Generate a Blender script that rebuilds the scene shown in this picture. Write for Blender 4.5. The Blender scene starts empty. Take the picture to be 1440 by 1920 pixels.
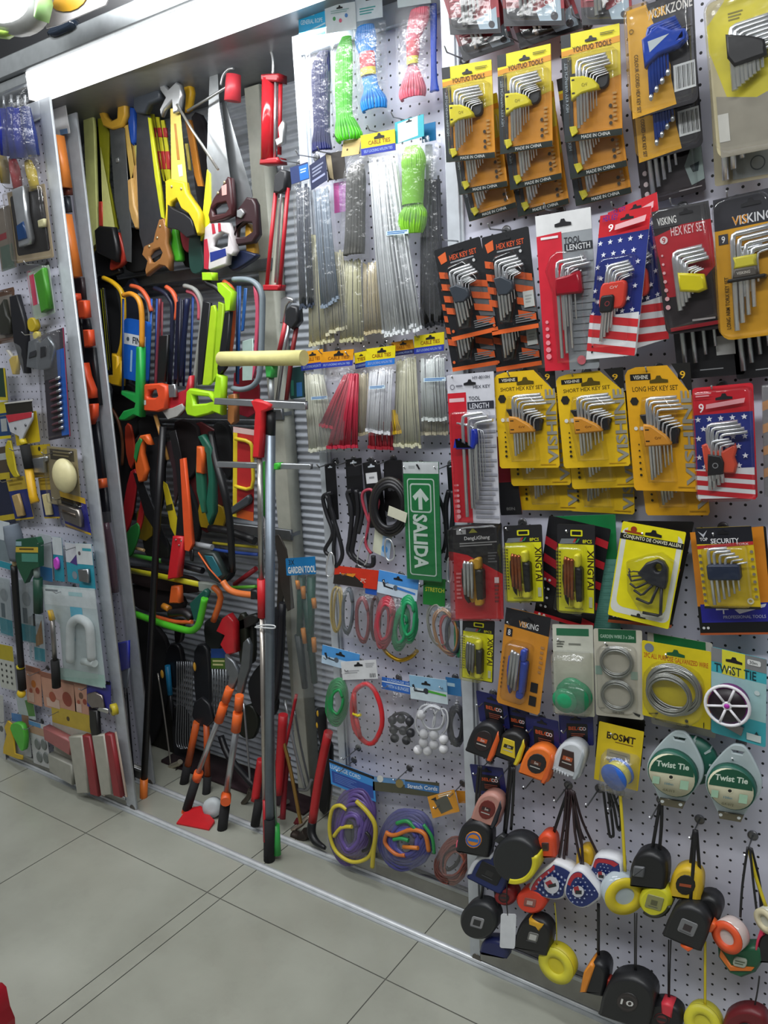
import bpy, math, random
from mathutils import Vector, Matrix
from mathutils.geometry import tessellate_polygon
random.seed(7)
SC = bpy.context.scene
COL = SC.collection
# ---------------------------------------------------------------- camera model (measured from the room's parallel lines)
FPX, YAW, PIT, ROLL, EYE = 1511.371, .613645, .202313, .049878, 1.6
def _axes():
    f = Vector((-math.sin(YAW)*math.cos(PIT), math.cos(YAW)*math.cos(PIT), -math.sin(PIT)))
    r = f.cross(Vector((0, 0, 1))).normalized(); d = f.cross(r)
    return math.cos(ROLL)*r+math.sin(ROLL)*d, -math.sin(ROLL)*r+math.cos(ROLL)*d, f
CR, CD, CF = _axes()
def P(px, py, y):
    """the point of the vertical plane at depth y that is seen at (px, py) from the standing place"""
    v = CR*((px-720)/FPX)+CD*((py-960)/FPX)+CF
    t = y/v.y
    return Vector((v.x*t, y, v.z*t+EYE))
def P0(px, py, z=0):
    v = CR*((px-720)/FPX)+CD*((py-960)/FPX)+CF
    t = (z-EYE)/v.z
    return Vector((v.x*t, v.y*t, z))
def XZ(pts, y):
    return [(q.x, q.z) for q in (P(a, b, y) for a, b in pts)]
# ---------------------------------------------------------------- materials
_M = {}
def lin(h):
    o = []
    for i in (0, 2, 4):
        c = int(h[i:i+2], 16)/255
        o.append(c/12.92 if c <= .04045 else ((c+.055)/1.055)**2.4)
    return (*o, 1)
def M(spec):
    if spec in _M: return _M[spec]
    h, _, t = spec.partition(':')
    m = bpy.data.materials.new('surface_'+spec.replace(':', '_')); m.use_nodes = True
    nt = m.node_tree; N = nt.nodes; L = nt.links; N.clear()
    out = N.new('ShaderNodeOutputMaterial')
    if t in ('clear', 'bag'):
        tr = N.new('ShaderNodeBsdfTransparent'); gl = N.new('ShaderNodeBsdfGlossy'); mx = N.new('ShaderNodeMixShader')
        lw = N.new('ShaderNodeLayerWeight'); mr = N.new('ShaderNodeMapRange')
        tr.inputs[0].default_value = (.97, .97, .97, 1) if t == 'clear' else (.96, .962, .965, 1)
        gl.inputs['Color'].default_value = (1, 1, 1, 1); gl.inputs['Roughness'].default_value = .12 if t == 'clear' else .2
        lw.inputs[0].default_value = .25
        mr.inputs[3].default_value = .05 if t == 'clear' else .045; mr.inputs[4].default_value = .42
        L.new(lw.outputs['Fresnel'], mr.inputs[0]); L.new(mr.outputs[0], mx.inputs[0])
        no = N.new('ShaderNodeTexNoise'); bu = N.new('ShaderNodeBump'); tc = N.new('ShaderNodeTexCoord')
        no.inputs['Scale'].default_value = 30 if t == 'clear' else 55; no.inputs['Detail'].default_value = 2
        bu.inputs['Strength'].default_value = .25 if t == 'clear' else .55; bu.inputs['Distance'].default_value = .01
        L.new(tc.outputs['Object'], no.inputs['Vector']); L.new(no.outputs[0], bu.inputs['Height'])
        L.new(bu.outputs[0], gl.inputs['Normal'])
        L.new(tr.outputs[0], mx.inputs[1])
        if t == 'bag':
            df = N.new('ShaderNodeBsdfDiffuse'); m2 = N.new('ShaderNodeMixShader'); df.inputs[0].default_value = lin(h)
            m2.inputs[0].default_value = .06
            L.new(tr.outputs[0], m2.inputs[1]); L.new(df.outputs[0], m2.inputs[2]); L.new(m2.outputs[0], mx.inputs[1])
        L.new(gl.outputs[0], mx.inputs[2]); L.new(mx.outputs[0], out.inputs[0])
        _M[spec] = m; return m
    b = N.new('ShaderNodeBsdfPrincipled'); L.new(b.outputs[0], out.inputs[0])
    c = lin(h)
    tc = N.new('ShaderNodeTexCoord'); no = N.new('ShaderNodeTexNoise'); mr = N.new('ShaderNodeMapRange'); mu = N.new('ShaderNodeMixRGB')
    no.inputs['Scale'].default_value = 35; no.inputs['Detail'].default_value = 3
    mr.inputs[3].default_value = .82; mr.inputs[4].default_value = 1.14
    mu.blend_type = 'MULTIPLY'; mu.inputs[0].default_value = 1; mu.inputs[1].default_value = c
    L.new(tc.outputs['Object'], no.inputs['Vector']); L.new(no.outputs[0], mr.inputs[0]); L.new(mr.outputs[0], mu.inputs[2])
    L.new(mu.outputs[0], b.inputs['Base Color'])
    b.inputs['Roughness'].default_value = {'': .42, 'k': .38, 'm': .85, 'g': .15, 'M': .28, 'S': .4, 'E': .5, 'r': .7, 'A': .42}[t]
    if t == 'A': b.inputs['Metallic'].default_value = .3
    if t in 'MS' and t:
        b.inputs['Metallic'].default_value = .8
        if t == 'S': b.inputs['Metallic'].default_value = .75
    if t == 'E':
        b.inputs['Emission Color'].default_value = (1, 1, 1, 1); b.inputs['Emission Strength'].default_value = 2.2
    _M[spec] = m; return m
# ---------------------------------------------------------------- mesh builder (world coordinates)
def catmull(p, k=4, closed=False):
    p = [Vector(q) for q in p]; n = len(p)
    if n < 3: return p
    o = []
    rng = range(n) if closed else range(n-1)
    for i in rng:
        a, b, c, d = (p[(i-1) % n], p[i], p[(i+1) % n], p[(i+2) % n]) if closed else (p[max(i-1, 0)], p[i], p[i+1], p[min(i+2, n-1)])
        for j in range(k):
            t = j/k
            o.append(.5*((2*b)+(c-a)*t+(2*a-5*b+4*c-d)*t*t+(3*b-a-3*c+d)*t**3))
    if not closed: o.append(p[-1])
    return o
def area2(p):
    return sum(p[i][0]*p[(i+1) % len(p)][1]-p[(i+1) % len(p)][0]*p[i][1] for i in range(len(p)))/2
def inset(p, d):
    n = len(p); o = []
    for i in range(n):
        a, b, c = Vector(p[i-1]), Vector(p[i]), Vector(p[(i+1) % n])
        e1 = (b-a); e2 = (c-b)
        if e1.length < 1e-9 or e2.length < 1e-9: o.append(tuple(b)); continue
        e1.normalize(); e2.normalize()
        n1 = Vector((-e1.y, e1.x)); n2 = Vector((-e2.y, e2.x)); s = n1+n2
        if s.length < .2: s = n1
        else: s = s/max(s.dot(n1), .5) if s.dot(n1) > 0 else n1
        if s.length > 2: s = s*(2/s.length)
        o.append(tuple(b+s*d))
    return o
class MB:
    def __init__(s): s.v = []; s.f = []; s.m = []; s.sm = []; s.mats = []
    def mi(s, m):
        m = M(m) if isinstance(m, str) else m
        if m not in s.mats: s.mats.append(m)
        return s.mats.index(m)
    def face(s, idx, mi, sm=False): s.f.append(idx); s.m.append(mi); s.sm.append(sm)
    def add(s, pts): i = len(s.v); s.v += [tuple(p) for p in pts]; return i
    def flat(s, p, y, mat):
        mi = s.mi(mat)
        if area2(p) < 0: p = p[::-1]
        i = s.add([(x, y, z) for x, z in p]); s.face(list(range(i, i+len(p))), mi)
        return s
    def prism(s, p, y, d0, d1, mat, bev=0, holes=(), back=True, side=None, sm=False):
        mi = s.mi(mat); ms = s.mi(side) if side else mi
        if area2(p) < 0: p = p[::-1]
        hs = [h[::-1] if area2(h) > 0 else h for h in holes]
        loops = [p]+hs; fr = []; bk = []
        for L in loops:
            n = len(L)
            b = s.add([(x, y-d0, z) for x, z in L])
            if bev:
                m = s.add([(x, y-d1+bev, z) for x, z in L]); t = s.add([(x, y-d1, z) for x, z in inset(L, bev)]); rings = [b, m, t]
            else:
                t = s.add([(x, y-d1, z) for x, z in L]); rings = [b, t]
            for r0, r1 in zip(rings, rings[1:]):
                for k in range(n):
                    s.face([r0+k, r0+(k+1) % n, r1+(k+1) % n, r1+k], ms, sm or bool(bev))
            fr.append((t, n)); bk.append((b, n))
        if not hs:
            t, n = fr[0]; s.face(list(range(t, t+n)), mi)
            if back: b, n = bk[0]; s.face(list(range(b+n-1, b-1, -1)), mi)
        else:
            idx = [k for st, n in fr for k in range(st, st+n)]; ib = [k for st, n in bk for k in range(st, st+n)]
            for tri in tessellate_polygon([[Vector((s.v[k][0], s.v[k][2], 0)) for k in range(st, st+n)] for st, n in fr]):
                s.face([idx[k] for k in tri], mi); s.face([ib[k] for k in tri][::-1], mi)
        return s
    def box(s, x0, x1, y0, y1, z0, z1, mat, bev=0):
        return s.prism([(x0, z0), (x1, z0), (x1, z1), (x0, z1)], y1, 0, y1-y0, mat, bev)
    def tube(s, pts, r, mat, n=8, closed=False, flat=1.0, smooth=0, ends=True):
        pts = [Vector(q) for q in pts]
        if smooth: 
            if not isinstance(r, (int, float)):
                r = [r[i]+(r[min(i+1, len(r)-1)]-r[i])*j/smooth for i in range(len(r)-1) for j in range(smooth)]+[r[-1]]
            pts = catmull(pts, smooth, closed)
        mi = s.mi(mat); rings = []; m = len(pts)
        for i, q in enumerate(pts):
            a = pts[(i-1) % m] if closed or i else q; b = pts[(i+1) % m] if closed or i < m-1 else q
            t = (b-a)
            t = t.normalized() if t.length > 1e-9 else Vector((0, 0, 1))
            sd = t.cross(Vector((0, 1, 0)))
            if sd.length < .15: sd = t.cross(Vector((1, 0, 0)))
            sd.normalize(); up = sd.cross(t)
            rr = r if isinstance(r, (int, float)) else r[min(i, len(r)-1)]
            rings.append(s.add([q+sd*(rr*math.cos(k*math.tau/n))+up*(rr*flat*math.sin(k*math.tau/n)) for k in range(n)]))
        for i in range(m if closed else m-1):
            a, b = rings[i], rings[(i+1) % m]
            for k in range(n): s.face([a+k, a+(k+1) % n, b+(k+1) % n, b+k], mi, True)
        if not closed and ends:
            s.face([rings[0]+k for k in range(n)][::-1], mi); s.face([rings[-1]+k for k in range(n)], mi)
        return s
    def ell(s, c, rad, mat, seg=12, rings=7):
        mi = s.mi(mat); cx, cy, cz = c; R = []
        for i in range(1, rings):
            a = math.pi*i/rings
            R.append(s.add([(cx+rad[0]*math.sin(a)*math.cos(k*math.tau/seg), cy+rad[1]*math.sin(a)*math.sin(k*math.tau/seg), cz+rad[2]*math.cos(a)) for k in range(seg)]))
        t = s.add([(cx, cy, cz+rad[2])]); b = s.add([(cx, cy, cz-rad[2])])
        for k in range(seg):
            s.face([t, R[0]+k, R[0]+(k+1) % seg], mi, True); s.face([b, R[-1]+(k+1) % seg, R[-1]+k], mi, True)
        for a, c2 in zip(R, R[1:]):
            for k in range(seg): s.face([a+k, c2+k, c2+(k+1) % seg, a+(k+1) % seg], mi, True)
        return s
    def lathe(s, o, ax, prof, mat, n=20):
        """profile of (radius, distance along axis) turned about the axis from o"""
        mi = s.mi(mat); o = Vector(o); ax = Vector(ax).normalized()
        e1 = ax.orthogonal().normalized(); e2 = ax.cross(e1); R = []
        for r, h in prof:
            R.append(s.add([o+ax*h+e1*(r*math.cos(k*math.tau/n))+e2*(r*math.sin(k*math.tau/n)) for k in range(n)]))
        for a, b in zip(R, R[1:]):
            for k in range(n): s.face([a+k, a+(k+1) % n, b+(k+1) % n, b+k], mi, True)
        s.face([R[0]+k for k in range(n)][::-1], mi); s.face([R[-1]+k for k in range(n)], mi)
        return s
    def build(s, name):
        me = bpy.data.meshes.new(name); me.from_pydata(s.v, [], s.f)
        for m in s.mats: me.materials.append(m)
        me.polygons.foreach_set('material_index', s.m); me.polygons.foreach_set('use_smooth', s.sm)
        me.update(); return me
# ---------------------------------------------------------------- lettering
_G = {}
def glyphs(t, bold=0):
    k = (t, bold)
    if k not in _G:
        cu = bpy.data.curves.new('lettering', 'FONT'); cu.body = t; cu.size = 1; cu.resolution_u = 2; cu.dimensions = '2D'; cu.fill_mode = 'FRONT'; cu.offset = bold
        ob = bpy.data.objects.new('lettering', cu); COL.objects.link(ob)
        ev = ob.evaluated_get(bpy.context.evaluated_depsgraph_get()); me = ev.to_mesh()
        v = [(q.co.x, q.co.y) for q in me.vertices]; f = [list(p.vertices) for p in me.polygons]
        ev.to_mesh_clear(); bpy.data.objects.remove(ob); bpy.data.curves.remove(cu)
        x0 = min(a for a, b in v); x1 = max(a for a, b in v); y0 = min(b for a, b in v); y1 = max(b for a, b in v)
        _G[k] = ([((a-x0)/(x1-x0), (b-y0)/max(y1-y0, 1e-6)) for a, b in v], f)
    return _G[k]
# ---------------------------------------------------------------- frames: (u, v) on a card, measured from its upper corner
class Fr:
    def __init__(s, tl, tr, bl, y):
        s.y = y; s.o = Vector(XZ([tl], y)[0]); s.U = Vector(XZ([tr], y)[0])-s.o; s.V = Vector(XZ([bl], y)[0])-s.o
        s.w = s.U.length; s.h = s.V.length
    def __call__(s, u, v): q = s.o+s.U*u+s.V*v; return (q.x, q.y)
    def p3(s, u, v, d=0): q = s.o+s.U*u+s.V*v; return Vector((q.x, s.y-d, q.y))
    def pl(s, pts): return [s(u, v) for u, v in pts]
    def rect(s, u0, v0, u1, v1, r=0, n=4):
        if not r: return s.pl([(u0, v0), (u1, v0), (u1, v1), (u0, v1)])
        a, b = r/s.w, r/s.h; o = []
        for cu, cv, q in ((u0+a, v0+b, 2), (u1-a, v0+b, 3), (u1-a, v1-b, 0), (u0+a, v1-b, 1)):
            for i in range(n+1):
                t = (q+i/n)*math.pi/2; o.append(s(cu+a*math.cos(t), cv+b*math.sin(t)))
        return o
    def circ(s, u, v, r, n=16, ry=None):
        ry = ry or r
        return [s(u+r*math.cos(i*math.tau/n), v+ry*s.w/s.h*math.sin(i*math.tau/n)) for i in range(n)]
    def star(s, u, v, r):
        return [s(u+(r if i % 2 == 0 else r*.42)*math.sin(i*math.pi/5), v-(r if i % 2 == 0 else r*.42)*math.cos(i*math.pi/5)*s.w/s.h) for i in range(10)]
    def text(s, mb, t, u0, v0, u1, v1, mat, d, rot=0, bold=.012):
        v, f = glyphs(t, bold); mi = mb.mi(mat)
        def mp(a, b):
            if rot == 0: return u0+a*(u1-u0), v1-b*(v1-v0)
            if rot < 0: return u0+b*(u1-u0), v0+a*(v1-v0)
            return u1-b*(u1-u0), v1-a*(v1-v0)
        i = mb.add([s.p3(*mp(a, b), d) for a, b in v])
        for q in f: mb.face([i+k for k in q], mi)
def frc(cx, cy, w, h, rot, y):
    """frame round a centre: width, height and tilt in pixels and degrees"""
    c, s_ = math.cos(math.radians(rot)), math.sin(math.radians(rot))
    q = lambda a, b: (cx+a*c-b*s_, cy+a*s_+b*c)
    return Fr(q(-w/2, -h/2), q(w/2, -h/2), q(-w/2, h/2), y)
# ---------------------------------------------------------------- things
LABELS = {}
class T:
    def __init__(s, name, label, cat, group=None, kind=None):
        s.name, s.label, s.cat, s.group, s.kind = name, label, cat, group, kind; s.parts = []; s.root = None
    def add(s, part, mb, label=None, under=None, kind=None):
        s.parts.append((part, mb, label, under, kind)); return len(s.parts)-1
    def tag(s, o, label=None):
        if s.kind: o['kind'] = s.kind
        if s.kind == 'structure': return
        l = label or s.label
        o['label'] = l; o['category'] = s.cat
        if s.group: o['group'] = s.group
    def done(s):
        vs = [Vector(v) for p in s.parts for v in p[1].v]
        lo = [min(v[i] for v in vs) for i in range(3)]; hi = [max(v[i] for v in vs) for i in range(3)]
        base = Vector(((lo[0]+hi[0])/2, (lo[1]+hi[1])/2, lo[2]))
        def mk(part, mb):
            mb.v = [(v[0]-base.x, v[1]-base.y, v[2]-base.z) for v in mb.v]
            o = bpy.data.objects.new(part, mb.build(part)); COL.objects.link(o); return o
        if len(s.parts) == 1:
            o = mk(s.name, s.parts[0][1]); o.location = base; s.tag(o); s.root = o; s.kids = []; return s
        r = bpy.data.objects.new(s.name, None); COL.objects.link(r); r.location = base; r.empty_display_size = .02; s.tag(r); s.root = r
        obs = []
        for part, mb, label, under, kind in s.parts:
            o = mk(part, mb); o.parent = obs[under] if under is not None else r
            if label: o['label'] = label
            if kind: o['kind'] = kind
            obs.append(o)
        s.kids = obs; return s
    def dup(s, label, bl, br, dy, group=None):
        """a copy hung behind or beside: its lower corners at two measured points, dy further in"""
        f = s.fr; a, b = Vector(f(0, 1)), Vector(f(1, 1)); A, B = (Vector(q) for q in XZ([bl, br], f.y+dy))
        th = math.atan2(B.y-A.y, B.x-A.x)-math.atan2(b.y-a.y, b.x-a.x); c, q = math.cos(th), math.sin(th)
        r = s.root.copy(); COL.objects.link(r); s.tag(r, label)
        if group: r['group'] = group
        dx, dz = s.root.location.x-a.x, s.root.location.z-a.y
        r.location = (A.x+c*dx-q*dz, s.root.location.y+dy, A.y+q*dx+c*dz); r.rotation_euler = (0, -th, 0)
        cp = {}
        for k in s.kids:
            n = k.copy(); COL.objects.link(n); n.parent = r if k.parent == s.root else cp[k.parent.name]; cp[k.name] = n
        return r
# ---------------------------------------------------------------- cards, packs and their prints
def prints(mb, fr, ops, d):
    for o in ops:
        d += .00022; k = o[0]
        if k == 'r': mb.flat(fr.rect(*o[1:5], *(o[6:7])), fr.y-d, o[5])
        elif k == 'p': mb.flat(fr.pl(o[1]), fr.y-d, o[2])
        elif k == 't': fr.text(mb, o[1], *o[2:6], o[6], d, o[7] if len(o) > 7 else 0, o[8] if len(o) > 8 else .012)
        elif k == 'c': mb.flat(fr.circ(*o[1:4]), fr.y-d, o[4])
        elif k == 's': mb.flat(fr.star(*o[1:4]), fr.y-d, o[4])
        elif k == 'h': mb.flat(fr.circ(*o[1:4], 6), fr.y-d, o[4])
        elif k == 'o':
            a, b = fr.circ(o[1], o[2], o[3], 24), fr.circ(o[1], o[2], o[3]-o[4], 24)
            for i in range(24): mb.flat([a[i], a[(i+1) % 24], b[(i+1) % 24], b[i]], fr.y-d, o[5])
        elif k == 'e':
            u, v, w = o[1:4]; h = w*.16*fr.w/fr.h
            mb.flat(fr.pl([(u-w/2, v), (u-w*.18, v-h*.4), (u-w*.1, v-h*1.5), (u+w*.1, v-h*1.5), (u+w*.18, v-h*.4), (u+w/2, v), (u+w/2, v+h), (u-w/2, v+h)]), fr.y-d, o[4] if len(o) > 4 else '17171b')
        elif k == 'l':
            u0, v0, u1, v1, n, c = o[1:7]
            for i in range(n):
                a = v0+(v1-v0)*i/n; mb.flat(fr.rect(u0, a, u0+(u1-u0)*(1-.25*((i*7) % 3)/2), a+(v1-v0)*.5/n), fr.y-d, c)
        elif k == 'b':
            u0, v0, u1, v1, n, c = o[1:7]
            for i in range(n):
                a = u0+(u1-u0)*i/n; mb.flat(fr.rect(a, v0, a+(u1-u0)*(.3+.3*((i*5) % 3)/2)/n, v1), fr.y-d, c)
def card(t, fr, base, ops, d=0, r=.004, poly=None, part='card', th=.0015, label=None):
    mb = MB(); mb.prism(fr.pl(poly) if poly else fr.rect(0, 0, 1, 1, r), fr.y, d, d+th, base)
    prints(mb, fr, ops, d+th); return t.add(part, mb, label)
def blister(t, fr, poly, d, r=.006, part='blister', spec='ffffff:clear'):
    pts = fr.rect(*poly, r) if len(poly) == 4 and not isinstance(poly[0], tuple) else fr.pl(poly)
    t.add(part, MB().prism(pts, fr.y, .002, d, spec, min(.005, d*.4), back=False))
def keys(t, fr, u0, v0, n, du, dv, s0, ds, vb, dvb, r=.0026, dr=.00018, d=.011, col='e2e5e8:M', lean=.012, part='hex_key', flip=1):
    for i in range(n):
        u, v, rr = u0+i*du*flip, v0+i*dv, max(r-i*dr, .0008); s = (s0-i*ds)*flip; k = .035*flip
        dd = d+(i % 2)*.001
        pts = [fr.p3(u+s, v-lean, dd), fr.p3(u+k*2, v, dd), fr.p3(u+k*.6, v+.008, dd), fr.p3(u, v+.045, dd), fr.p3(u, vb-i*dvb, dd)]
        t.add(part, MB().tube(pts, rr, col, 6))
def solid(t, part, fr, pts, d0, d1, col, bev=.002, holes=(), label=None, under=None, ops=()):
    mb = MB().prism(fr.pl(pts), fr.y, d0, d1, col, bev, [fr.pl(h) for h in holes])
    if ops: prints(mb, fr, ops, d1)
    return t.add(part, mb, label, under)
def KH(t): return [i for i, p in enumerate(t.parts) if p[0] == 'key_holder'][-1]
def rr(u0, v0, u1, v1, a, b, n=3):
    o = []
    for cu, cv, q in ((u0+a, v0+b, 2), (u1-a, v0+b, 3), (u1-a, v1-b, 0), (u0+a, v1-b, 1)):
        for i in range(n+1):
            t = (q+i/n)*math.pi/2; o.append((cu+a*math.cos(t), cv+b*math.sin(t)))
    return o
def pk(name, label, cat, q, y, group=None):
    t = T(name, label, cat, group); t.fr = frc(*q, y) if len(q) == 5 else Fr(*q, y); return t, t.fr
def poly(t, part, pts, y, d0, d1, col, bev=.002, holes=(), label=None, under=None, sm=0):
    if sm: pts = [(q.x, q.y) for q in catmull([Vector((a, b)) for a, b in pts], sm, True)]
    return t.add(part, MB().prism(XZ(pts, y), y, d0, d1, col, bev, [XZ(h, y) for h in holes]), label, under)
def line(t, part, pts, y, r, col, n=8, smooth=0, flat=1, closed=False, label=None, under=None):
    """a rod or strap through measured points; a point may carry its own depth"""
    q = [P(p[0], p[1], p[2] if len(p) > 2 else y) for p in pts]
    return t.add(part, MB().tube(q, r, col, n, closed, flat, smooth), label, under)
# ---------------------------------------------------------------- the setting
def struct(name, mb):
    t = T(name, '', '', kind='structure'); t.add(name, mb); return t.done()
YF, YB, YW = 1.61, 1.76, 2.06
def peg_material():
    m = bpy.data.materials.new('pegboard_white'); m.use_nodes = True; nt = m.node_tree; N = nt.nodes; L = nt.links
    b = N['Principled BSDF']; tc = N.new('ShaderNodeNewGeometry'); sx = N.new('ShaderNodeSeparateXYZ'); L.new(tc.outputs['Position'], sx.inputs[0])
    def mth(op, a, bb=None):
        n = N.new('ShaderNodeMath'); n.operation = op
        for i, q in enumerate((a, bb)):
            if q is None: continue
            if isinstance(q, (int, float)): n.inputs[i].default_value = q
            else: L.new(q, n.inputs[i])
        return n.outputs[0]
    def cell(o): return mth('SUBTRACT', mth('FRACT', mth('DIVIDE', o, .0262)), .5)
    a, c = cell(sx.outputs[0]), cell(sx.outputs[2])
    d = mth('SQRT', mth('ADD', mth('MULTIPLY', a, a), mth('MULTIPLY', c, c)))
    hole = mth('LESS_THAN', d, .105)
    no = N.new('ShaderNodeTexNoise'); no.inputs['Scale'].default_value = 3
    cr = N.new('ShaderNodeMapRange'); cr.inputs[3].default_value = .9; cr.inputs[4].default_value = 1.05; L.new(no.outputs[0], cr.inputs[0])
    bc = N.new('ShaderNodeMixRGB'); bc.blend_type = 'MULTIPLY'; bc.inputs[0].default_value = 1; bc.inputs[1].default_value = lin('d2d3e2'); L.new(cr.outputs[0], bc.inputs[2])
    mx = N.new('ShaderNodeMixRGB'); L.new(hole, mx.inputs[0]); L.new(bc.outputs[0], mx.inputs[1]); mx.inputs[2].default_value = lin('202024')
    L.new(mx.outputs[0], b.inputs['Base Color']); b.inputs['Roughness'].default_value = .5
    return m
def floor_material():
    m = bpy.data.materials.new('floor_tile'); m.use_nodes = True; nt = m.node_tree; N = nt.nodes; L = nt.links
    b = N['Principled BSDF']; g = N.new('ShaderNodeNewGeometry'); no = N.new('ShaderNodeTexNoise'); no.inputs['Scale'].default_value = 2.2; no.inputs['Detail'].default_value = 6
    no2 = N.new('ShaderNodeTexNoise'); no2.inputs['Scale'].default_value = 9; no2.inputs['Detail'].default_value = 8; no2.inputs['Roughness'].default_value = .7
    L.new(g.outputs['Position'], no.inputs['Vector']); L.new(g.outputs['Position'], no2.inputs['Vector'])
    cr = N.new('ShaderNodeValToRGB'); cr.color_ramp.elements[0].color = lin('8d8e82'); cr.color_ramp.elements[1].color = lin('a9ab9f'); cr.color_ramp.elements[0].position = .3; cr.color_ramp.elements[1].position = .7
    L.new(no.outputs[0], cr.inputs[0])
    mr = N.new('ShaderNodeMapRange'); mr.inputs[1].default_value = .3; mr.inputs[2].default_value = .48; mr.inputs[3].default_value = .93; mr.inputs[4].default_value = 1; L.new(no2.outputs[0], mr.inputs[0])
    mu = N.new('ShaderNodeMixRGB'); mu.blend_type = 'MULTIPLY'; mu.inputs[0].default_value = 1; L.new(cr.outputs[0], mu.inputs[1]); L.new(mr.outputs[0], mu.inputs[2])
    L.new(mu.outputs[0], b.inputs['Base Color']); b.inputs['Roughness'].default_value = .32; b.inputs['Coat Weight'].default_value = .15
    return m
PEG = peg_material(); ALU = 'c3c9cf:A'; GREY = '9a9d9f'
fm = floor_material()
# floor: slabs split by thin joints; a narrow band crosses them
YJ = 1.437; B0, B1 = P0(390, 1672).x, P0(412, 1686).x
mb = MB(); mb.box(-6, 3, -2.5, 3, -.05, -.002, '6d6d66'); mi = mb.mi(fm)
xs = [-6.0]
for k in range(6, 0, -1): xs.append(B0-.603*k)
xs += [B0, B1]
for k in range(1, 7): xs.append(B1+.603*k)
ys = [YJ-.603*k for k in range(6, 0, -1)]+[YJ, YJ+.603, YJ+1.2]
g = .0016
for a, b in zip(xs, xs[1:]):
    for c, d in zip(ys, ys[1:]):
        i = mb.add([(a+g, c+g, 0), (b-g, c+g, 0), (b-g, d-g, 0), (a+g, d-g, 0)]); mb.face([i, i+1, i+2, i+3], mi)
struct('floor', mb)
# far wall of the recess: corrugated sheet
mb = MB(); mi = mb.mi('b4bac2'); n = int(2.42/.0031); prev = None
for k in range(n+1):
    z = k*.0031; y = YW+.0045*math.sin(z/.025*math.tau)
    i = mb.add([(-3.4, y, z), (-.75, y, z)])
    if prev is not None: mb.face([prev, prev+1, i+1, i], mi, True)
    prev = i
struct('wall_back', mb)
struct('ceiling', MB().box(-3.4, 1.2, YF+.03, YW+.02, 2.405, 2.44, '74777b'))
struct('trim_1', MB().box(-2.36, -.2, YF-.02, YF+.025, 2.386, 2.462, 'ffffff:E'))  # white header fascia; emission put in to make it look overexposed
struct('trim_2', MB().box(-3.4, 1.2, YF-.035, YF+.03, 2.463, 2.52, 'a9aeb0:S', .004))
struct('trim_3', MB().box(-3.4, -2.362, YF-.02, YF+.025, 2.432, 2.462, 'a9aeb0:S', .003))
# floor tracks
for k, y in ((4, YF), (5, YB)):
    mb = MB(); mb.box(-3.4, 1.2, y-.016, y+.016, 0, .004, 'b9bec0:A'); mb.box(-3.4, 1.2, y-.006, y+.006, .004, .013, 'e8ecee:A', .002)
    struct('trim_%d' % k, mb)
# ---------------------------------------------------------------- sliding pegboard panels
HOOKS = {'r': [], 'm': [], 'l': []}
def panel(label, x0, x1, y, wl, wr, zb, hooks, top=2.38, z0=.016, group=None):
    t = T('pegboard_panel', label, 'display panel', group)
    t.add('board', MB().box(x0+.012, x1-.012-wr*.5, y+.014, y+.02, z0+.02, top-.02, PEG))
    if wl:
        mb = MB(); mb.box(x0, x0+wl, y-.002, y+.01, z0, top, ALU, .001); mb.box(x0+wl, x0+wl+.006, y+.004, y+.02, z0+.05, top, ALU, .001); t.add('upright', mb)
    if wr:
        mb = MB(); mb.box(x1-wr, x1, y-.002, y+.006, z0, top, ALU, .001); mb.box(x1-wr-.016, x1-wr, y+.004, y+.02, z0+.05, top, ALU, .001); t.add('upright', mb)
    mb = MB(); mb.box(x0+wl, x1-wr, y-.004, y+.022, z0, zb, '9c9b96:S', .002); mb.box(x0+wl, x1-wr, y-.008, y+.0, zb-.012, zb, 'b9bcbd:S', .001); t.add('bottom_rail', mb)
    t.add('top_rail', MB().box(x0+wl, x1-wr, y-.002, y+.022, top-.05, top, ALU, .002))
    for px, py in hooks:
        q = P(px, py, y+.014); mb = MB(); mb.lathe(q, (0, -1, 0), [(.0105, 0), (.0105, .002), (.006, .003)], '7b7c7e:S', 14)
        mb.tube([q, q+Vector((0, -.075, -.004)), q+Vector((0, -.085, .006))], .0017, 'a9abad:M', 6); t.add('hook', mb)
    for x in (x0+.02, x1-.02):
        t.add('roller', MB().lathe((x, y-.004, .016), (0, 1, 0), [(.013, 0), (.013, .01), (.009, .016)], '6a6660:S', 14))
    return t.done()
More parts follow.
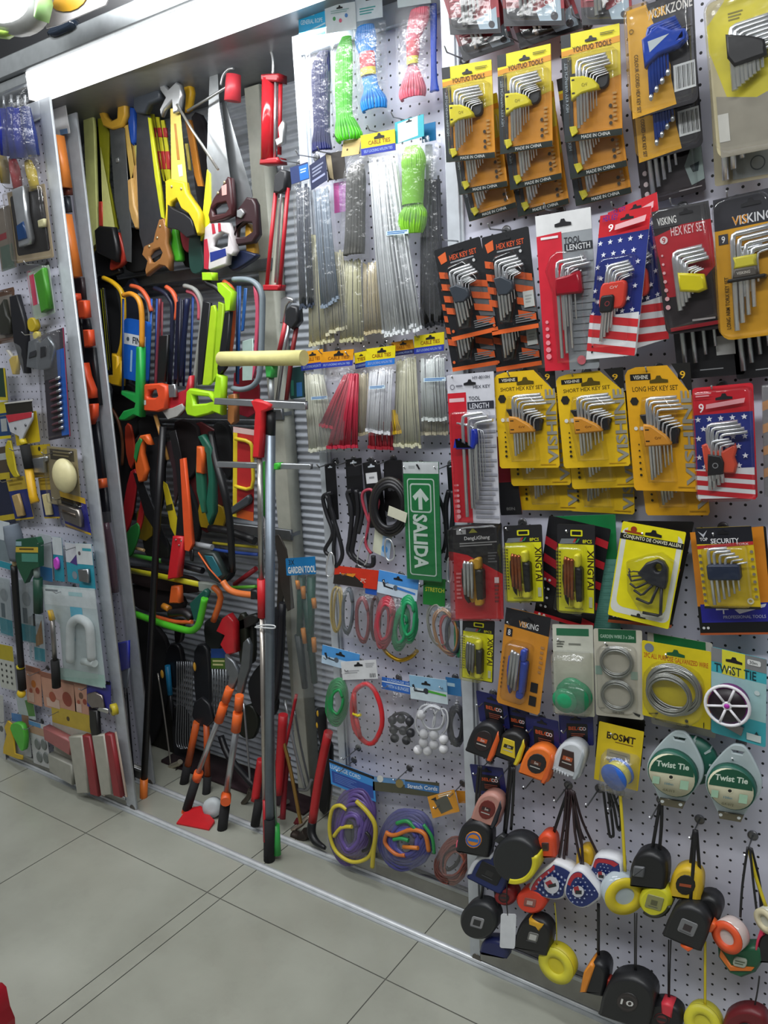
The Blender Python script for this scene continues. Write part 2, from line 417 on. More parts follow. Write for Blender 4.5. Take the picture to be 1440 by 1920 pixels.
# ================================================================ the panel of hex keys and tape measures
YR = 1.572
def youtuo(q, label, y=1.545, base2='c9892a'):
    t, f = pk('hex_key_pack', label, 'hex key set', q, y, 'yellow hex key packs')
    card(t, f, 'cf8a22:k', [('p', [(0, 0), (1, 0), (1, .45), (.6, .5), (0, .5)], 'c9b430:k'), ('r', 0, 0, 1, .15, 'd8cc1c:k'), ('p', [(0, .15), (1, .105), (1, .16), (0, .2)], 'c98a1f:k'),
        ('r', 0, 0, .17, .12, '1c1f22:k'), ('r', 0, .21, .17, 1, '20262a:k'), ('r', 0, .94, 1, 1, '1c2620:k'), ('t', 'YOUTUO TOOLS', .2, .125, .86, .175, '3a1c05:k'),
        ('t', 'MADE IN CHINA', .3, .952, .8, .985, 'dfe3e0:k'), ('t', 'HEX KEY WRENCH SET', .05, .26, .11, .72, '8a949a:k', 1), ('e', .52, .085, .2), ('l', .68, .05, .92, .08, 2, '55501a:k'),
        ('l', .86, .6, .93, .88, 7, 'b98f52:k'), ('c', .82, .72, .03, '3a3020:k'), ('c', .82, .82, .03, '3a3020:k'), ('c', .82, .88, .03, '3a3020:k')])
    solid(t, 'holder_back', f, rr(.12, .38, .82, .56, .1, .06), .004, .012, '16171a')
    keys(t, f, .31, .28, 4, .055, .03, .5, .03, .9, .025, .0034, .0003, .016)
    keys(t, f, .42, .38, 5, .05, .017, .34, .03, .8, .02, .002, .0002, .014)
    solid(t, 'key_holder', f, [(.2, .42), (.42, .43), (.58, .47), (.67, .53), (.68, .57), (.4, .59), (.2, .64)], .008, .022, 'd9cc24', .003, ops=[('r', .23, .45, .28, .465, '1a1a1a'), ('r', .23, .57, .28, .585, '1a1a1a'), ('t', 'CrV', .4, .5, .5, .53, '8a7f10')])
    solid(t, 'hanging_tab', f, [(.1, .86), (.22, .86), (.26, .92), (.14, .96)], .003, .006, 'd8cc2c', .001)
    blister(t, f, (.16, .22, .97, .945), .026)
    return t.done()
Y3 = [(((829, 128), (922, 112), (838, 305)), 'first'), (((933, 105), (1033, 82), (939, 290)), 'second'), (((1052, 68), (1162, 44), (1060, 268)), 'third')]
beh = [[((862, 366), (945, 351)), ((881, 416), (963, 391))], [((958, 357), (1047, 337)), ((973, 407), (1057, 385))], [((1071, 337), (1168, 314)), ((1081, 387), (1177, 364))]]
for (q, w), bs in zip(Y3, beh):
    t = youtuo(q, 'yellow and black hex key pack, front one of the %s hook from the upright' % w)
    for k, (a, b) in enumerate(bs):
        t.dup('yellow and black hex key pack, %s one of the %s hook from the upright' % (('middle', 'rear')[k], w), a, b, .027*(k+1))
# dark red packs cut by the top of the view
for (a, b, c, y), w in zip([((830, -95), (926, -105), (845, 66), 1.55), ((934, -120), (1050, -130), (946, 50), 1.55), ((1082, -120), (1178, -130), (1092, 48), 1.55)], ('first', 'second', 'third')):
    t, f = pk('hex_key_pack', 'dark red blister pack of keys, front, hung %s along the top edge' % w, 'hex key set', (a, b, c), y, 'dark red key packs at the top edge')
    card(t, f, '6d1720:k', [('r', 0, .8, 1, 1, '25262a:k'), ('p', [(.5, .5), (1, .45), (1, .82), (.5, .84)], '8e1f2a:k'), ('p', [(.55, .84), (.95, .7), (.95, .95), (.6, .95)], '9fb2be:k'), ('c', .84, .9, .06, '3a3b40:k'), ('t', 'CrV', .68, .72, .86, .78, 'd8d8d8:k'), ('l', .1, .6, .4, .75, 5, 'a9505a:k')])
    keys(t, f, .34, .2, 5, .075, .03, .4, .03, .92, .05, .004, .0004)
    solid(t, 'key_holder', f, rr(.25, .4, .75, .55, .05, .03), .008, .02, '1b1b1e')
    blister(t, f, (.1, .1, .95, .96), .022, .012); t.done()
    for bl, br in {'first': [((870, 116), (948, 90))], 'second': [((977, 92), (1066, 62))], 'third': []}[w]:
        t.dup('dark red blister pack of keys, rear, hung %s along the top edge' % w, bl, br, .03)
# black and blue pack
t, f = pk('hex_key_pack', 'black and amber blister pack holding blue hex keys', 'hex key set', ((1175, 22), (1300, -22), (1187, 224)), 1.535)
card(t, f, '1d1b20:k', [('p', [(0, 0), (.3, 0), (.62, .6), (.62, .72), (.68, .97), (0, 1)], 'cf9a24:k'), ('t', 'WORKZONE', .3, .06, .98, .15, 'd8d4cc:k'), ('t', 'WORK', .3, .062, .6, .148, 'e0a62a:k'),
    ('r', .66, .62, .98, .86, 'd9dcdc:k'), ('b', .7, .64, .97, .84, 12, '202020:k'), ('t', 'COLOUR CODED HEX KEY SET', .08, .42, .14, .96, '4a350a:k', -1), ('o', .06, .2, .035, .01, '5a420c:k'), ('l', .72, .3, .95, .42, 4, '4a484c:k')], r=.01)
keys(t, f, .34, .24, 7, .045, .02, .42, .03, .86, .03, .004, .0003, .014, '2448a6:g')
for k in range(4):
    t.add('hex_key_tip', MB().ell(f.p3(.34+.09*k, .87-.06*k, .016), (.004, .004, .006), 'cfd3d6:M'))
solid(t, 'key_holder', f, [(.26, .34), (.52, .26), (.72, .34), (.9, .36), (.92, .44), (.8, .5), (.5, .52), (.28, .6)], .01, .026, '2346a8:g', .004, [[(.8, .39), (.86, .39), (.86, .43), (.8, .43)]], ops=[('p', [(.36, .38), (.68, .37), (.38, .48)], 'b9c4c6')])
blister(t, f, (.02, .02, .98, .98), .032, .012); t.done()
t.dup('black blister pack of blue keys, half covered by the black and amber pack', (1199, 306), (1331, 270), .034)
t, f = pk('hex_key_pack', 'dark brown key pack with three pale dots, lowest below the barcode pack', 'hex key set', ((1180, 180), (1300, 140), (1205, 386)), 1.606)
card(t, f, '2a2226:k', [('c', .1, .72, .04, 'c9b9b9:k'), ('c', .1, .82, .04, 'c9b9b9:k'), ('c', .1, .91, .04, 'c9b9b9:k'), ('p', [(.72, .75), (.85, .6), (1, .6), (1, .9), (.8, .93)], '93a3a0:k'), ('l', .6, .95, .95, .97, 1, '9a9494:k'), ('p', [(.8, .76), (.95, .74), (.92, .82), (.84, .82)], '27363a:k')])
keys(t, f, .22, .2, 5, .1, .03, .4, .03, .93, .05, .005, .0006)
blister(t, f, (.15, .1, .9, .97), .018, .01); t.done()
# yellow clear bag with large keys
t, f = pk('hex_key_pack', 'clear pack of large chrome keys in a black clip on a yellow card', 'hex key set', ((1322, 8), (1462, -34), (1346, 298)), 1.53)
card(t, f, 'b8ae8a:k', [('p', [(0, .15), (.3, 0), (1, 0), (1, .5), (.7, .75), (.2, .62), (0, .3)], 'cfc226:k'), ('p', [(.05, .6), (.6, .66), (1, .6), (1, 1), (.05, 1)], '8f8a7c:k'), ('l', .3, .1, .5, .16, 3, '7d7416:k'), ('r', .05, .72, .2, .9, 'c6c5bd:k')], r=.014)
keys(t, f, .34, .21, 8, .055, .025, .56, .03, .6, .014, .0055, .0004, .014)
solid(t, 'key_holder', f, [(.28, .25), (.62, .3), (.78, .34), (.8, .44), (.36, .46), (.28, .4)], .01, .026, '17171a', .004)
blister(t, f, (.02, .02, .98, .985), .034, .02, spec='fffbe8:clear'); t.done()
t, f = pk('hex_key_pack', 'brown backed key pack hanging behind the clear pack with large keys', 'hex key set', ((1330, 130), (1450, 100), (1341, 350)), 1.575)
card(t, f, '958d74:k', [('r', .3, .72, 1, .97, '9aa0a0:k'), ('o', .7, .86, .12, .02, '5d6468:k')]); keys(t, f, .2, .5, 3, .14, .03, .4, .03, .97, .08, .006, .0006); t.done()
# ---- second row
def orangeblack(q, label, sticker, y=1.55):
    t, f = pk('hex_key_pack', label, 'hex key set', q, y, 'black packs with orange stripes')
    ops = [('t', 'HEX KEY SET', .3, .1, .88, .155, 'd2542a:k'), ('l', .3, .17, .8, .2, 1, '8b8d90:k'), ('p', [(.06, .08), (.24, .05), (.24, .15), (.1, .17)], 'd2602f:k'), ('r', 0, .955, 1, 1, 'd9622c:k'), ('p', [(.55, .42), (1, .5), (1, .84), (.7, .8)], '5b5d60:k'), ('e', .5, .06, .22)]
    for k in range(4): ops.append(('p', [(.02, .24+.13*k), (.2, .27+.13*k), (.2, .34+.13*k), (.02, .31+.13*k)], 'c9592c:k'))
    for k in range(4): ops.append(('p', [(.62, .4+.13*k), (.98, .46+.13*k), (.98, .53+.13*k), (.62, .47+.13*k)], 'c9592c:k'))
    ops += [('c', .8, .22, .03, 'b9bbbc:k'), ('c', .08, .9, .03, 'd2602f:k'), ('l', .55, .84, .96, .93, 4, '77797b:k')]
    if sticker: ops += [('r', .76, .62, .98, .78, 'b9bcb8:k'), ('l', .8, .66, .94, .75, 3, '9a9d9a:k')]
    card(t, f, '1a1b1e:k', ops)
    keys(t, f, .3, .28, 4, .07, .03, .46, .03, .87, .025, .0036, .0003, .015); keys(t, f, .4, .4, 5, .055, .012, .3, .03, .8, .03, .002, .0002, .013)
    solid(t, 'key_holder', f, [(.24, .44), (.4, .43), (.62, .5), (.64, .58), (.5, .63), (.3, .62)], .008, .021, '3a424c', .003)
    blister(t, f, [(.2, .3), (.32, .23), (.68, .2), (.88, .4), (.86, .6), (.62, .72), (.5, .9), (.26, .9)], .025, part='blister'); return t.done()
t = orangeblack(((814, 470), (900, 443), (849, 640)), 'black hex key pack with orange stripes, front, beside the upright', 0)
t.dup('black hex key pack under the orange striped one beside the upright', (850, 697), (930, 684), .03)
t = orangeblack(((903, 446), (991, 424), (924, 629)), 'black hex key pack with orange stripes and a white price sticker, front', 1)
t.dup('black hex key pack with white sticker, hanging under the other stickered one', (932, 697), (1017, 684), .03)
t, f = pk('hex_key_pack', 'long red and grey blister of hex keys in a red clip', 'hex key set', ((1004, 406), (1108, 388), (1023, 696)), 1.54)
card(t, f, '8f9498:k', [('r', .0, .0, 1, .13, 'd5d6d6:k'), ('p', [(0, .13), (.46, .12), (.46, 1), (0, 1)], 'c82335:k'), ('t', 'TOOL', .5, .16, .8, .2, '2a2c30:k'), ('r', .5, .2, 1, .25, '2c2e33:k'), ('t', 'LENGTH', .54, .207, .96, .244, 'c9cbcc:k'), ('l', .08, .14, .4, .17, 1, 'e9e0e0:k'), ('e', .5, .07, .3)]+[('l', .55, .3, 1, .9, 14, '8a8f94:k')]+[('c', .1, .68+.045*k, .03+.004*k, 'e48a94:k') for k in range(6)]+[('c', .7, .94, .08, 'd06a74:k')], r=.006)
keys(t, f, .38, .31, 3, .1, .02, .5, .05, .92, .03, .0036, .0003, .014); keys(t, f, .44, .36, 4, .08, .01, .2, .02, .74, .02, .0024, .0002, .012)
solid(t, 'key_holder', f, [(.36, .41), (.6, .4), (.8, .38), (.82, .5), (.8, .52), (.36, .52)], .006, .024, 'a31227:g', .004)
blister(t, f, [(.3, .27), (.45, .24), (.9, .26), (.95, .4), (.84, .55), (.82, .9), (.6, .95), (.32, .95), (.3, .5), (.2, .36)], .028); t.done()
def flag_ops(v0, v1, ncol, nrow, stripes, s, u0=0, u1=1):
    ops = [('r', u0, v0, u1, v1, '24317e:k')]
    for r in range(nrow):
        for c in range(ncol):
            u = u0+(u1-u0)*(c+.28+.45*(r % 2))/ncol
            if u < u1-s: ops.append(('s', u, v0+(v1-v0)*(r+.5)/nrow, s, 'e6e8f0:k'))
    return ops
def flagpack(q, label, y=1.54):
    t, f = pk('hex_key_pack', label, 'hex key set', q, y, 'star and stripe packs')
    ops = [('r', 0, 0, 1, .15, 'c8202c:k')]+flag_ops(.15, .72, 5, 7, 0, .055)+[('r', 0, .7, 1, 1, 'e4e6e8:k')]
    for k in range(3): ops.append(('p', [(0, .68+.1*k), (1, .75+.1*k), (1, .805+.1*k), (0, .735+.1*k)], 'd43036:k'))
    ops += [('t', '9', .22, .075, .32, .125, 'ffffff:k'), ('p', [(.36, .085), (.95, .055), (.93, .095), (.35, .12)], 'e9b0b4:k'), ('t', 'HEX KEY', .1, .01, .4, .05, '3a2a8a:k'), ('e', .58, .05, .26), ('c', .12, .95, .022, '20202a:k'), ('c', .12, .91, .018, '20202a:k')]
    card(t, f, 'e8eaec:k', ops)
    keys(t, f, .3, .36, 4, .06, .02, .42, .02, .88, .03, .0036, .0003, .015); keys(t, f, .42, .42, 4, .05, .012, .26, .02, .74, .02, .0022, .0002, .013)
    solid(t, 'key_holder', f, rr(.2, .47, .72, .66, .08, .05), .006, .02, 'e0402f', .003, ops=[('t', 'CrV', .4, .5, .56, .52, 'f0d0c8')])
    solid(t, 'holder_grip', f, rr(.24, .56, .52, .68, .05, .03), .018, .026, '1b1b1e', .003, under=KH(t), ops=[('o', .4, .62, .05, .015, '90383a')])
    blister(t, f, (.14, .3, .86, .92), .03, .012); return t.done()
t = flagpack(((1126, 405), (1222, 386), (1102, 674)), 'star and stripe flag hex key pack with red top in the second row')
t.dup('flag hex key pack showing only its edge behind the other flag pack', (1166, 662), (1256, 634), .034)
t, f = pk('hex_key_pack', 'red and black blister pack with a yellow key clip', 'hex key set', ((1222, 398), (1329, 376), (1250, 628)), 1.54)
card(t, f, '2a2426:k', [('p', [(0, .2), (1, .08), (1, .5), (.5, .7), (.1, .7)], 'a8222c:k'), ('r', 0, 0, 1, .14, '3a3a3c:k'), ('t', 'VISKING', .08, .06, .42, .12, 'd8d8d4:k'), ('t', 'HEX KEY SET', .3, .15, .9, .22, 'e2c0c0:k'), ('c', .16, .24, .07, 'd5c9c9:k'), ('t', '9', .13, .22, .19, .265, 'a8222c:k'), ('e', .6, .05, .24)]+[('c', .1, .36+.07*k, .02+.004*k, 'dba9ac:k') for k in range(7)]+[('l', .5, .9, .9, .93, 1, '9a9494:k'), ('p', [(.1, .95), (1, .93), (1, .96), (.1, .98)], '8a1a24:k')], r=.012)
keys(t, f, .34, .36, 4, .06, .03, .5, .03, .82, .03, .005, .0004, .015); keys(t, f, .46, .5, 4, .06, .01, .24, .02, .74, .02, .0024, .0002, .013)
solid(t, 'key_holder', f, [(.38, .52), (.82, .56), (.84, .68), (.7, .7), (.38, .67)], .008, .024, 'd8cb22:g', .004)
solid(t, 'holder_back', f, rr(.3, .48, .5, .66, .05, .03), .004, .012, '17171a')
blister(t, f, [(.03, .04), (.2, .0), (.97, .02), (.98, .9), (.1, .98), (.03, .8)], .03); t.done()
t, f = pk('hex_key_pack', 'amber long arm key pack with charcoal top and number nine', 'hex key set', ((1337, 376), (1452, 350), (1352, 640)), 1.535)
card(t, f, 'd29a22:k', [('r', 0, 0, 1, .22, '2c2c32:k'), ('t', 'VISKING', .3, .14, .96, .205, 'd9dadc:k'), ('t', 'VIS', .3, .142, .56, .203, 'd08a2a:k'), ('r', .06, .25, .22, .32, '3a3a40:k'), ('t', '9', .11, .262, .17, .31, 'e8e8e8:k'), ('t', 'LONG ARM TORX KEY SET', .12, .55, .19, .92, '4a380c:k', 1), ('e', .62, .07, .32)], r=.02)
keys(t, f, .32, .27, 4, .1, .04, .66, .03, .94, .05, .005, .0004, .015); keys(t, f, .4, .37, 5, .075, .012, .34, .02, .74, .03, .003, .0002, .013)
solid(t, 'key_holder', f, [(.32, .43), (.7, .43), (.68, .47), (.7, .51), (.32, .51), (.35, .47)], .006, .024, 'cfc43a', .003)
solid(t, 'holder_grip', f, [(.33, .51), (.7, .51), (.72, .58), (.3, .58)], .006, .026, '55504a', .003, under=KH(t), ops=[('t', 'VISKING', .38, .535, .6, .555, 'c9c4ba')])
solid(t, 'holder_flange', f, rr(.22, .575, .84, .6, .02, .01), .004, .028, '1c1b1a', .002, under=KH(t))
blister(t, f, (.03, .02, .97, .985), .034, .02); t.done()
for q, w, lab in [(((1252, 520), (1378, 500), (1272, 712)), .03, 'black key pack with a white sticker, lower end showing beneath the red and black blister'), (((1362, 520), (1470, 500), (1382, 712)), .03, 'black key pack without sticker, its lower end showing beneath the amber long arm pack')]:
    t, f = pk('hex_key_pack', lab, 'hex key set', q, 1.575); card(t, f, '1b1b1d:k', [('l', .35, .92, .7, .94, 1, '8a8c8e:k')]+([('r', .62, .62, .9, .8, 'b3b4b1:k')] if 'white' in lab else []))
    keys(t, f, .16, .3, 4, .16, .03, .3, .03, .92, .07, .005, .0006, .012, 'aeb2b5:M'); t.done()
# ---- third row
t, f = pk('hex_key_pack', 'tall red and white pack of long hex keys in a blue clip', 'hex key set', ((838, 704), (926, 696), (853, 979)), 1.545)
card(t, f, 'c9cad2:k', [('p', [(0, .12), (.4, .12), (.42, 1), (0, 1)], 'c21f2e:k'), ('r', .03, .155, .36, .18, 'd8b4b8:k'), ('t', 'HEX KEY', .56, .08, .92, .1, '50535c:k'), ('t', 'TOOL', .46, .15, .7, .175, '30333a:k'), ('r', .42, .185, .98, .235, '2d2e38:k'), ('t', 'LENGTH', .47, .195, .88, .23, 'c9cad2:k'), ('t', 'HY-8010H', .56, .02, .92, .04, '4a4c54:k'), ('o', .12, .08, .05, .012, '60606a:k'), ('l', .2, .07, .34, .09, 1, '70707a:k'), ('e', .5, .06, .26)]+[('l', .5, .28, 1, .98, 22, '9d9faa:k')]+[('c', .13, .74+.036*k, .02+.004*k, 'e0a0a6:k') for k in range(7)], r=.003)
keys(t, f, .36, .27, 3, .13, .025, .44, .03, .95, .06, .0042, .0003, .015)
keys(t, f, .52, .33, 6, -.055, .008, .3, .02, .9, .05, .0022, .0002, .012, flip=-1)
solid(t, 'key_holder', f, [(.24, .42), (.2, .47), (.54, .47), (.56, .36), (.66, .36), (.66, .45), (.6, .49), (.2, .49)], .006, .022, '2238b0:g', .003)
blister(t, f, (.12, .24, .9, .985), .026, .01); t.done()
t, f = pk('tool_pack', 'black and red card mostly covered by the tall red and white key pack', 'tool pack', ((920, 820), (960, 816), (940, 966)), 1.585)
card(t, f, '8c1c26:k', [('r', 0, .58, 1, 1, '1b1b1d:k'), ('t', '80N', .3, .9, .7, .94, '70706e:k')]); t.done()
def hexyellow(q, title, base, label, y=1.55, lv=.86, group='yellow hex key sets with clipped corner'):
    t, f = pk('hex_key_pack', label, 'hex key set', q, y, group)
    cp = [(.0, .06), (.05, .02), (.18, .0), (.66, .0), (.94, .2), (1, .25), (1, .975), (.97, 1), (.03, 1), (0, .975)]
    i = card(t, f, base, [('t', title, .1, .155, .8, .195, '4a3a0e:k'), ('r', .08, .055, .4, .105, '1f1d1a:k'), ('t', 'VISHINE', .13, .065, .36, .097, 'd8d4c4:k'), ('e', .52, .11, .28, '50430f:k'), ('h', .12, .27, .07, '26241f:k'), ('c', .11, .49, .03, 'd5d5d0:k'), ('c', .21, .49, .03, 'd5d5d0:k'), ('t', 'VISHINE', .83, .2, .995, .95, '8c8a80:k', 1, .03), ('l', .7, .96, .95, .975, 1, 'a87f1c:k')]+[('c', .14, .62+.05*k, .012+.002*k, '2a2718:k') for k in range(6)], poly=cp)
    t.add('corner_patch', MB().prism(f.pl([(.72, -.01), (1.0, -.01), (1.0, .22), (.94, .2)]), f.y, -.001, .0005, '1d1c1a:k'))
    t.parts[-1] = (t.parts[-1][0], t.parts[-1][1], 'black corner printed with a nine', 0, None); prints(t.parts[-1][1], f, [('t', '9', .84, .05, .92, .11, 'd9a92a:k')], .0005)
    solid(t, 'holder_back', f, [(.2, .38), (.36, .37), (.8, .5), (.76, .61), (.6, .62), (.3, .5)], .004, .012, '17171a')
    keys(t, f, .34, .25, 4, .05, .03, .46, .02, lv, .02, .0034, .0003, .015, lean=.004); keys(t, f, .44, .4, 5, .055, .02, .26, .015, lv-.06, .02, .0024, .0002, .013)
    solid(t, 'key_holder', f, [(.27, .45), (.4, .46), (.6, .54), (.68, .6), (.67, .62), (.27, .63)], .008, .022, 'd8942c', .003, ops=[('r', .3, .49, .36, .5, '1a1712'), ('r', .3, .58, .36, .59, '1a1712'), ('t', 'CrV', .44, .55, .54, .57, '7a4a10')])
    blister(t, f, [(.28, .24), (.66, .23), (.8, .35), (.78, .6), (.68, .68), (.7, .92), (.28, .92), (.2, .5)], .026); return t.done()
t = hexyellow(((926, 700), (1040, 690), (938, 878)), 'SHORT HEX KEY SET', 'dcb41c:k', 'yellow short hex key set, front, beside the tall red and white pack')
t.dup('yellow short hex key set, middle of three beside the tall red and white pack', (960, 911), (1065, 909), .027); t.dup('yellow short hex key set, rear of three beside the tall red and white pack', (976, 956), (1070, 957), .054)
t = hexyellow(((1042, 704), (1168, 690), (1058, 878)), 'SHORT HEX KEY SET', 'dcb41c:k', 'yellow short hex key set, front, beside the long hex key set')
t.dup('yellow short hex key set, middle of three beside the long hex key set', (1074, 917), (1183, 913), .027); t.dup('yellow short hex key set, rear of three beside the long hex key set', (1070, 958), (1178, 964), .054)
t = hexyellow(((1171, 690), (1294, 682), (1190, 919)), 'LONG HEX KEY SET', 'd9a01c:k', 'amber long hex key set, front of its hook', lv=.9)
t.dup('amber long hex key set, rear of its hook', (1212, 966), (1326, 966), .03)
t, f = pk('hex_key_pack', 'red framed flag key pack with number nine and orange clip', 'hex key set', ((1298, 728), (1412, 717), (1309, 937)), 1.545)
ops = flag_ops(.24, .74, 5, 6, 0, .055, .02, .98)+[('r', .02, .72, .98, .985, 'e4e6e8:k')]
for k in range(3): ops.append(('p', [(.02, .73+.085*k), (.98, .785+.085*k), (.98, .83+.085*k), (.02, .775+.085*k)], 'c8242e:k'))
ops += [('t', '9', .11, .14, .2, .22, 'f0e8e8:k'), ('p', [(.24, .15), (.88, .12), (.86, .16), (.23, .19)], 'e29aa0:k'), ('l', .07, .05, .33, .09, 2, 'e0a4a8:k'), ('e', .54, .1, .28)]
card(t, f, 'c01f2c:k', ops, r=.006)
keys(t, f, .26, .33, 4, .07, .03, .5, .02, .9, .02, .0042, .0003, .015); keys(t, f, .32, .47, 3, .07, .02, .3, .03, .82, .02, .0026, .0002, .02)
solid(t, 'key_holder', f, [(.15, .5), (.26, .48), (.3, .54), (.5, .56), (.7, .5), (.72, .56), (.68, .62), (.72, .68), (.68, .76), (.2, .74), (.18, .66)], .008, .02, 'd45038', .003)
solid(t, 'holder_grip', f, [(.26, .58), (.48, .6), (.52, .66), (.5, .76), (.24, .77), (.25, .66)], .018, .025, '1f1e20', .002, under=KH(t), ops=[('o', .38, .68, .05, .015, '8a8a8c')])
blister(t, f, (.03, .02, .99, 1.0), .03, .012); t.done()
t, f = pk('tool_pack', 'grey and orange striped bag cut off by the edge of the picture', 'tool pack', ((1429, 722), (1490, 718), (1434, 930)), 1.56)
card(t, f, '77757a:k', [('p', [(0, .15+.2*k), (1, .05+.2*k), (1, .13+.2*k), (0, .23+.2*k)], 'c88a4a:k') for k in range(4)]); t.add('bag', MB().prism(f.rect(0, 0, 1, 1), f.y, .002, .01, 'ffffff:bag', .003, back=False)); t.done()
# ---- fourth row
def folding(t, f, u0, v0, u1, v1, col, keyc, cap, nk=3):
    w, h = u1-u0, v1-v0
    solid(t, 'tool_body', f, [(u0+.02*w, v0+.22*h), (u0+.3*w, v0+.2*h), (u0+.3*w, v0+.95*h), (u0+.12*w, v0+.84*h), (u0, v0+.5*h)], .004, .02, col, .004)
    solid(t, 'tool_grip', f, [(u0+.66*w, v0+.24*h), (u1-.05*w, v0+.26*h), (u1, v0+.3*h), (u1, v0+.86*h), (u0+.72*w, v0+.9*h)], .004, .022, col, .004)
    solid(t, 'end_cap', f, rr(u0+.6*w, v0+.02*h, u0+.9*w, v0+.26*h, .1*w, .06*h), .004, .02, cap, .003)
    solid(t, 'tail_cap', f, rr(u0+.6*w, v0+.84*h, u0+.95*w, v1, .1*w, .05*h), .004, .02, cap, .003)
    for k in range(nk):
        u = u0+w*(.24+.5*k/nk); t.add('folding_key', MB().tube([f.p3(u+.04*w, v0+(.06+.02*k)*h, .022), f.p3(u, v0+.12*h, .024), f.p3(u, v0+(.74+.04*k)*h, .024)], .0042, keyc, 8))
t, f = pk('folding_key_pack', 'red and black blister with a chrome folding key tool', 'folding key set', ((849, 985), (941, 978), (855, 1160)), 1.55)
card(t, f, '232326:k', [('p', [(0, .28), (.3, .32), (1, .53), (1, 1), (0, 1)], 'b8242b:k'), ('t', 'DengLiGhang', .24, .125, .76, .175, 'c9c9c8:k'), ('l', .14, .19, .9, .24, 2, '8a8a8a:k'), ('r', .08, .05, .28, .1, '9a9a9a:k'), ('p', [(.34, .09), (.42, .04), (.52, .09)], '8a8a3a:k'), ('l', .72, .3, .9, .42, 4, '5a5a5c:k'), ('l', .05, .5, .16, .8, 7, 'd47a7c:k'), ('r', .84, .56, .93, .62, 'd8c4c4:k'), ('l', .84, .64, .93, .84, 5, '702024:k')], r=.008)
folding(t, f, .22, .33, .66, .84, '2c2a26', 'd0d3d4:M', 'c79a2a')
solid(t, 'tool_frame', f, [(.28, .4), (.4, .36), (.6, .4), (.62, .76), (.4, .82), (.28, .72)], .003, .012, 'c7942a', .002)
blister(t, f, [(.0, .03), (.06, .0), (.94, 0), (1, .03), (1, .99), (0, .99)], .028); t.done()
def xing(q, label, y, dark=0):
    t, f = pk('folding_key_pack', label, 'folding key set', q, y, 'yellow folding key packs')
    card(t, f, '232326:k', [('r', .03, .22, .97, .985, 'd8d51e:k'), ('t', 'XINGTAI', .8, .28, .97, .72, '3a2a10:k', -1, .02), ('t', '8PCS', .68, .165, .92, .205, 'd8d51e:k'), ('r', .36, .06, .68, .13, 'd8d51e:k', .002), ('r', .4, .075, .64, .115, '17171a:k', .001), ('p', [(.06, .22), (.12, .16), (.5, .155), (.5, .21)], '6d7276:k'), ('p', [(.42, .2), (.48, .155), (.53, .155), (.47, .2)], 'b0382c:k'), ('p', [(.5, .2), (.56, .155), (.61, .155), (.55, .2)], '2a7a4a:k'), ('l', .06, .3, .1, .85, 14, '55551a:k'), ('l', .2, .94, .7, .96, 1, '8a881a:k'), ('r', .85, .8, .94, .92, 'b9bc9a:k')], r=.004)
    folding(t, f, .2, .3, .72, .92, '17171a', 'b0673f:M' if not dark else '9a9c9e:M', 'e2dc3a', 3)
    solid(t, 'key_tray', f, [(.33, .74), (.58, .74), (.6, .9), (.36, .92)], .003, .016, 'd8cf28', .002, ops=[('b', .36, .79, .57, .9, 4, '7a6f14')])
    blister(t, f, (.08, .22, .8, .97), .03, .01); return t.done()
xing(((944, 986), (1016, 983), (951, 1128)), 'yellow and black folding key pack with copper keys, beside the red and black blister', 1.55)
t, f = pk('tool_pack', 'tilted black card with red slashes behind a copper folding key pack', 'tool pack', ((1030, 966), (1146, 992), (1002, 1150)), 1.575)
card(t, f, '17171a:k', [('p', [(.0+.02*k, .2+.17*k), (.3, .26+.17*k), (.3, .34+.17*k), (.02*k, .28+.17*k)], 'a5212c:k') for k in range(3)]+[('p', [(.8, .1+.2*k), (1, .12+.2*k), (1, .19+.2*k), (.8, .17+.2*k)], 'b4242e:k') for k in range(5)]+[('r', 0, .965, 1, 1, 'c0262e:k')]+[('c', .1+.08*j, .62+.09*k, .022, 'd8d8d8:k') for k in range(5) for j in (0, 1)]); blister(t, f, (.3, .1, .8, .9), .01); t.done()
xing(((1045, 982), (1116, 984), (1047, 1146)), 'yellow and black folding key pack with copper keys, in front of the red slashed card', 1.548)
t, f = pk('folder_card', 'green and pale teal card sticking out behind the red slashed card', 'card', ((1037, 968), (1154, 964), (1050, 1187)), 1.59)
card(t, f, '6fae9f:k', [('r', 0, 0, 1, .36, '1d7a42:k')]+[('l', .02, .4, 1, .98, 30, '64a394:k')]); t.done()
t, f = pk('hex_key_pack', 'yellow pack with a fan of black hex keys and a white border', 'hex key set', ((1168, 977), (1287, 998), (1140, 1152)), 1.545)
card(t, f, 'e3d81a:k', [('r', .02, .05, .98, .95, 'd5d6cc:k', .014), ('r', .1, -.0, .9, .88, 'e3d81a:k', .016), ('r', 0, .115, 1, .175, '1b1b14:k'), ('t', 'CONJUNTO DE CHAVES ALLEN', .05, .122, .96, .168, 'e8e6c8:k'), ('c', .2, .06, .05, '9a3c1c:k'), ('r', .06, .08, .34, .1, '9a3c1c:k'), ('e', .52, .07, .26), ('c', .5, .925, .03, '2a2a24:k'), ('r', .38, .935, .62, .95, '2a2a24:k')], r=.003)
solid(t, 'key_holder', f, [(.5, .36), (.66, .3), (.76, .31), (.84, .37), (.87, .5), (.86, .58), (.6, .56), (.4, .48)], .004, .018, '2a2c34', .003, [[(.7+.06*math.cos(a*math.tau/10), .38+.045*math.sin(a*math.tau/10)) for a in range(10)]])
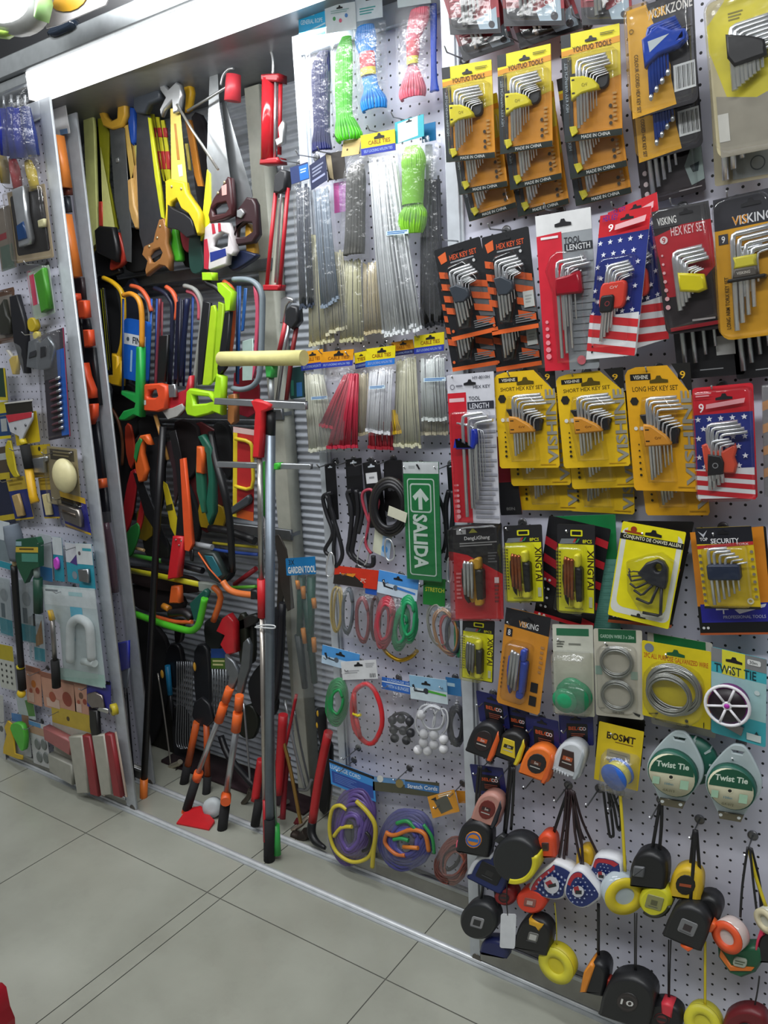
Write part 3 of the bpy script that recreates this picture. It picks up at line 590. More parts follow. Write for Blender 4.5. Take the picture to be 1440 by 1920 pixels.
for k in range(7):
    a = math.radians(195-15*k); u, v = .5+.05*k, .46+.018*k; e = [(.3, .48), (.31, .53), (.34, .57), (.42, .63), (.52, .69), (.66, .76), (.84, .86)][k]; s = [(.24, .45), (.25, .48), (.25, .51), (.3, .6), (.38, .66), (.44, .74), (.58, .87)][k]
    t.add('hex_key', MB().tube([f.p3(u, v, .012), f.p3(e[0]+.02, e[1]-.01, .012), f.p3(e[0]-.02, e[1]+.004, .012), f.p3(*s, .012)], .0014+.0003*k, '1e1e22', 6))
blister(t, f, [(.2, .38), (.5, .28), (.7, .23), (.92, .3), (.94, .6), (.9, .9), (.6, .9), (.3, .68)], .024); t.done()
t, f = pk('tool_pack', 'tall black card with orange slashes behind the yellow fan key pack', 'tool pack', ((1176, 976), (1302, 978), (1140, 1166)), 1.575)
card(t, f, '151517:k', [('p', [(.8, .4+.15*k), (.95, .44+.15*k), (.94, .5+.15*k), (.79, .46+.15*k)], 'd8722c:k') for k in range(4)]+[('r', 0, .97, 1, 1, 'b0562c:k'), ('c', .08, .93, .02, 'd8d8d8:k'), ('c', .14, .93, .02, 'd8d8d8:k')]); t.done()
t, f = pk('hex_key_pack', 'security key pack with chrome keys in a navy clip on yellow', 'hex key set', ((1303, 990), (1409, 986), (1322, 1140)), 1.548)
card(t, f, 'd2b422:k', [('r', 0, 0, 1, .2, '1e1f26:k'), ('p', [(0, .22), (1, .18), (1, .22), (0, .26)], 'b82c30:k'), ('t', 'SECURITY', .26, .135, .76, .195, 'e4e4e6:k'), ('t', 'TORX', .7, .195, .92, .22, 'e8d4d4:k'), ('t', 'TOP', .07, .12, .21, .16, 'e4e4e6:k'), ('p', [(.05, .04), (.14, .08), (.22, .03), (.14, .12)], 'b9bcc4:k'), ('r', 0, .97, 1, 1, '22221e:k'), ('o', .84, .9, .06, .03, 'dcd8b8:k'), ('e', .5, .06, .2)]+[('c', .04, .34+.08*k, .03, '6d6658:k') for k in range(8)]+[('c', .96, .3+.09*k, .03, '7d7668:k') for k in range(7)])
keys(t, f, .22, .25, 6, .095, .035, .34, .03, .93, .035, .0034, .0003, .013)
solid(t, 'key_holder', f, rr(.17, .43, .75, .62, .04, .03), .004, .022, '23304a', .003)
blister(t, f, (.12, .2, .9, .95), .028, .01); t.done()
t, f = pk('tool_pack', 'orange and blue card with white tool drawings behind the security keys', 'tool pack', ((1294, 998), (1436, 986), (1314, 1190)), 1.575)
card(t, f, '161618:k', [('r', .0, .0, .97, .72, 'd98a2a:k'), ('r', .04, .7, 1, .88, '2a2a9a:k'), ('t', 'PROFESSIONAL TOOLS', .34, .815, .9, .845, 'b9bcd8:k'), ('p', [(.25, .74), (.42, .73), (.42, .76), (.36, .76), (.36, .8), (.34, .8), (.34, .76), (.25, .76)], 'd5d6e2:k'), ('p', [(.5, .76), (.92, .71), (.9, .74), (.56, .8)], 'd5d6e2:k'), ('r', 0, .98, 1, 1, 'b0562c:k'), ('c', .06, .93, .02, 'd8d8d8:k'), ('c', .12, .93, .02, 'd8d8d8:k')]); t.done()
xing(((868, 1156), (928, 1164), (866, 1270)), 'yellow folding key pack with black tool, lowest, beside the upright', 1.56, 1)
t, f = pk('folding_key_pack', 'amber pack with a blue folding key tool and black top', 'folding key set', ((950, 1138), (1034, 1158), (931, 1316)), 1.552)
card(t, f, 'cf8a2c:k', [('p', [(0, 0), (1, 0), (1, .19), (0, .17)], '222226:k'), ('t', 'VISKING', .32, .1, .76, .16, 'd8d8d8:k'), ('t', 'VIS', .32, .1, .5, .158, 'd08a2a:k'), ('r', .06, .2, .2, .28, '26242a:k'), ('t', '8', .1, .21, .16, .27, 'e8e8e8:k'), ('l', .86, .3, .94, .6, 6, 'a87a4a:k'), ('r', .74, .68, .9, .78, '1c1c20:k'), ('r', .74, .82, .9, .92, '1c1c20:k'), ('l', .06, .5, .1, .85, 8, '5a3a10:k'), ('e', .52, .08, .24)], poly=[(.1, .0), (.88, .0), (.98, .04), (1, .1), (1, .97), (.96, 1), (.05, 1), (0, .97), (0, .1), (.04, .03)])
folding(t, f, .22, .34, .66, .86, '2444b0:g', 'c9ccd0:M', '2444b0:g', 3)
blister(t, f, (.16, .3, .72, .9), .03, .012); t.done()
# ---- wire and tie packs
def ring(t, f, u, v, ru, n, d, col='a5a7a3:M', rt=.0016, part='wire_coil', rv=None):
    mb = MB()
    for k in range(n):
        a = ru*(1-.025*k); pts = [f.p3(u+a*math.cos(i*math.tau/28), v+(rv or a*f.w/f.h)*a/ru*math.sin(i*math.tau/28), d+.0015*(k % 3)) for i in range(28)]
        mb.tube(pts, rt, col, 5, True)
    t.add(part, mb)
t, f = pk('plant_tie_pack', 'clear bag of green tie reels under a white printed header', 'garden tie pack', ((1036, 1170), (1112, 1172), (1041, 1337)), 1.555)
card(t, f, 'b9b8a4:k', [('r', 0, 0, 1, .3, 'c9cabc:k'), ('r', .1, .04, .9, .12, '2a6a4a:k'), ('l', .1, .18, .3, .26, 3, '60625a:k'), ('l', .4, .2, .7, .24, 1, '7a7c72:k'), ('l', .1, .94, .3, .97, 1, '7a7c72:k')], r=.003)
for k, (u, v, r) in enumerate(((.5, .72, .34), (.62, .76, .36), (.4, .78, .3))):
    t.add('tie_reel', MB().lathe(f.p3(u, v, .004), (0, -1, 0), [(.012, 0), (r*f.w, .002), (r*f.w, .006), (r*f.w*.8, .008), (r*f.w*.8, .016+.004*k), (r*f.w, .018+.004*k), (r*f.w, .021+.004*k), (.006, .023+.004*k)], ('1f8a5a:g', '1a7d50:g', '2a9a68:g')[k], 24))
t.add('bag', MB().prism(f.pl(rr(.04, .28, .96, .97, .1, .05)), f.y, .002, .034, 'ffffff:bag', .012, back=False)); t.done()
t, f = pk('wire_pack', 'cream card with two small coils of silver wire', 'wire pack', ((1113, 1178), (1204, 1182), (1118, 1340)), 1.555)
card(t, f, 'c2beae:k', [('r', .1, .0, .88, .14, '1d5a38:k'), ('t', 'GARDEN WIRE 3 x 20m', .14, .06, .84, .1, 'a9c4ae:k'), ('r', .02, .42, .16, .52, '8aa89a:k'), ('r', .76, .46, .9, .55, '9ab0a0:k'), ('t', 'GA-104', .36, .93, .6, .955, '77756a:k'), ('p', [(.78, .92), (.94, .94), (.92, .97), (.84, .95)], '2a2c2a:k'), ('l', .08, .9, .2, .92, 1, '88867a:k')])
ring(t, f, .48, .36, .34, 7, .006); ring(t, f, .48, .74, .34, 7, .006)
blister(t, f, (.08, .16, .9, .94), .018, .02); t.done()
t, f = pk('wire_pack', 'yellow card with two overlapping coils of galvanized wire', 'wire pack', ((1204, 1200), (1334, 1222), (1205, 1340)), 1.55)
card(t, f, 'd6c31c:k', [('t', '2PC ALL PURPOSE GALVANIZED WIRE', .03, .15, .96, .215, 'b8521c:k'), ('c', .11, .08, .07, '77808a:k'), ('e', .5, .1, .26, '1c5a34:k'), ('p', [(.1, .95), (.24, .92), (.24, .94), (.1, .965)], '2a281a:k'), ('c', .66, .95, .025, '2a281a:k'), ('r', .9, .92, .912, .99, '2a281a:k')], r=.003)
ring(t, f, .48, .56, .4, 8, .006, rt=.002); ring(t, f, .42, .62, .33, 7, .014, rt=.0018)
blister(t, f, (.05, .22, .92, .97), .026, .04); t.done()
t, f = pk('wire_pack', 'pale grey card behind the yellow galvanized wire card', 'wire pack', ((1214, 1185), (1336, 1206), (1222, 1356)), 1.578)
card(t, f, 'b3b1a8:k', [('r', .1, .0, .9, .16, '1f6a3c:k'), ('t', 'GA-107', .4, .93, .6, .955, '66655e:k'), ('l', .06, .93, .24, .96, 1, '77766e:k')]); t.done()
t, f = pk('twist_tie_pack', 'teal card with a white spoked reel of purple twist tie', 'twist tie pack', ((1334, 1212), (1438, 1236), (1334, 1372)), 1.55)
card(t, f, '3fa9b4:k', [('r', 0, .28, 1, .72, '9fc4c4:k'), ('r', 0, 0, 1, .16, '7d7f80:k'), ('r', .2, .0, .62, .28, 'd8d23a:k'), ('t', 'TWIST TIE', .06, .17, .82, .27, '14343c:k'), ('e', .42, .1, .3), ('r', .66, .04, .9, .1, 'd5d8d6:k', .003), ('t', '30m', .7, .052, .84, .088, '55585a:k'), ('c', .84, .4, .05, 'c4d4d2:k'), ('r', .66, .88, .92, .96, 'cfdcda:k'), ('p', [(.8, .88), (.84, .84), (.88, .88)], '1a3038:k')], r=.004)
c = f.p3(.36, .56, .004); R = .4*f.w
t.add('tie_coil', MB().lathe(c, (0, -1, 0), [(R*.5, 0), (R*.9, .001), (R*.9, .026), (R*.5, .027)], '7d1f7a', 28), 'purple tie')
mb = MB()
for dz in (.027,):
    mb.tube([c+Vector((R*math.cos(i*math.tau/32), -dz, R*math.sin(i*math.tau/32))) for i in range(32)], .0032, 'e2e0e4', 6, True)
    for k in range(6):
        a = k*math.tau/6+.2; mb.tube([c+Vector((R*.16*math.cos(a), -dz, R*.16*math.sin(a))), c+Vector((R*math.cos(a), -dz, R*math.sin(a)))], .0028, 'e2e0e4', 6)
mb.tube([c+Vector((R*.16*math.cos(i*math.tau/12), -dz, R*.16*math.sin(i*math.tau/12))) for i in range(12)], .003, 'e2e0e4', 6, True)
t.add('reel', mb); t.add('reel_drum', MB().lathe(c, (0, -1, 0), [(R*.86, .0262), (R*.86, .0275), (.002, .0276)], '1c1018', 24)); t.add('hub', MB().lathe(c, (0, -1, 0), [(R*.13, .02), (R*.13, .03), (.001, .031)], 'b02aa8', 14))
solid(t, 'cutter', f, [(.26, .78), (.62, .82), (.58, .92), (.28, .87)], .004, .012, '8f8a8c:M', .001); t.done()
# ---- loose twist tie reels
def reel(cx, cy, label, y=1.552):
    t, f = pk('twist_tie_reel', label, 'twist tie', (cx, cy, 104, 134, 7, y)[:5], y, 'twist tie reels')
    pear = [(.36, .02), (.5, -.01), (.64, .02), (.84, .2), (1.0, .42), (1.0, .62), (.86, .8), (.7, 1.0), (.36, 1.0), (.16, .8), (0, .62), (0, .42), (.16, .2)]
    pear = [(q.x, q.y) for q in catmull([Vector(p) for p in pear], 3, True)]
    t.add('reel_case', MB().prism(f.pl(pear), f.y, -.004, .004, 'b4c2c4', .002, [f.pl([(.4, .07), (.62, .08), (.6, .12), (.42, .11)])]), 'pale plastic case with a hanging slot')
    c = f.p3(.5, .52, .004); R = .455*f.w
    t.add('tie_coil', MB().lathe(c, (0, -1, 0), [(R*.4, 0), (R*.98, .001), (R*.98, .02), (R*.4, .021)], '1d5a4a', 30), 'dark green tie')
    mb = MB().lathe(c, (0, -1, 0), [(R*.92, .02), (R*.92, .023), (.002, .0231)], 'd5d2b4', 30); g2 = Fr.__new__(Fr); g2.__dict__ = dict(f.__dict__); g2.y = f.y-.0272
    prints(mb, g2, [('p', [(.5+.4*math.cos(a), .5+.4*f.w/f.h*math.sin(a)) for a in [math.pi+math.pi*i/12 for i in range(13)]], '17513a:k'), ('t', 'Twist Tie', .2, .34, .8, .42, 'c9d8c8:k', 0, .03), ('c', .5, .54, .06, 'd5d2b4:k'), ('c', .5, .54, .035, '1b1c1a:k'), ('r', .17, .56, .3, .66, '9cc0a4:k'), ('r', .68, .56, .83, .68, '9cc0a4:k'), ('t', '100m', .4, .62, .56, .65, '4a7a8a:k'), ('t', 'GA-012', .38, .71, .6, .74, '55533c:k')], 0); t.add('label_disc', mb)
    solid(t, 'cutter', f, [(.3, .92), (.78, .92), (.74, 1.02), (.34, 1.02)], .003, .008, '7c7666:M', .001, ops=[('c', .36, .96, .035, 'cfd4d2'), ('c', .7, .96, .035, 'cfd4d2')])
    return t.done()
reel(1268, 1438, 'green twist tie reel below the yellow galvanized wire card'); reel(1377, 1463, 'green twist tie reel below the teal twist tie card')
t = T('twist_tie_reel', 'second green reel half hidden behind the reel below the yellow wire card', 'twist tie'); c = P(1300, 1420, 1.578)
t.add('tie_coil', MB().lathe(c, (0, -1, 0), [(.02, 0), (.05, .001), (.05, .018), (.02, .019)], '1d5a4a', 26)); mb = MB()
for k in range(9):
    a = k*math.tau/9; mb.prism([(c.x+.049*math.cos(a), c.z+.049*math.sin(a)), (c.x+.051*math.cos(a+.1), c.z+.051*math.sin(a+.1)), (c.x+.035*math.cos(a+.1), c.z+.035*math.sin(a+.1)), (c.x+.035*math.cos(a), c.z+.035*math.sin(a))], c.y, 0, .02, 'a9bab8')
t.add('reel_case', mb); t.done()
t, f = pk('line_pack', 'yellow card with a blue reel of mason line', 'mason line pack', ((1124, 1352), (1208, 1372), (1114, 1460)), 1.56)
card(t, f, 'd9be1c:k', [('t', 'BOSMT', .2, .13, .84, .25, '33240c:k', 0, .03), ('l', .4, .27, .8, .3, 1, '7a5a1a:k'), ('r', .24, .42, .76, .62, '8a8262:k', .004), ('l', .3, .46, .7, .5, 1, '5c5744:k')], r=.002)
c = f.p3(.5, .8, .004)
t.add('line_spool', MB().lathe(c+Vector((.012, 0, .012)), Vector((-.25, -1, -.15)), [(.012, 0), (.03, .001), (.03, .004), (.022, .006), (.022, .026), (.03, .028), (.03, .032), (.008, .033)], '2f66c4:g', 26)); t.add('yellow_line', MB().lathe(c+Vector((.012, 0, .012)), Vector((-.25, -1, -.15)), [(.022, .006), (.0275, .007), (.0275, .027), (.022, .028)], 'd8d05a', 26)); t.add('bag', MB().prism(f.rect(.2, .4, .98, 1.05, .01), f.y, .002, .04, 'ffffff:bag', .012, back=False)); t.done()
t, f = pk('line_pack', 'black card behind the yellow mason line card', 'mason line pack', ((1122, 1334), (1210, 1350), (1116, 1420)), 1.585); card(t, f, '1b1c1e:k', []); t.done()
# ================================================================ tape measures
D_CASE = [(-1, .7), (-1, -.1), (-.8, -.7), (-.25, -1), (.35, -.95), (.85, -.55), (1, .1), (1, .75), (.85, 1), (-.85, 1)]
ROUND = [(math.cos(a*math.tau/14), math.sin(a*math.tau/14)) for a in range(14)]
def shp(pts, m=1): return [(.5+.5*a*m, .5+.5*b*m) for a, b in pts]
def tape(label, q, y, body, stick=None, bump=None, tab=None, shape='D', strap=None, strapc='17171a', depth=.034, flip=0, txt=None, grip=None, screw=0, group='hanging tape measures', wide=.0036):
    """case, bumper, face label, hook tab and wrist strap of one tape measure"""
    t, f = pk('tape_measure', label, 'tape measure', q, y, group)
    base = D_CASE if shape == 'D' else ROUND
    if flip: base = [(-a, b) for a, b in base]
    o = [(q2.x, q2.y) for q2 in catmull([Vector(p) for p in shp(base)], 3, True)]
    t.add('tape_case', MB().prism(f.pl(o), f.y, -depth*.45, depth*.5, body, .007))
    if bump:
        e = [(q2.x, q2.y) for q2 in catmull([Vector(p) for p in shp(base, 1.04)], 3, True)]; n = len(e)
        k0, k1 = (int(n*.0), int(n*.36)) if not flip else (int(n*.45), int(n*.8))
        arc = e[k0:k1]+[(.5+(a-.5)*.74, .5+(b-.5)*.74) for a, b in e[k0:k1]][::-1]
        t.add('bumper', MB().prism(f.pl(arc), f.y, -depth*.48, depth*.56, bump, .004), under=0)
    if grip: solid(t, 'grip', f, grip[1], -depth*.3, depth*.6, grip[0], .003, under=0)
    if stick:
        kind, c, r = stick[0], stick[1], stick[2]
        mb = MB(); d = depth*.5+.0015
        pts = shp(ROUND, r) if kind == 'c' else rr(.5-r*.5, .5-r*.42, .5+r*.5, .5+r*.42, .05, .05)
        mb.prism(f.pl(pts), f.y, depth*.3, d, c, .001)
        if kind == 'c': prints(mb, f, [('o', .5, .5, r*.46, .05, stick[3] if len(stick) > 3 else '17171a'), ('r', .5-r*.3, .46, .5+r*.3, .55, stick[4] if len(stick) > 4 else '2a2a2c')], d)
        else: prints(mb, f, [('r', .4, .42, .6, .58, stick[3] if len(stick) > 3 else '2a2a2c'), ('l', .34, .62, .64, .66, 1, '55565a')], d)
        if txt: prints(mb, f, [('t', txt, .5-r*.3, .44, .5+r*.3, .56, 'd8d8d4')], d+.0006)
        t.add('face_label', mb, under=0)
    if tab: solid(t, 'hook_tab', f, [(p[0], p[1]) for p in tab[1]], -depth*.2, depth*.25, tab[0], .002, under=0)
    if screw: t.add('screw', MB().lathe(f.p3(.3, .7, depth*.5), (0, -1, 0), [(.003, 0), (.003, .001)], '8a8c8e:M', 8))
    for s in strap or []:
        line(t, 'wrist_strap', s, y+.004, wide, strapc, 6, 4, .45)
    return t.done()
# carded tapes of the row under the folding key packs
def carded(lab, q, cy, w, h, cx, y, body, bump, stick, flip=0, txt='5m'):
    t, f = pk('carded_tape_measure', lab, 'tape measure', q, y+.02, 'tape measures on blue cards')
    card(t, f, '20245c:k', [('r', .22, .3, .84, .88, '17171c:k', .003), ('t', 'BELCO', .28, .4, .8, .52, 'c9562c:k', 0, .03), ('t', 'CO', .6, .4, .8, .52, 'c9c9cc:k', 0, .03), ('l', .36, .62, .76, .8, 3, '8a4a3a:k'), ('e', .5, .14, .3)], r=.003)
    g = frc(cx, cy, w, h, 18 if not flip else 12, y)
    base = [(-a, b) for a, b in D_CASE]
    o = [(q2.x, q2.y) for q2 in catmull([Vector(p) for p in shp(base)], 3, True)]
    t.add('tape_case', MB().prism(g.pl(o), g.y, -.012, .02, body, .006))
    e = [(.86, .12), (.98, .35), (1.0, .8), (.95, 1.03), (.8, 1.02), (.82, .6)]
    t.add('bumper', MB().prism(g.pl(e), g.y, -.014, .022, bump, .003), under=1)
    mb = MB().prism(g.pl(shp(ROUND, .62)) if stick[0] == 'c' else g.pl([(.2, .25), (.6, .25), (.82, .8), (.25, .78)]), g.y, .01, .0215, stick[1], .001)
    prints(mb, g, [('r', .3, .42, .64, .54, stick[2]), ('l', .32, .6, .66, .66, 1, 'b9b9b4'), ('t', txt, .42, .44, .56, .52, 'd8d0c8')], .0215); t.add('face_label', mb, under=1)
    if stick[0] == 'w':
        for k in range(6): solid(t, 'grip_rib', g, [(.12+.1*k, .84+.02*k), (.17+.1*k, .84+.02*k), (.2+.1*k, 1.0), (.15+.1*k, .98)], .0, .023, 'b9bcc0', .001)
    return t.done()
carded('black and orange tape measure on a blue card, first from the upright', ((893, 1294), (950, 1308), (900, 1352)), 1382, 56, 62, 914, 1.55, '1e1f22', 'e0622a', ('c', '2a2022', 'c2502a'))
carded('yellow and black tape measure on a blue card, beside the black and orange one', ((944, 1320), (992, 1330), (948, 1376)), 1394, 54, 54, 963, 1.556, '1d1d1e', 'd8c42a', ('y', 'd8bf2a', '2e2a14'))
carded('orange tape measure on a blue card', ((986, 1338), (1047, 1352), (990, 1400)), 1424, 58, 60, 1014, 1.548, 'e8742a', 'd8622a', ('c', '232022', '5a3020'))
carded('white tape measure on a blue card', ((1048, 1338), (1112, 1340), (1050, 1394)), 1416, 56, 62, 1073, 1.552, 'c4c8cc', 'a9b0b4', ('w', '3a2420', 'b0542c'))
carded('clear and salmon tape measure on a lower blue card beside the upright', ((881, 1432), (943, 1440), (890, 1486)), 1510, 50, 58, 921, 1.552, 'b9867a', '2a2c34', ('c', '6a2420', '3a2022'))
tape('black tape measure with an orange and blue sticker, touching the upright', (895, 1567, 62, 62, 10), 1.54, '1d1e20', ('c', 'd8862a', .5, '2a5fb0', '2a6fb8'), None, ('e8607a', [(-.05, .7), (.1, .72), (.1, .95), (-.06, .9)]), strap=[[(898, 1436), (894, 1480), (892, 1535)], [(902, 1436), (899, 1490), (896, 1535)]])
tape('dark navy tape measure with a white bumper, under the black one with stickers', (925, 1630, 74, 60, 25), 1.556, '1d2b62', ('y', '17171c', .62), 'd5d8de', strap=[[(956, 1436), (950, 1500), (944, 1570), (935, 1605)]])
tape('largest black tape measure of the upper cluster with a yellow edge', (972, 1604, 84, 84, -15), 1.535, '26282a', None, 'd8cc2a', ('26282a', [(.1, .0), (.3, -.08), (.4, .05), (.2, .1)]), shape='R', strap=[[(960, 1438), (955, 1500), (948, 1562)], [(964, 1438), (962, 1500), (958, 1556)]], depth=.045)
tape('small orange tape measure hung above the flag shaped ones', (1028, 1580, 34, 46, 0), 1.56, 'e0502c', ('y', '4a3030', .4), None, strap=[[(1066, 1480), (1052, 1520), (1038, 1562)]])
def flagtape(lab, q, y, base, ang, dark=0, strap=None):
    t, f = pk('flag_tape_measure', lab, 'tape measure', q, y, 'flag patterned tape measures')
    o = [(q2.x, q2.y) for q2 in catmull([Vector(p) for p in base], 3, True)]
    t.add('tape_case', MB().prism(f.pl(o), f.y, -.014, .015, 'd8dade', .006))
    n = len(o); c = (sum(a for a, b in o)/n, sum(b for a, b in o)/n); ins = lambda m: [(c[0]+(a-c[0])*m, c[1]+(b-c[1])*m) for a, b in o]
    mb = MB().prism(f.pl(ins(.86)), f.y, .01, .016, ('1f2f6a', '2a3550')[dark], .0005); i2 = ins(.84)
    ops = [('p', [i2[k] for k in range(0, n//3)]+[(c[0]+(a-c[0])*.62, c[1]+(b-c[1])*.62) for a, b in o[:n//3]][::-1], 'b4303a')]
    for r in range(7):
        for k in range(6):
            u, v = .18+.12*k+.06*(r % 2), .22+.09*r
            if abs(u-c[0])+abs(v-c[1]) < .42 and u+v > .62: ops.append(('s', u, v, .03, 'b9c4e0'))
    ops += [('c', c[0], c[1], .15, 'c9ccd2'), ('p', [(c[0]-.12, c[1]-.1), (c[0], c[1]-.14), (c[0]+.06, c[1]+.06), (c[0]-.08, c[1]+.04)], 'a83038'), ('r', c[0]-.07, c[1]-.03, c[0]+.09, c[1]+.06, '2a2c2e')]
    prints(mb, f, ops, .016); t.add('face_print', mb, under=0)
    for s in strap or []: line(t, 'wrist_strap', s, y+.004, .0034, '2a1a1e', 6, 4, .45)
    return t.done()
flagtape('star patterned tape measure shaped like a waving flag, widest of three', (1036, 1648, 92, 70, -14), 1.552, [(.0, .62), (.2, .3), (.6, .05), (.72, .0), (1.0, .3), (.95, .5), (.8, .7), (.72, .95), (.5, .98), (.2, .8)], 0, strap=[[(1062, 1480), (1058, 1540), (1046, 1622)], [(1068, 1480), (1062, 1560), (1056, 1620)]])
flagtape('star patterned tape measure in front of the two other flag shaped ones', (1096, 1660, 74, 76, 0), 1.535, [(.08, .35), (.2, .1), (.4, -.0), (.62, .12), (1, .6), (.85, .82), (.55, .98), (.25, .9), (.05, .65)], 0, strap=[[(1070, 1480), (1088, 1560), (1093, 1624)], [(1074, 1482), (1078, 1560), (1090, 1622)]])
flagtape('dark star patterned tape measure behind the clear and yellow tape reel', (1138, 1630, 58, 62, 8), 1.558, [(.05, .3), (.2, .0), (1.0, .1), (1.0, .8), (.6, 1.0), (.2, .9), (.0, .6)], 1, strap=[[(1076, 1484), (1092, 1540), (1122, 1604)], [(1072, 1482), (1086, 1550), (1096, 1575)]])
def taperoll(lab, cx, cy, r, y, wall, face, ang=(-.55, -1, 0), strap=None, strapc='d9c42a', w=.034, wide=.0036):
    t = T('tape_roll', lab, 'tape roll', 'rolls hung by straps'); c = P(cx, cy, y); R = (P(cx+r, cy, y)-c).length
    t.add('tape_winding', MB().lathe(c, ang, [(R*.5, -w*.5), (R*.98, -w*.5), (R, -w*.4), (R, w*.4), (R*.5, w*.41)], wall, 28))
    mb = MB().lathe(c, ang, [(R*1.0, w*.40), (R*1.0, w*.5), (R*.72, w*.54), (R*.5, w*.54), (R*.45, w*.3), (.001, w*.3)], face, 28); t.add('side_ring', mb)
    a = Vector(ang).normalized(); t.add('centre_label', MB().lathe(c, ang, [(R*.42, w*.3), (R*.42, w*.36), (.001, w*.37)], '8a7a3a', 4), under=1)
    for s in strap or []: line(t, 'strap', s, y+.002, wide, strapc, 6, 4, .35)
    return t.done()
taperoll('clear tape roll with a yellow side, on a yellow strap', 1167, 1672, 36, 1.54, 'b4c0c6:g', 'd8c42a', (.8, -1, 0), strap=[[(1163, 1492), (1168, 1560), (1172, 1634)]])
tape('black tape measure with a grey label and pink corner tabs', (1221, 1624, 68, 66, 6), 1.55, '1c1d1f', None, None, ('e8506a', [(.7, .86), (.86, .8), (.9, .95), (.76, 1.02)]), strap=[[(1238, 1504), (1230, 1550), (1222, 1598)], [(1241, 1504), (1240, 1550), (1236, 1598)]], grip=('57595c', rr(.1, .36, .42, .66, .04, .04)), depth=.044)
tape('lime yellow round tape measure under the black one with pink tabs', (1232, 1683, 62, 58, 15), 1.545, 'cfcb2a', ('y', '8a8a5a', .52, '5c5c40'), '2a2c1c', shape='R')
tape('yellow tape measure with a black centre, below a round hook plate', (1290, 1650, 60, 60, 8), 1.556, 'd8b42a', ('c', '1c1a18', .62, '1c1a18', 'a04a2a'), None, strap=[[(1302, 1556), (1296, 1610), (1292, 1680)], [(1306, 1556), (1310, 1610), (1314, 1660)]])
tape('large black tape measure with a grey square label, in front of its twin', (1296, 1726, 80, 72, 22), 1.535, '222325', ('y', '77787a', .42, '3a3234'), None, ('e0602c', [(.98, .25), (1.1, .3), (1.06, .5), (.96, .5)]), depth=.046, grip=('e0602c', [(.5, .98), (.8, .94), (.74, 1.06)]), strap=[[(1304, 1556), (1300, 1620), (1294, 1696)]])
tape('black tape measure peeking out behind the large one with the square label', (1326, 1702, 60, 60, 14), 1.565, '1f2022', None, None, shape='R', depth=.04)
taperoll('orange ringed tape roll in clear wrap', 1370, 1752, 30, 1.54, 'c9b9b4:g', 'e0562c', (-.3, -1, .1), strap=[[(1402, 1588), (1392, 1660), (1388, 1720)], [(1406, 1588), (1412, 1650), (1420, 1718)]], strapc='1b1b1e', wide=.0024)
t, f = pk('tape_measure', 'green tape measure with an orange stripe, under the orange ringed roll', 'tape measure', (1386, 1796, 92, 60, 12), 1.556, 'hanging tape measures')
t.add('tape_case', MB().prism(f.pl([(.0, .0), (.3, .2), (.6, .0), (.9, -.1), (1, .3), (.9, .7), (.65, .95), (.4, .9), (.1, .5)]), f.y, -.014, .016, '1f5a3c', .006)); solid(t, 'stripe', f, [(.12, .2), (.4, .6), (.86, .5), (.82, .62), (.4, .76), (.12, .4)], .01, .02, 'e0762a', .002); solid(t, 'face_label', f, rr(.42, .3, .7, .55, .06, .1), .01, .022, 'a9b0a0', .001, ops=[('l', .46, .36, .66, .5, 2, '55604a')]); t.done()
taperoll('clear tape roll cut by the edge of the picture', 1444, 1722, 24, 1.545, 'c4c4b4:g', 'cfc6a4', strap=[[(1404, 1590), (1416, 1640), (1436, 1700)]])
tape('small yellow tape measure hung behind the flag shaped ones', (1099, 1602, 30, 34, 0), 1.57, 'd8ae24', None, None, strap=[[(1072, 1482), (1080, 1540), (1092, 1590)]])
tape('dark red round tape measure tucked under the black and yellow one', (951, 1675, 42, 36, 10), 1.562, '8a2426', ('c', '5a2022', .5), shape='R')
tape('orange red round tape measure tucked under the wide flag shaped one', (1000, 1684, 56, 46, 10), 1.55, 'e0442c', ('y', '9a5a50', .4, 'c9b0a8'), shape='R')
tape('round black tape measure with a small square label, lowest beside the upright', (903, 1720, 70, 68, 15), 1.545, '222426', ('y', '8a8a8c', .34, '2c2c2e'), None, shape='R', strap=[[(906, 1655), (904, 1672), (900, 1692)], [(924, 1660), (930, 1680), (934, 1710)]], depth=.04, screw=0)
t, f = pk('price_tag', 'blank white tag hanging on a black thread', 'price tag', (953, 1745, 29, 64, 2), 1.532); card(t, f, 'd5d8dc:k', [], r=.006); line(t, 'thread', [(951, 1650), (950, 1690), (952, 1716)], 1.531, .0016, '1b1b1d', 6, 3); t.done()
tape('navy tape measure mostly hidden behind the white tag', (932, 1772, 52, 30, 14), 1.552, '232a5a', None, None)
tape('black tape measure with a yellow patch on its top edge', (1006, 1748, 66, 64, 14), 1.545, '1d1d1e', ('y', '6a6a66', .3, 'b9b9b4'), None, None, grip=('d8a42a', [(.26, .02), (.7, .08), (.62, .3), (.5, .2), (.3, .18)]), strap=[[(1000, 1690), (1002, 1705), (1004, 1718)]])
taperoll('yellow ring shaped tape roll hung low on a thin cord', 1047, 1804, 30, 1.55, 'd2c42c', 'd8d03a', (0, -1, .1), strap=[[(1040, 1692), (1043, 1730), (1044, 1774)]], strapc='b4aa3a', wide=.0016)
tape('orange edged black tape measure turned sideways', (1122, 1824, 44, 60, 12), 1.548, '1e1f22', None, None, ('c03a2a', [(.9, .5), (1.2, .6), (1.0, .8)]), grip=('e08a2a', [(0, .3), (.2, .0), (.4, .08), (.28, .9), (.0, .95)]), strap=[[(1122, 1694), (1122, 1740), (1122, 1790)]], depth=.05)
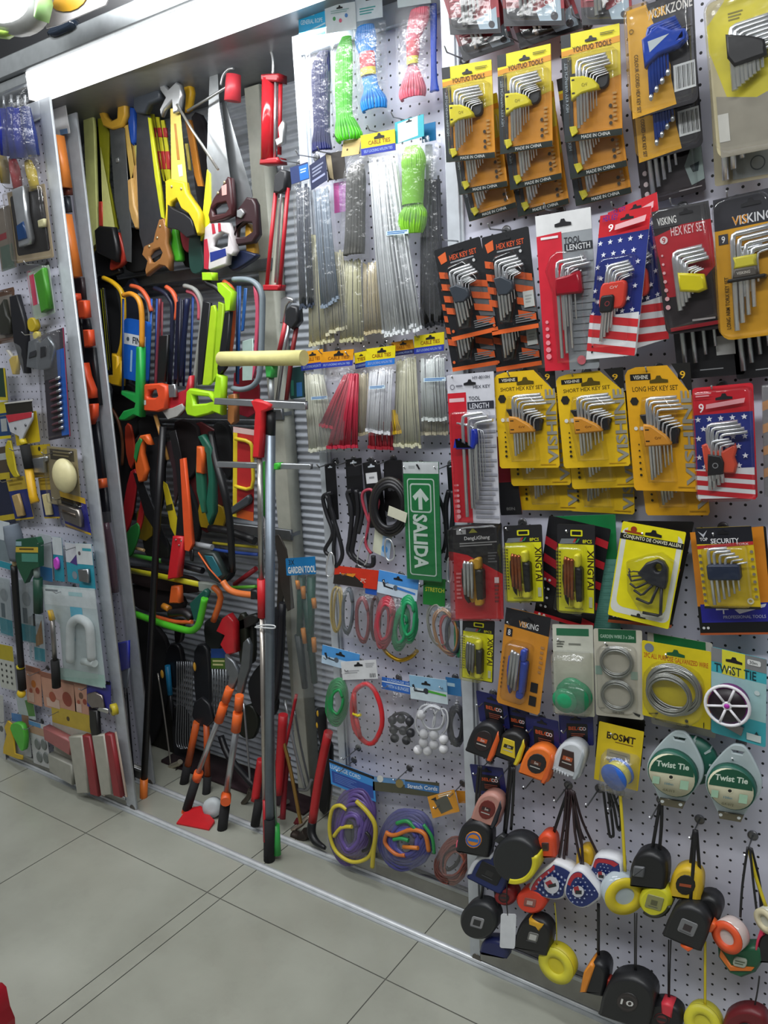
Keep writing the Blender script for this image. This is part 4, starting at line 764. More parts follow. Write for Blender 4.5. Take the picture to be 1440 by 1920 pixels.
tape('biggest black tape measure near the bottom of the panel', (1185, 1864, 98, 84, 14), 1.538, '222325', ('c', '2f2c2c', .42, '3a3434', '3a3030'), None, txt='10', strap=[[(1190, 1712), (1190, 1760), (1190, 1820)], [(1194, 1712), (1193, 1760), (1193, 1820)]], strapc='2a2a2c', wide=.0016, depth=.05)
tape('black tape measure with a red patch at the bottom edge', (1246, 1900, 74, 54, 12), 1.545, '1f1f22', ('c', '6a2a2e', .4), None, None, grip=('d83a48', [(.4, -.05), (.7, -.02), (.74, .4), (.46, .3)]), strap=[[(1254, 1762), (1253, 1820), (1253, 1880)], [(1258, 1762), (1256, 1820), (1255, 1880)]], wide=.0016)
taperoll('yellow tape roll cut by the bottom edge on a yellow strap', 1320, 1914, 32, 1.548, 'c4bc3a', 'cfc83a', (0, -1, .35), strap=[[(1322, 1765), (1322, 1820), (1322, 1890)]], wide=.0028)
tape('dark red tape measure cut by the bottom edge', (1400, 1920, 86, 70, -6), 1.545, '6d1c22', ('c', '4a2a26', .4), None, strap=[[(1424, 1830), (1420, 1860), (1414, 1890)]], strapc='2a2a2c', wide=.0016)
tape('black tape measure with a pink rim at the edge of the picture', (1440, 1768, 40, 60, 4), 1.56, '1f1f22', None, 'd83a5a', strap=[[(1408, 1590), (1424, 1660), (1430, 1742)]])
for k, (pts, c, lab) in enumerate([([(1130, 1470), (1136, 1520), (1143, 1566), (1147, 1568), (1150, 1562), (1144, 1510), (1138, 1474)], '141416', 'black loop strap hanging empty, longer of two'), ([(1138, 1472), (1150, 1510), (1158, 1552), (1163, 1554), (1163, 1530), (1150, 1490), (1142, 1474)], '141416', 'black loop strap hanging empty, shorter of two'), ([(1074, 1482), (1066, 1540), (1062, 1604)], '3a1a20', 'dark maroon strap hanging among the flag shaped tape measures')]):
    t = T('wrist_strap_loop', lab, 'strap', 'empty hanging straps'); line(t, 'wrist_strap_loop', pts, 1.57-.006*k, .0032, c, 6, 4, .4); t.done()
HOOKS['r'] = [(918, 1425), (960, 1432), (1010, 1448), (1066, 1472), (1124, 1478), (1164, 1486), (1240, 1500), (1312, 1536), (1412, 1566), (872, 112), (983, 84), (1102, 46), (1230, 20), (1246, 1394), (865, 452), (950, 432), (1052, 396), (1174, 394), (1280, 388), (1382, 376), (882, 706), (984, 698), (1100, 698), (1235, 690), (1354, 724), (896, 984), (980, 980), (1090, 984), (1228, 988), (1356, 988), (982, 1150), (1074, 1180), (1160, 1186), (1270, 1206), (1386, 1232), (1170, 1350), (1390, 1392), (925, 1300), (970, 1322), (1016, 1346), (1080, 1346)]
xr0 = P(829, 100, YF).x
panel('front white pegboard panel full of hex key packs and tape measures', xr0, .62, YF, .03, .03, .092, HOOKS['r'], top=2.6)
# ================================================================ the middle panel: ropes, cable ties, cords
YM = 1.735
def hank(t, path, y, col, n=9, r=.0032, depth=.5, part='rope_hank', k=5, jit=.0):
    """a bundle of rope strands following (x, y, half width) stations"""
    mb = MB()
    st = [(P(a, b, y), (P(a+h, b, y)-P(a, b, y)).length) for a, b, h in path]
    n = n+4
    for j in range(n):
        a = math.pi*j/(n-1); pts = []
        for q, h in st:
            pts.append(q+Vector((math.cos(a)*h*.9, -depth*h*math.sin(a)*(1+.06*(j % 2)), 0)))
        mb.tube(pts, r+.0006, col, 6, smooth=k)
    return t.add(part, mb)
def band(t, a, b, y, cols, part='paper_band', depth=.62):
    """printed band round a hank between two (x, y, half width) stations"""
    mb = MB(); n = len(cols); 
    for i, (f0, f1, c) in enumerate(cols):
        rings = []
        for f in (f0, f1):
            x, z, h = (a[j]+(b[j]-a[j])*f for j in range(3)); q = P(x, z, y); w = (P(x+h, z, y)-q).length*1.04
            rings.append(mb.add([q+Vector((-w*math.cos(k*math.pi/10), -depth*w*1.15*math.sin(k*math.pi/10)-.003, 0)) for k in range(11)]))
        for k in range(10): mb.face([rings[0]+k, rings[0]+k+1, rings[1]+k+1, rings[1]+k], mb.mi(c), True)
    t.add(part, mb)
def header(t, q, y, base, ops, d=.012, label=None):
    f = Fr(*q, y); return card(t, f, base, ops, d=d, r=0, part='header_card', label=label), f
def bag(t, q, y, d=.02, nx=9, nz=16, part='bag', spec='e8ecf0:bag', seed=0):
    """thin clear bag: a puffed sheet with creases"""
    f = Fr(*q[:3], y); br = XZ([q[3]], y)[0] if len(q) > 3 else f(1, 1); rnd = random.Random(seed+int(q[0][0]*7+q[0][1]))
    mb = MB(); mi = mb.mi(spec); tl, tr, bl, br = Vector(f(0, 0)), Vector(f(1, 0)), Vector(f(0, 1)), Vector(br)
    for j in range(nz+1):
        for i in range(nx+1):
            u, v = i/nx, j/nz; p = tl*(1-u)*(1-v)+tr*u*(1-v)+bl*(1-u)*v+br*u*v
            dd = d*(math.sin(math.pi*u)**.6)*(min(1, math.sin(math.pi*min(v, .97))*1.6+.15))+rnd.uniform(-.0016, .0016)*(0 < i < nx)
            mb.v.append((p.x, y-.003-dd, p.y))
    for j in range(nz):
        for i in range(nx):
            a = j*(nx+1)+i; mb.face([a, a+nx+1, a+nx+2, a+1], mi, True)
    t.add(part, mb)
def ties(t, tl, tr, bl, br, y, col, n=16, d=.012, part='cable_ties', seed=1):
    """a wad of straight cable ties, narrow at the top and spread at the foot"""
    mb = MB(); rnd = random.Random(seed+tl[0]); A, B, C, D = (P(*p, y) for p in (tl, tr, bl, br))
    for k in range(n):
        u = (k+.5)/n; u2 = min(1, max(0, u+rnd.uniform(-.06, .06))); a = A+(B-A)*u2; b = C+(D-C)*u
        dd = d*math.sin(math.pi*(.15+.7*u))*rnd.uniform(.55, 1); w = (C-D).length/n*.62
        e = a+(b-a)*rnd.uniform(-.01, .03); g = b+(b-a)*rnd.uniform(-.02, .01)
        mb.tube([e+Vector((0, -dd*.7, 0)), (e+g)/2+Vector((0, -dd*1.1, 0)), g+Vector((0, -dd, 0))], w, col, 4, flat=.45)
        mb.box(g.x-w*1.1, g.x+w*1.1, g.y-dd-w*.6, g.y-dd+w*.5, g.z-.004, g.z+.004, col)
    t.add(part, mb, kind='stuff')
def hankpack(lab, hq, hcol, hops, path, col, bq, y, bands=None, n=9, r=.0032):
    t = T('rope_pack', lab, 'rope', 'bagged rope hanks')
    if hq: header(t, hq, y, hcol, hops)
    hank(t, path, y-.006, col, n, r)
    if bands: band(t, *bands[0], y-.006, bands[1])
    bag(t, bq, y, .03, spec='f2f6f8:bag'); return t.done()
E3 = ('e', .5, .12, .2)
hankpack('navy rope hank in a bag under a bright cyan header', ((566, 20), (616, 12), (567, 73)), '22aee0:k', [('l', .12, .22, .6, .38, 1, 'd8f0f8:k'), ('t', 'GENERAL ROPE', .08, .42, .9, .58, 'd8f0f8:k'), ('p', [(.1, .9), (1, .6), (1, .66), (.1, .98)], 'bfe6f4:k'), E3], [(608, 98, 9), (603, 130, 17), (603, 190, 15), (604, 240, 14), (603, 262, 16), (605, 284, 18)], '121a5c', ((572, 70), (622, 62), (584, 296), (632, 288)), 1.735)
hankpack('bright green rope hank under a white dotted header', ((615, 16), (672, 6), (618, 66)), 'd5dde0:k', [('c', .3, .5, .05, '3a9a4a:k'), ('c', .5, .6, .05, 'd04a6a:k'), ('c', .7, .45, .05, '3a7ac0:k'), ('l', .2, .2, .8, .35, 2, '9ab8b4:k'), E3], [(650, 70, 7), (646, 100, 14), (645, 160, 15), (646, 215, 14), (650, 236, 20), (655, 256, 25), (656, 264, 20)], '4fc41c', ((620, 64), (676, 54), (628, 272), (684, 262)), 1.727)
hankpack('sky blue rope hank with a red and yellow paper band', ((672, 2), (722, -8), (674, 44)), 'd0dde4:k', [('l', .15, .45, .75, .8, 3, '3aa0a0:k'), E3], [(686, 50, 14), (686, 76, 19), (690, 104, 13), (693, 144, 12), (697, 168, 13), (701, 190, 24), (703, 207, 22)], '1c84d4', ((664, 40), (724, 30), (672, 222), (732, 210)), 1.73, [((690, 100, 13), (693, 143, 13)), [(0, .68, 'c03a44:k'), (.68, 1, 'd8cc3a:k')]])
hankpack('pink rope hank with a red and yellow paper band', ((750, -6), (812, -16), (752, 18)), 'd5e4e8:k', [E3], [(788, 18, 16), (784, 44, 18), (775, 74, 12), (775, 98, 10), (774, 124, 7), (774, 146, 16), (774, 172, 25), (775, 185, 22)], 'd86a7c', ((742, 16), (818, 4), (744, 200), (818, 190)), 1.73, [((775, 78, 10), (775, 122, 10)), [(0, .68, 'b83440:k'), (.68, 1, 'd8cc3a:k')]], n=10)
t = T('rope_pack', 'narrow blue rope hank partly hidden by the edge of the front panel', 'rope', 'bagged rope hanks'); hank(t, [(812, 8, 4), (813, 40, 4), (813, 100, 3), (814, 150, 4), (815, 172, 7)], 1.74, '2a52c4', 4, .003); t.done()
hankpack('lime green rope hank with a teal header, hung in front of cable ties', ((746, 232), (800, 216), (747, 272)), '3aa8b4:k', [('p', [(.1, .1), (.8, 0), (.8, .9), (.1, 1)], 'c4d8d4:k'), E3], [(774, 276, 12), (776, 300, 22), (776, 330, 19), (776, 366, 18), (775, 388, 18), (774, 402, 27), (772, 424, 27), (774, 438, 18)], '8fd43a', ((748, 262), (806, 254), (748, 450), (806, 444)), 1.715, [((776, 318, 19), (775, 384, 18)), [(0, 1, '86cc34')]], n=12)
# long cable ties and strips
def tiepack(lab, hq, hcol, hops, wads, bq, y, d=.014, name='cable_tie_pack', cat='cable ties', group='cable tie packs', tag=None, n=16):
    t = T(name, lab, cat, group)
    if hq: header(t, hq, y, hcol, hops)
    for k, (q, c) in enumerate(wads): ties(t, *q, y-.002-.004*k, c, n, d, seed=k)
    if bq: bag(t, bq, y, d+.008)
    if tag: f = Fr(*tag[0], y-d-.012); card(t, f, 'cfe4f0:k', [('l', .06, .15, .94, .95, 2, '2a6ab0:k')], r=0, part='sticker', th=.0004)
    return t.done()
CT = lambda s='CABLE TIES', b='2a3aa0:k': [('r', 0, .66, 1, 1, b), ('t', s, .22, .34, .86, .54, '8a4a14:k'), ('t', 'SELF LOCKING NYLON TIES', .08, .76, .92, .9, '9ab0e0:k'), ('e', .55, .2, .3)]
tiepack('pack of slate black strips with a blue header, beside the upright', ((550, 316), (583, 305), (553, 347)), '2a3a6a:k', [('r', .5, .1, 1, .95, '2a70c4:k'), ('l', .56, .3, .9, .6, 2, 'b8d4f0:k')], [(((556, 350), (582, 344), (564, 578), (592, 572)), '3a4250')], ((551, 345), (585, 338), (562, 582), (596, 574)), 1.725, n=12)
tiepack('pack of silvery black strips with a dark tilted header', ((586, 312), (616, 292), (590, 358)), '2a3050:k', [('l', .15, .2, .85, .6, 3, '8a90a8:k'), ('l', .1, .66, .9, .84, 1, '9aa0c0:k')], [(((592, 360), (618, 350), (606, 580), (638, 560)), '7d8a98')], ((586, 350), (622, 340), (610, 594), (640, 568)), 1.718, n=10)
tiepack('pack of natural cable ties at the upper foot of the slate strips', None, '', [], [(((580, 440), (612, 440), (582, 646), (630, 640)), 'c0bd9c')], ((578, 440), (614, 440), (580, 652), (634, 642)), 1.74)
tiepack('short pack of cream cable ties below the silvery strips', None, '', [], [(((612, 470), (644, 470), (612, 628), (660, 612)), 'c4c0a4')], ((610, 468), (646, 468), (612, 634), (662, 618)), 1.735)
t = T('pink_pack', 'pink sleeve in a clear bag with a charcoal folded header', 'pack'); header(t, ((616, 290), (650, 284), (622, 340)), 1.742, '3a3632:k', [('p', [(0, 0), (.3, .1), (.3, 1), (.1, .9)], 'a89a7a:k')]); f = Fr((626, 344), (654, 338), (628, 400), 1.742); card(t, f, 'c07ac0:k', [('r', 0, 0, .35, 1, 'd84aa8:k')], part='sleeve'); bag(t, ((624, 340), (656, 336), (636, 470), (662, 466)), 1.742, .01); t.done()
t = T('rope_pack', 'grey rope hank in a crinkled bag under a beige header', 'rope', 'bagged rope hanks'); header(t, ((650, 266), (683, 260), (646, 296)), 1.728, 'd0b878:k', [('c', .3, .6, .05, '4a3a1a:k')]); hank(t, [(670, 310, 10), (668, 340, 16), (667, 400, 16), (666, 450, 17), (664, 478, 18)], 1.725, '5c5c58', 6, .005); bag(t, ((650, 294), (690, 290), (638, 488), (694, 484)), 1.728, .03); t.done()
tiepack('pack of long pale olive cable ties below the grey rope', None, '', [], [(((646, 488), (676, 486), (640, 640), (684, 636)), 'b9b690')], ((642, 480), (680, 478), (638, 648), (690, 640)), 1.738)
tiepack('pack of tan cable ties between the olive and the white ones', None, '', [], [(((682, 494), (712, 490), (684, 626), (720, 622)), 'bdb08c')], ((682, 490), (714, 488), (682, 632), (724, 626)), 1.742)
tiepack('large pack of long white cable ties under a yellow and blue header', ((682, 256), (746, 244), (684, 294)), 'd8c81c:k', CT('CABLE TIES'), [(((694, 300), (744, 296), (722, 628), (794, 612)), 'd2d6d8'), (((700, 310), (744, 304), (728, 630), (790, 616)), 'dfe3e4')], ((690, 294), (746, 290), (718, 636), (798, 616)), 1.71, .024, tag=(((724, 434), (766, 430), (724, 442)), 'QUALITY'), n=20)
tiepack('tall pack of black cable ties half hidden behind the white ties and the front panel', ((796, 236), (822, 230), (797, 270)), '1f6a9a:k', [], [(((792, 340), (826, 330), (790, 612), (836, 606)), '202226')], ((790, 270), (830, 260), (788, 620), (838, 612)), 1.742)
t = T('marker_tube', 'white and black tube standing out beside the lime rope', 'tube'); line(t, 'tube_body', [(804, 272), (806, 340)], 1.74, .009, 'c4c8c6'); line(t, 'tube_tip', [(806, 340), (803, 384)], 1.74, .009, '26282a'); t.done()
OR = 'd8941c:k'
tiepack('pack of white cable ties under an orange header, beside the upright', ((569, 660), (611, 654), (571, 695)), OR, CT(), [(((574, 700), (606, 700), (582, 846), (636, 836)), 'd5d6c4')], ((571, 694), (611, 690), (580, 852), (642, 842)), 1.728, tag=(((583, 744), (614, 742), (583, 750)), 'QUALITY'))
tiepack('pack of red cable ties fanned out under an orange header', ((609, 660), (669, 654), (607, 690)), OR, CT(), [(((648, 702), (670, 700), (602, 796), (652, 806)), 'b8283e'), (((656, 702), (672, 700), (616, 838), (672, 838)), 'b02a40')], ((606, 688), (669, 684), (596, 848), (674, 846)), 1.716)
tiepack('narrow pack of beige cable ties under a small yellow header', ((670, 662), (693, 657), (672, 692)), 'd8c41c:k', CT('TIES', '23307a:k'), [(((672, 700), (692, 698), (672, 814), (694, 812)), 'c0b698')], ((670, 690), (694, 688), (671, 820), (696, 816)), 1.738, n=8)
tiepack('pack of bright white cable ties under a yellow header with the bluest band', ((692, 654), (747, 647), (691, 688)), 'dccc1c:k', CT('CABLE TIES', '2a70c4:k'), [(((696, 694), (740, 690), (688, 806), (734, 812)), 'd8dade')], ((690, 686), (745, 680), (686, 816), (738, 816)), 1.712, tag=(((692, 724), (722, 722), (692, 730)), 'QUALITY'))
tiepack('small fan of yellow cable ties behind the bright white ones', None, '', [], [(((738, 768), (744, 768), (738, 812), (760, 808)), 'e0b81c')], None, 1.728, n=7)
tiepack('small bundle of red cable ties hanging below the bright white ones', None, '', [], [(((694, 790), (738, 790), (694, 838), (740, 840)), 'a82a38')], None, 1.738, n=10)
tiepack('pack of natural cable ties under an orange and navy header', ((739, 642), (779, 636), (743, 668)), OR, CT('CABLE TIES', '2a2a60:k'), [(((746, 674), (780, 670), (740, 834), (792, 836)), 'c6c4a8')], ((744, 666), (784, 662), (738, 842), (796, 840)), 1.73)
tiepack('pack of cable ties under a yellow header touching the front panel', ((782, 630), (838, 622), (782, 664)), 'd8c81c:k', CT(), [(((790, 672), (834, 668), (794, 786), (840, 786)), 'c9cfcc')], ((786, 664), (838, 658), (790, 794), (842, 792)), 1.722, tag=(((794, 709), (836, 707), (794, 716)), 'HIGH QUALITY'))
tiepack('pack of beige cable ties showing its foot below the white ones at the front panel', None, '', [], [(((792, 730), (838, 728), (790, 812), (842, 812)), 'b9b29a')], ((786, 730), (842, 728), (786, 818), (844, 816)), 1.74)
# ---- luggage cords and the exit sign
def loop(t, part, pts, y, r, col, smooth=5, n=6, d=None):
    return line(t, part, pts, y, r, col, n, smooth, 1, True)
def carab(t, cx, cy, w, h, rot, y):
    g = frc(cx, cy, w, h, rot, y); q = [(.5, 0), (.85, .15), (1, .6), (.8, .95), (.3, 1), (.1, .7), (.25, .15)]
    t.add('carabiner', MB().tube([g.p3(a, b) for a, b in q], .0026, 'e8eaec:M', 6, True, smooth=4))
def cord(lab, q, ops, paths, y, carabs=(), base='17171a:k'):
    t, f = pk('luggage_cord', lab, 'cord', q, y+.008, 'carded cords with carabiners')
    card(t, f, base, ops+[('e', .5, .06, .4, 'b4bcc4:k')], r=.003)
    for p, c, r in paths: line(t, 'cord', p, y-.01, r, c, 7, 5)
    for c in carabs: carab(t, *c, y-.014)
    return t.done()
cord('plain black cord with a carabiner, beside the upright', ((609, 870), (629, 868), (616, 975)), [], [([(622, 924), (606, 932), (612, 962), (624, 1000), (610, 1030), (616, 1040)], '1c1c20', .006), ([(616, 922), (622, 960), (634, 1000), (642, 1040), (630, 1062), (626, 1030), (628, 980), (612, 928)], '1c1c20', .006)], 1.73, [(619, 1058, 16, 44, 4)])
cord('speckled black cord with a long black card and a carabiner', ((648, 862), (678, 858), (654, 968)), [('r', .1, .12, .9, .3, '222226:k')], [([(660, 920), (652, 926), (660, 960), (656, 1010), (654, 1036), (676, 1056), (698, 1060), (700, 1042)], '202024', .007), ([(668, 918), (672, 960), (664, 1010), (662, 1040), (690, 1062)], '1a1a1e', .007), ([(676, 922), (680, 960), (672, 1000)], '26262a', .006)], 1.732, [(681, 1034, 22, 54, 8)])
cord('red and black cord on a black card with a white sticker', ((680, 868), (712, 864), (694, 990)), [('r', .12, .16, .78, .32, 'd0d2d4:k'), ('l', .3, .22, .6, .28, 1, '8a8c90:k')], [([(692, 980), (680, 940), (682, 922), (698, 920), (696, 950), (690, 990), (686, 1020), (696, 1038)], 'a03a4a', .0042), ([(700, 930), (710, 940), (704, 970), (708, 990)], '8a3040', .0042), ([(694, 960), (690, 990), (688, 1012)], '2a1a20', .003)], 1.724)
t, f = pk('cord_coil', 'thick black coiled cable on a black card with white paper labels', 'cable', ((720, 864), (756, 862), (722, 960)), 1.74); card(t, f, '1a191c:k', [('r', .2, .36, .8, .44, '4a2420:k'), ('c', .3, .55, .1, '55555a:k'), ('c', .5, .55, .1, '55555a:k'), ('c', .7, .55, .1, '55555a:k')], r=.01)
for k in range(3):
    line(t, 'cable', [(730+(34-4*k)*math.cos(a*math.tau/18), 950+(52-6*k)*math.sin(a*math.tau/18)) for a in range(18)], 1.715-.006*k, .007, ('2c2a26', '1c1b1e', '19191c')[k], 8, 2, 1, True)
t.done()
t, f = pk('paper_label', 'cream paper label folded over the thick black coil', 'label', ((730, 948), (764, 962), (727, 966)), 1.69); card(t, f, 'c9c8b4:k', [], r=0); t.done()
t, f = pk('cord_pack', 'white and blue wrapped cord end with a carabiner, under the thick coil', 'cord', ((704, 986), (736, 1000), (699, 1034)), 1.725); card(t, f, 'c6c9b4:k', [('r', .5, .2, 1, 1, '9ab4d0:k'), ('c', .68, .7, .18, '4a8ac4:k')], r=.006); carab(t, 729, 1030, 20, 40, -8, 1.715); t.done()
t, f = pk('exit_sign', 'green and white exit sign reading SALIDA with an arrow', 'sign', ((757, 866), (823, 866), (765, 1084)), 1.7)
card(t, f, '1d7d43', [('r', 0, 0, 1, .095, 'd5dadc:k'), ('r', .16, .03, .34, .055, 'b4b9bb:k'), ('r', .1, .135, .88, .96, 'c9dcd2:k', .008), ('r', .13, .145, .85, .95, '1d7d43:k', .006), ('r', .18, .175, .79, .42, 'c9dcd2:k', .008), ('r', .215, .188, .755, .407, '1d7d43:k', .006),
    ('p', [(.255, .285), (.49, .215), (.72, .305), (.63, .33), (.53, .285), (.53, .395), (.42, .395), (.42, .285), (.33, .32)], 'd2e0d8:k'), ('t', 'SALIDA', .24, .435, .66, .9, 'd2e0d8:k', -1, .035), ('p', [(.38, .02), (.43, .015), (.5, .055), (.46, .06)], '202024:k')], r=.001, th=.004, part='sign_plate'); t.add('sleeve', MB().prism(f.rect(-.01, -.005, 1.01, 1.005), f.y, .004, .0075, 'ffffff:clear', .001, back=False)); t.done()
cord('black cord hanging between the exit sign and the front panel', ((838, 872), (852, 870), (842, 930)), [], [([(842, 920), (836, 950), (838, 1000), (842, 1030), (838, 1050)], '1c1c20', .007), ([(848, 920), (850, 960), (846, 1010), (846, 1050)], '1c1c20', .007)], 1.735, [(842, 1068, 10, 44, 0)])
t = T('cable_loop', 'black cable loop curving behind the exit sign', 'cable'); line(t, 'cable_loop', [(822, 930), (832, 960), (836, 1000), (832, 1030), (824, 1036)], 1.73, .005, '1c1c20', 7, 5); t.done()
# ---- bungee packs
def bpack(lab, hq, hcol, hops, loops, bq, y, hl=None, cat='bungee cord', extra=None):
    t = T('bungee_cord_pack', lab, cat, 'bagged bungee cords')
    if hq: header(t, hq, y, hcol, hops)
    for k, (cx, cy, rx, ry, col, r, m, rot) in enumerate(loops):
        c, s = math.cos(math.radians(rot)), math.sin(math.radians(rot)); pts = []
        for i in range(14*m):
            a = i*math.tau/14; q = 1-.1*(i//14)+.03*math.sin(a*3+i); x, z = rx*q*math.cos(a), ry*q*math.sin(a)
            pts.append((cx+x*c-z*s, cy+x*s+z*c, y-.008-.004*(i//14)-.003*(k % 2)))
        line(t, 'bungee_cord', pts, y, r, col, 6, 2, 1, m == 1)
    if extra: extra(t, y)
    if bq: bag(t, bq, y, .026)
    return t.done()
bpack('red and black tilted header over a yellow cord and a grey cord', ((634, 1058), (716, 1068), (630, 1092)), 'c8321c:k', [('p', [(0, .5), (.4, .3), (.7, .8), (.7, 1), (0, 1)], '2a2422:k'), ('p', [(.1, .4), (.5, .3), (.45, .5)], 'd88a2a:k'), ('t', '2PC', .62, .5, .74, .7, 'e0c0b0:k')], [(630, 1142, 9, 42, 'b09a4c', .004, 1, 0), (634, 1142, 8, 40, 'a8924a', .004, 1, 3), (652, 1145, 10, 42, '5a626a', .005, 2, 2)], ((622, 1090), (672, 1100), (620, 1190), (668, 1196)), 1.73)
bpack('dull red cord loops in a bag with a small blue header', ((690, 1092), (712, 1096), (690, 1110)), '2050a8:k', [], [(680, 1162, 12, 42, '8a3a40', .0048, 2, -2), (704, 1160, 8, 40, '4a3434', .005, 1, 0)], ((666, 1104), (712, 1110), (664, 1208), (708, 1212)), 1.732)
def chain(t, y):
    line(t, 'gold_chain', [(718, 1214), (730, 1228), (750, 1238), (770, 1232), (782, 1220)], y+.004, .006, 'b8922a:M', 6, 4)
bpack('blue and white hook header over red and green cord loops', ((716, 1066), (791, 1082), (712, 1108)), 'c4d4e4:k', [('r', 0, 0, 1, .5, '4a90d8:k'), ('p', [(.1, .4), (.16, .35), (.2, .62), (.4, .66), (.4, .72), (.16, .68)], '20242c:k'), ('c', .46, .62, .06, '55606a:k'), ('p', [(.5, .55), (.95, .66), (.95, .74), (.5, .66)], '3a7ac8:k'), ('e', .5, .2, .22)], [(722, 1166, 17, 48, 'b03a48', .0052, 4, 6), (718, 1176, 10, 38, 'a83440', .005, 1, 8), (752, 1178, 14, 40, '1f8a5a', .0055, 4, 8), (766, 1160, 16, 44, '23955f', .005, 4, 0)], ((706, 1110), (788, 1124), (696, 1220), (784, 1226)), 1.722, extra=chain)
bpack('green header reading STRETCH over mixed coloured cords', ((799, 1080), (840, 1084), (798, 1130)), '1f7a32:k', [('t', 'STRETCH', .1, .34, .96, .5, 'c9c83a:k')], [(822, 1172, 20, 42, '8a8a80', .003, 2, -10), (836, 1184, 22, 44, 'a87a4a', .003, 2, -14), (842, 1190, 16, 40, 'b04a48', .003, 2, -8), (850, 1190, 14, 36, '3a3e48', .004, 2, 0), (860, 1190, 6, 40, '1f8a5a', .005, 1, 0)], ((800, 1126), (862, 1130), (804, 1240), (868, 1250)), 1.728)
bpack('thin green cord coil under a light blue hook header', ((610, 1206), (680, 1224), (608, 1240)), 'b4cce0:k', [('r', 0, 0, 1, .55, '4a94d4:k'), ('p', [(.06, .4), (.12, .36), (.16, .6), (.4, .66), (.4, .72), (.12, .66)], '20242c:k'), ('c', .4, .62, .06, '55606a:k'), ('e', .5, .26, .24)], [(632, 1316, 20, 44, '1d8a4a', .0042, 6, 4), (634, 1320, 14, 34, '24955a', .0034, 2, 0)], ((611, 1244), (676, 1256), (614, 1382), (668, 1392)), 1.73)
def clip(t, y):
    line(t, 'yellow_clip', [(662, 1338), (672, 1342), (676, 1340)], y-.026, .0045, 'd8c42a', 8); line(t, 'red_end', [(664, 1300), (666, 1336)], y-.022, .0062, 'b82a2a', 8); line(t, 'red_end', [(668, 1346), (676, 1384)], y-.022, .0062, 'c42e2e', 8)
bpack('thick red bungee cord loop under a plain white header', ((644, 1238), (710, 1234), (648, 1272)), 'd2d4d6:k', [('l', .08, .5, .5, .7, 2, '9a9ca0:k'), ('b', .78, .7, .95, .92, 8, '3a3a3e:k'), ('l', .7, .14, .95, .4, 3, 'aaacb0:k'), ('e', .5, .2, .24)], [(688, 1338, 28, 56, 'd0262e', .0075, 1, -6)], ((648, 1270), (712, 1272), (652, 1400), (720, 1396)), 1.72, extra=clip)
def balls(col, pts, r):
    def go(t, y):
        for a, b in pts: t.add('ball', MB().ell(P(a, b, y-.012), (r, r, r), col, 12, 8))
    return go
bpack('bag of black ball bungees under a blue header', ((721, 1266), (774, 1276), (721, 1288)), '2a64b8:k', [('r', 0, .3, 1, .4, 'd0dae8:k'), ('t', 'LUGGAGE 10', .2, .06, .96, .24, 'b8d0f0:k'), ('t', 'WITH 6 BUNGEE', .18, .5, .96, .8, 'b8d0f0:k')], [(752, 1352, 20, 16, '2a2a2e', .003, 2, 0)], ((722, 1288), (776, 1296), (728, 1392), (780, 1400)), 1.732, extra=balls('2a2b2f', [(736, 1350), (752, 1348), (768, 1352), (738, 1368), (756, 1370), (770, 1374), (740, 1384), (762, 1388)], .013))
bpack('bag of white ball bungees under a light blue and green header', ((772, 1262), (842, 1272), (775, 1306)), 'c6d6dc:k', [('r', 0, 0, 1, .5, '8ab4d0:k'), ('p', [(.06, .4), (.12, .36), (.16, .6), (.4, .6), (.4, .66), (.12, .66)], '20242c:k'), ('c', .44, .58, .07, '30343a:k'), ('p', [(.5, .52), (.97, .6), (.97, .68), (.5, .62)], '4aa83a:k'), ('e', .45, .26, .24)], [(798, 1350, 18, 30, 'd8dadc', .0026, 1, 10), (812, 1346, 22, 24, 'd4d6da', .0026, 2, -20), (826, 1354, 14, 26, 'dcdee0', .0026, 1, 10)], ((776, 1306), (842, 1314), (778, 1420), (844, 1420)), 1.718, extra=balls('dcdcde', [(790, 1340), (795, 1376), (814, 1378), (832, 1386), (794, 1392), (814, 1396), (832, 1404), (784, 1406), (802, 1408)], .0135))
bpack('dark bag half covered by the front panel upright beside the white ball bungees', ((840, 1266), (868, 1270), (842, 1298)), '3a7ab0:k', [('r', .1, .3, .6, .5, 'b0ccd8:k')], [(856, 1360, 14, 36, '24252a', .007, 3, 0)], ((840, 1300), (872, 1304), (840, 1412), (872, 1420)), 1.74)
bpack('purple and yellow cord bundle under a sky blue header, lowest beside the upright', ((622, 1420), (706, 1452), (626, 1466)), '3a8ad0:k', [('r', 0, .0, 1, .12, '1a1b20:k'), ('r', .04, .42, .96, .9, '2a4a9a:k'), ('t', 'LUGGAGE CORD', .02, .18, .7, .34, 'd0e4f4:k'), ('l', .1, .5, .6, .85, 5, '5a7ac0:k')], [(662, 1548, 40, 72, '5d4a86', .0075, 5, 10), (658, 1560, 28, 54, '665294', .0075, 5, 5), (656, 1560, 18, 38, '5d4a86', .007, 4, 0)], ((624, 1464), (706, 1484), (610, 1606), (706, 1636)), 1.735, extra=lambda t, y: (line(t, 'yellow_cord', [(650, 1518), (636, 1510), (622, 1520), (618, 1560), (630, 1596), (660, 1616), (690, 1608), (702, 1580)], y-.03, .006, 'c9b83a', 8, 5), line(t, 'yellow_cord', [(660, 1550), (640, 1552), (626, 1568)], y-.03, .006, 'c9b83a', 8, 5), line(t, 'yellow_cord', [(668, 1502), (690, 1524), (704, 1552), (700, 1600), (698, 1626)], y-.032, .007, 'bfae34', 8, 5), line(t, 'black_hook', [(686, 1560), (694, 1572), (690, 1590), (680, 1596)], y-.036, .005, '1e1e20', 8, 4)))
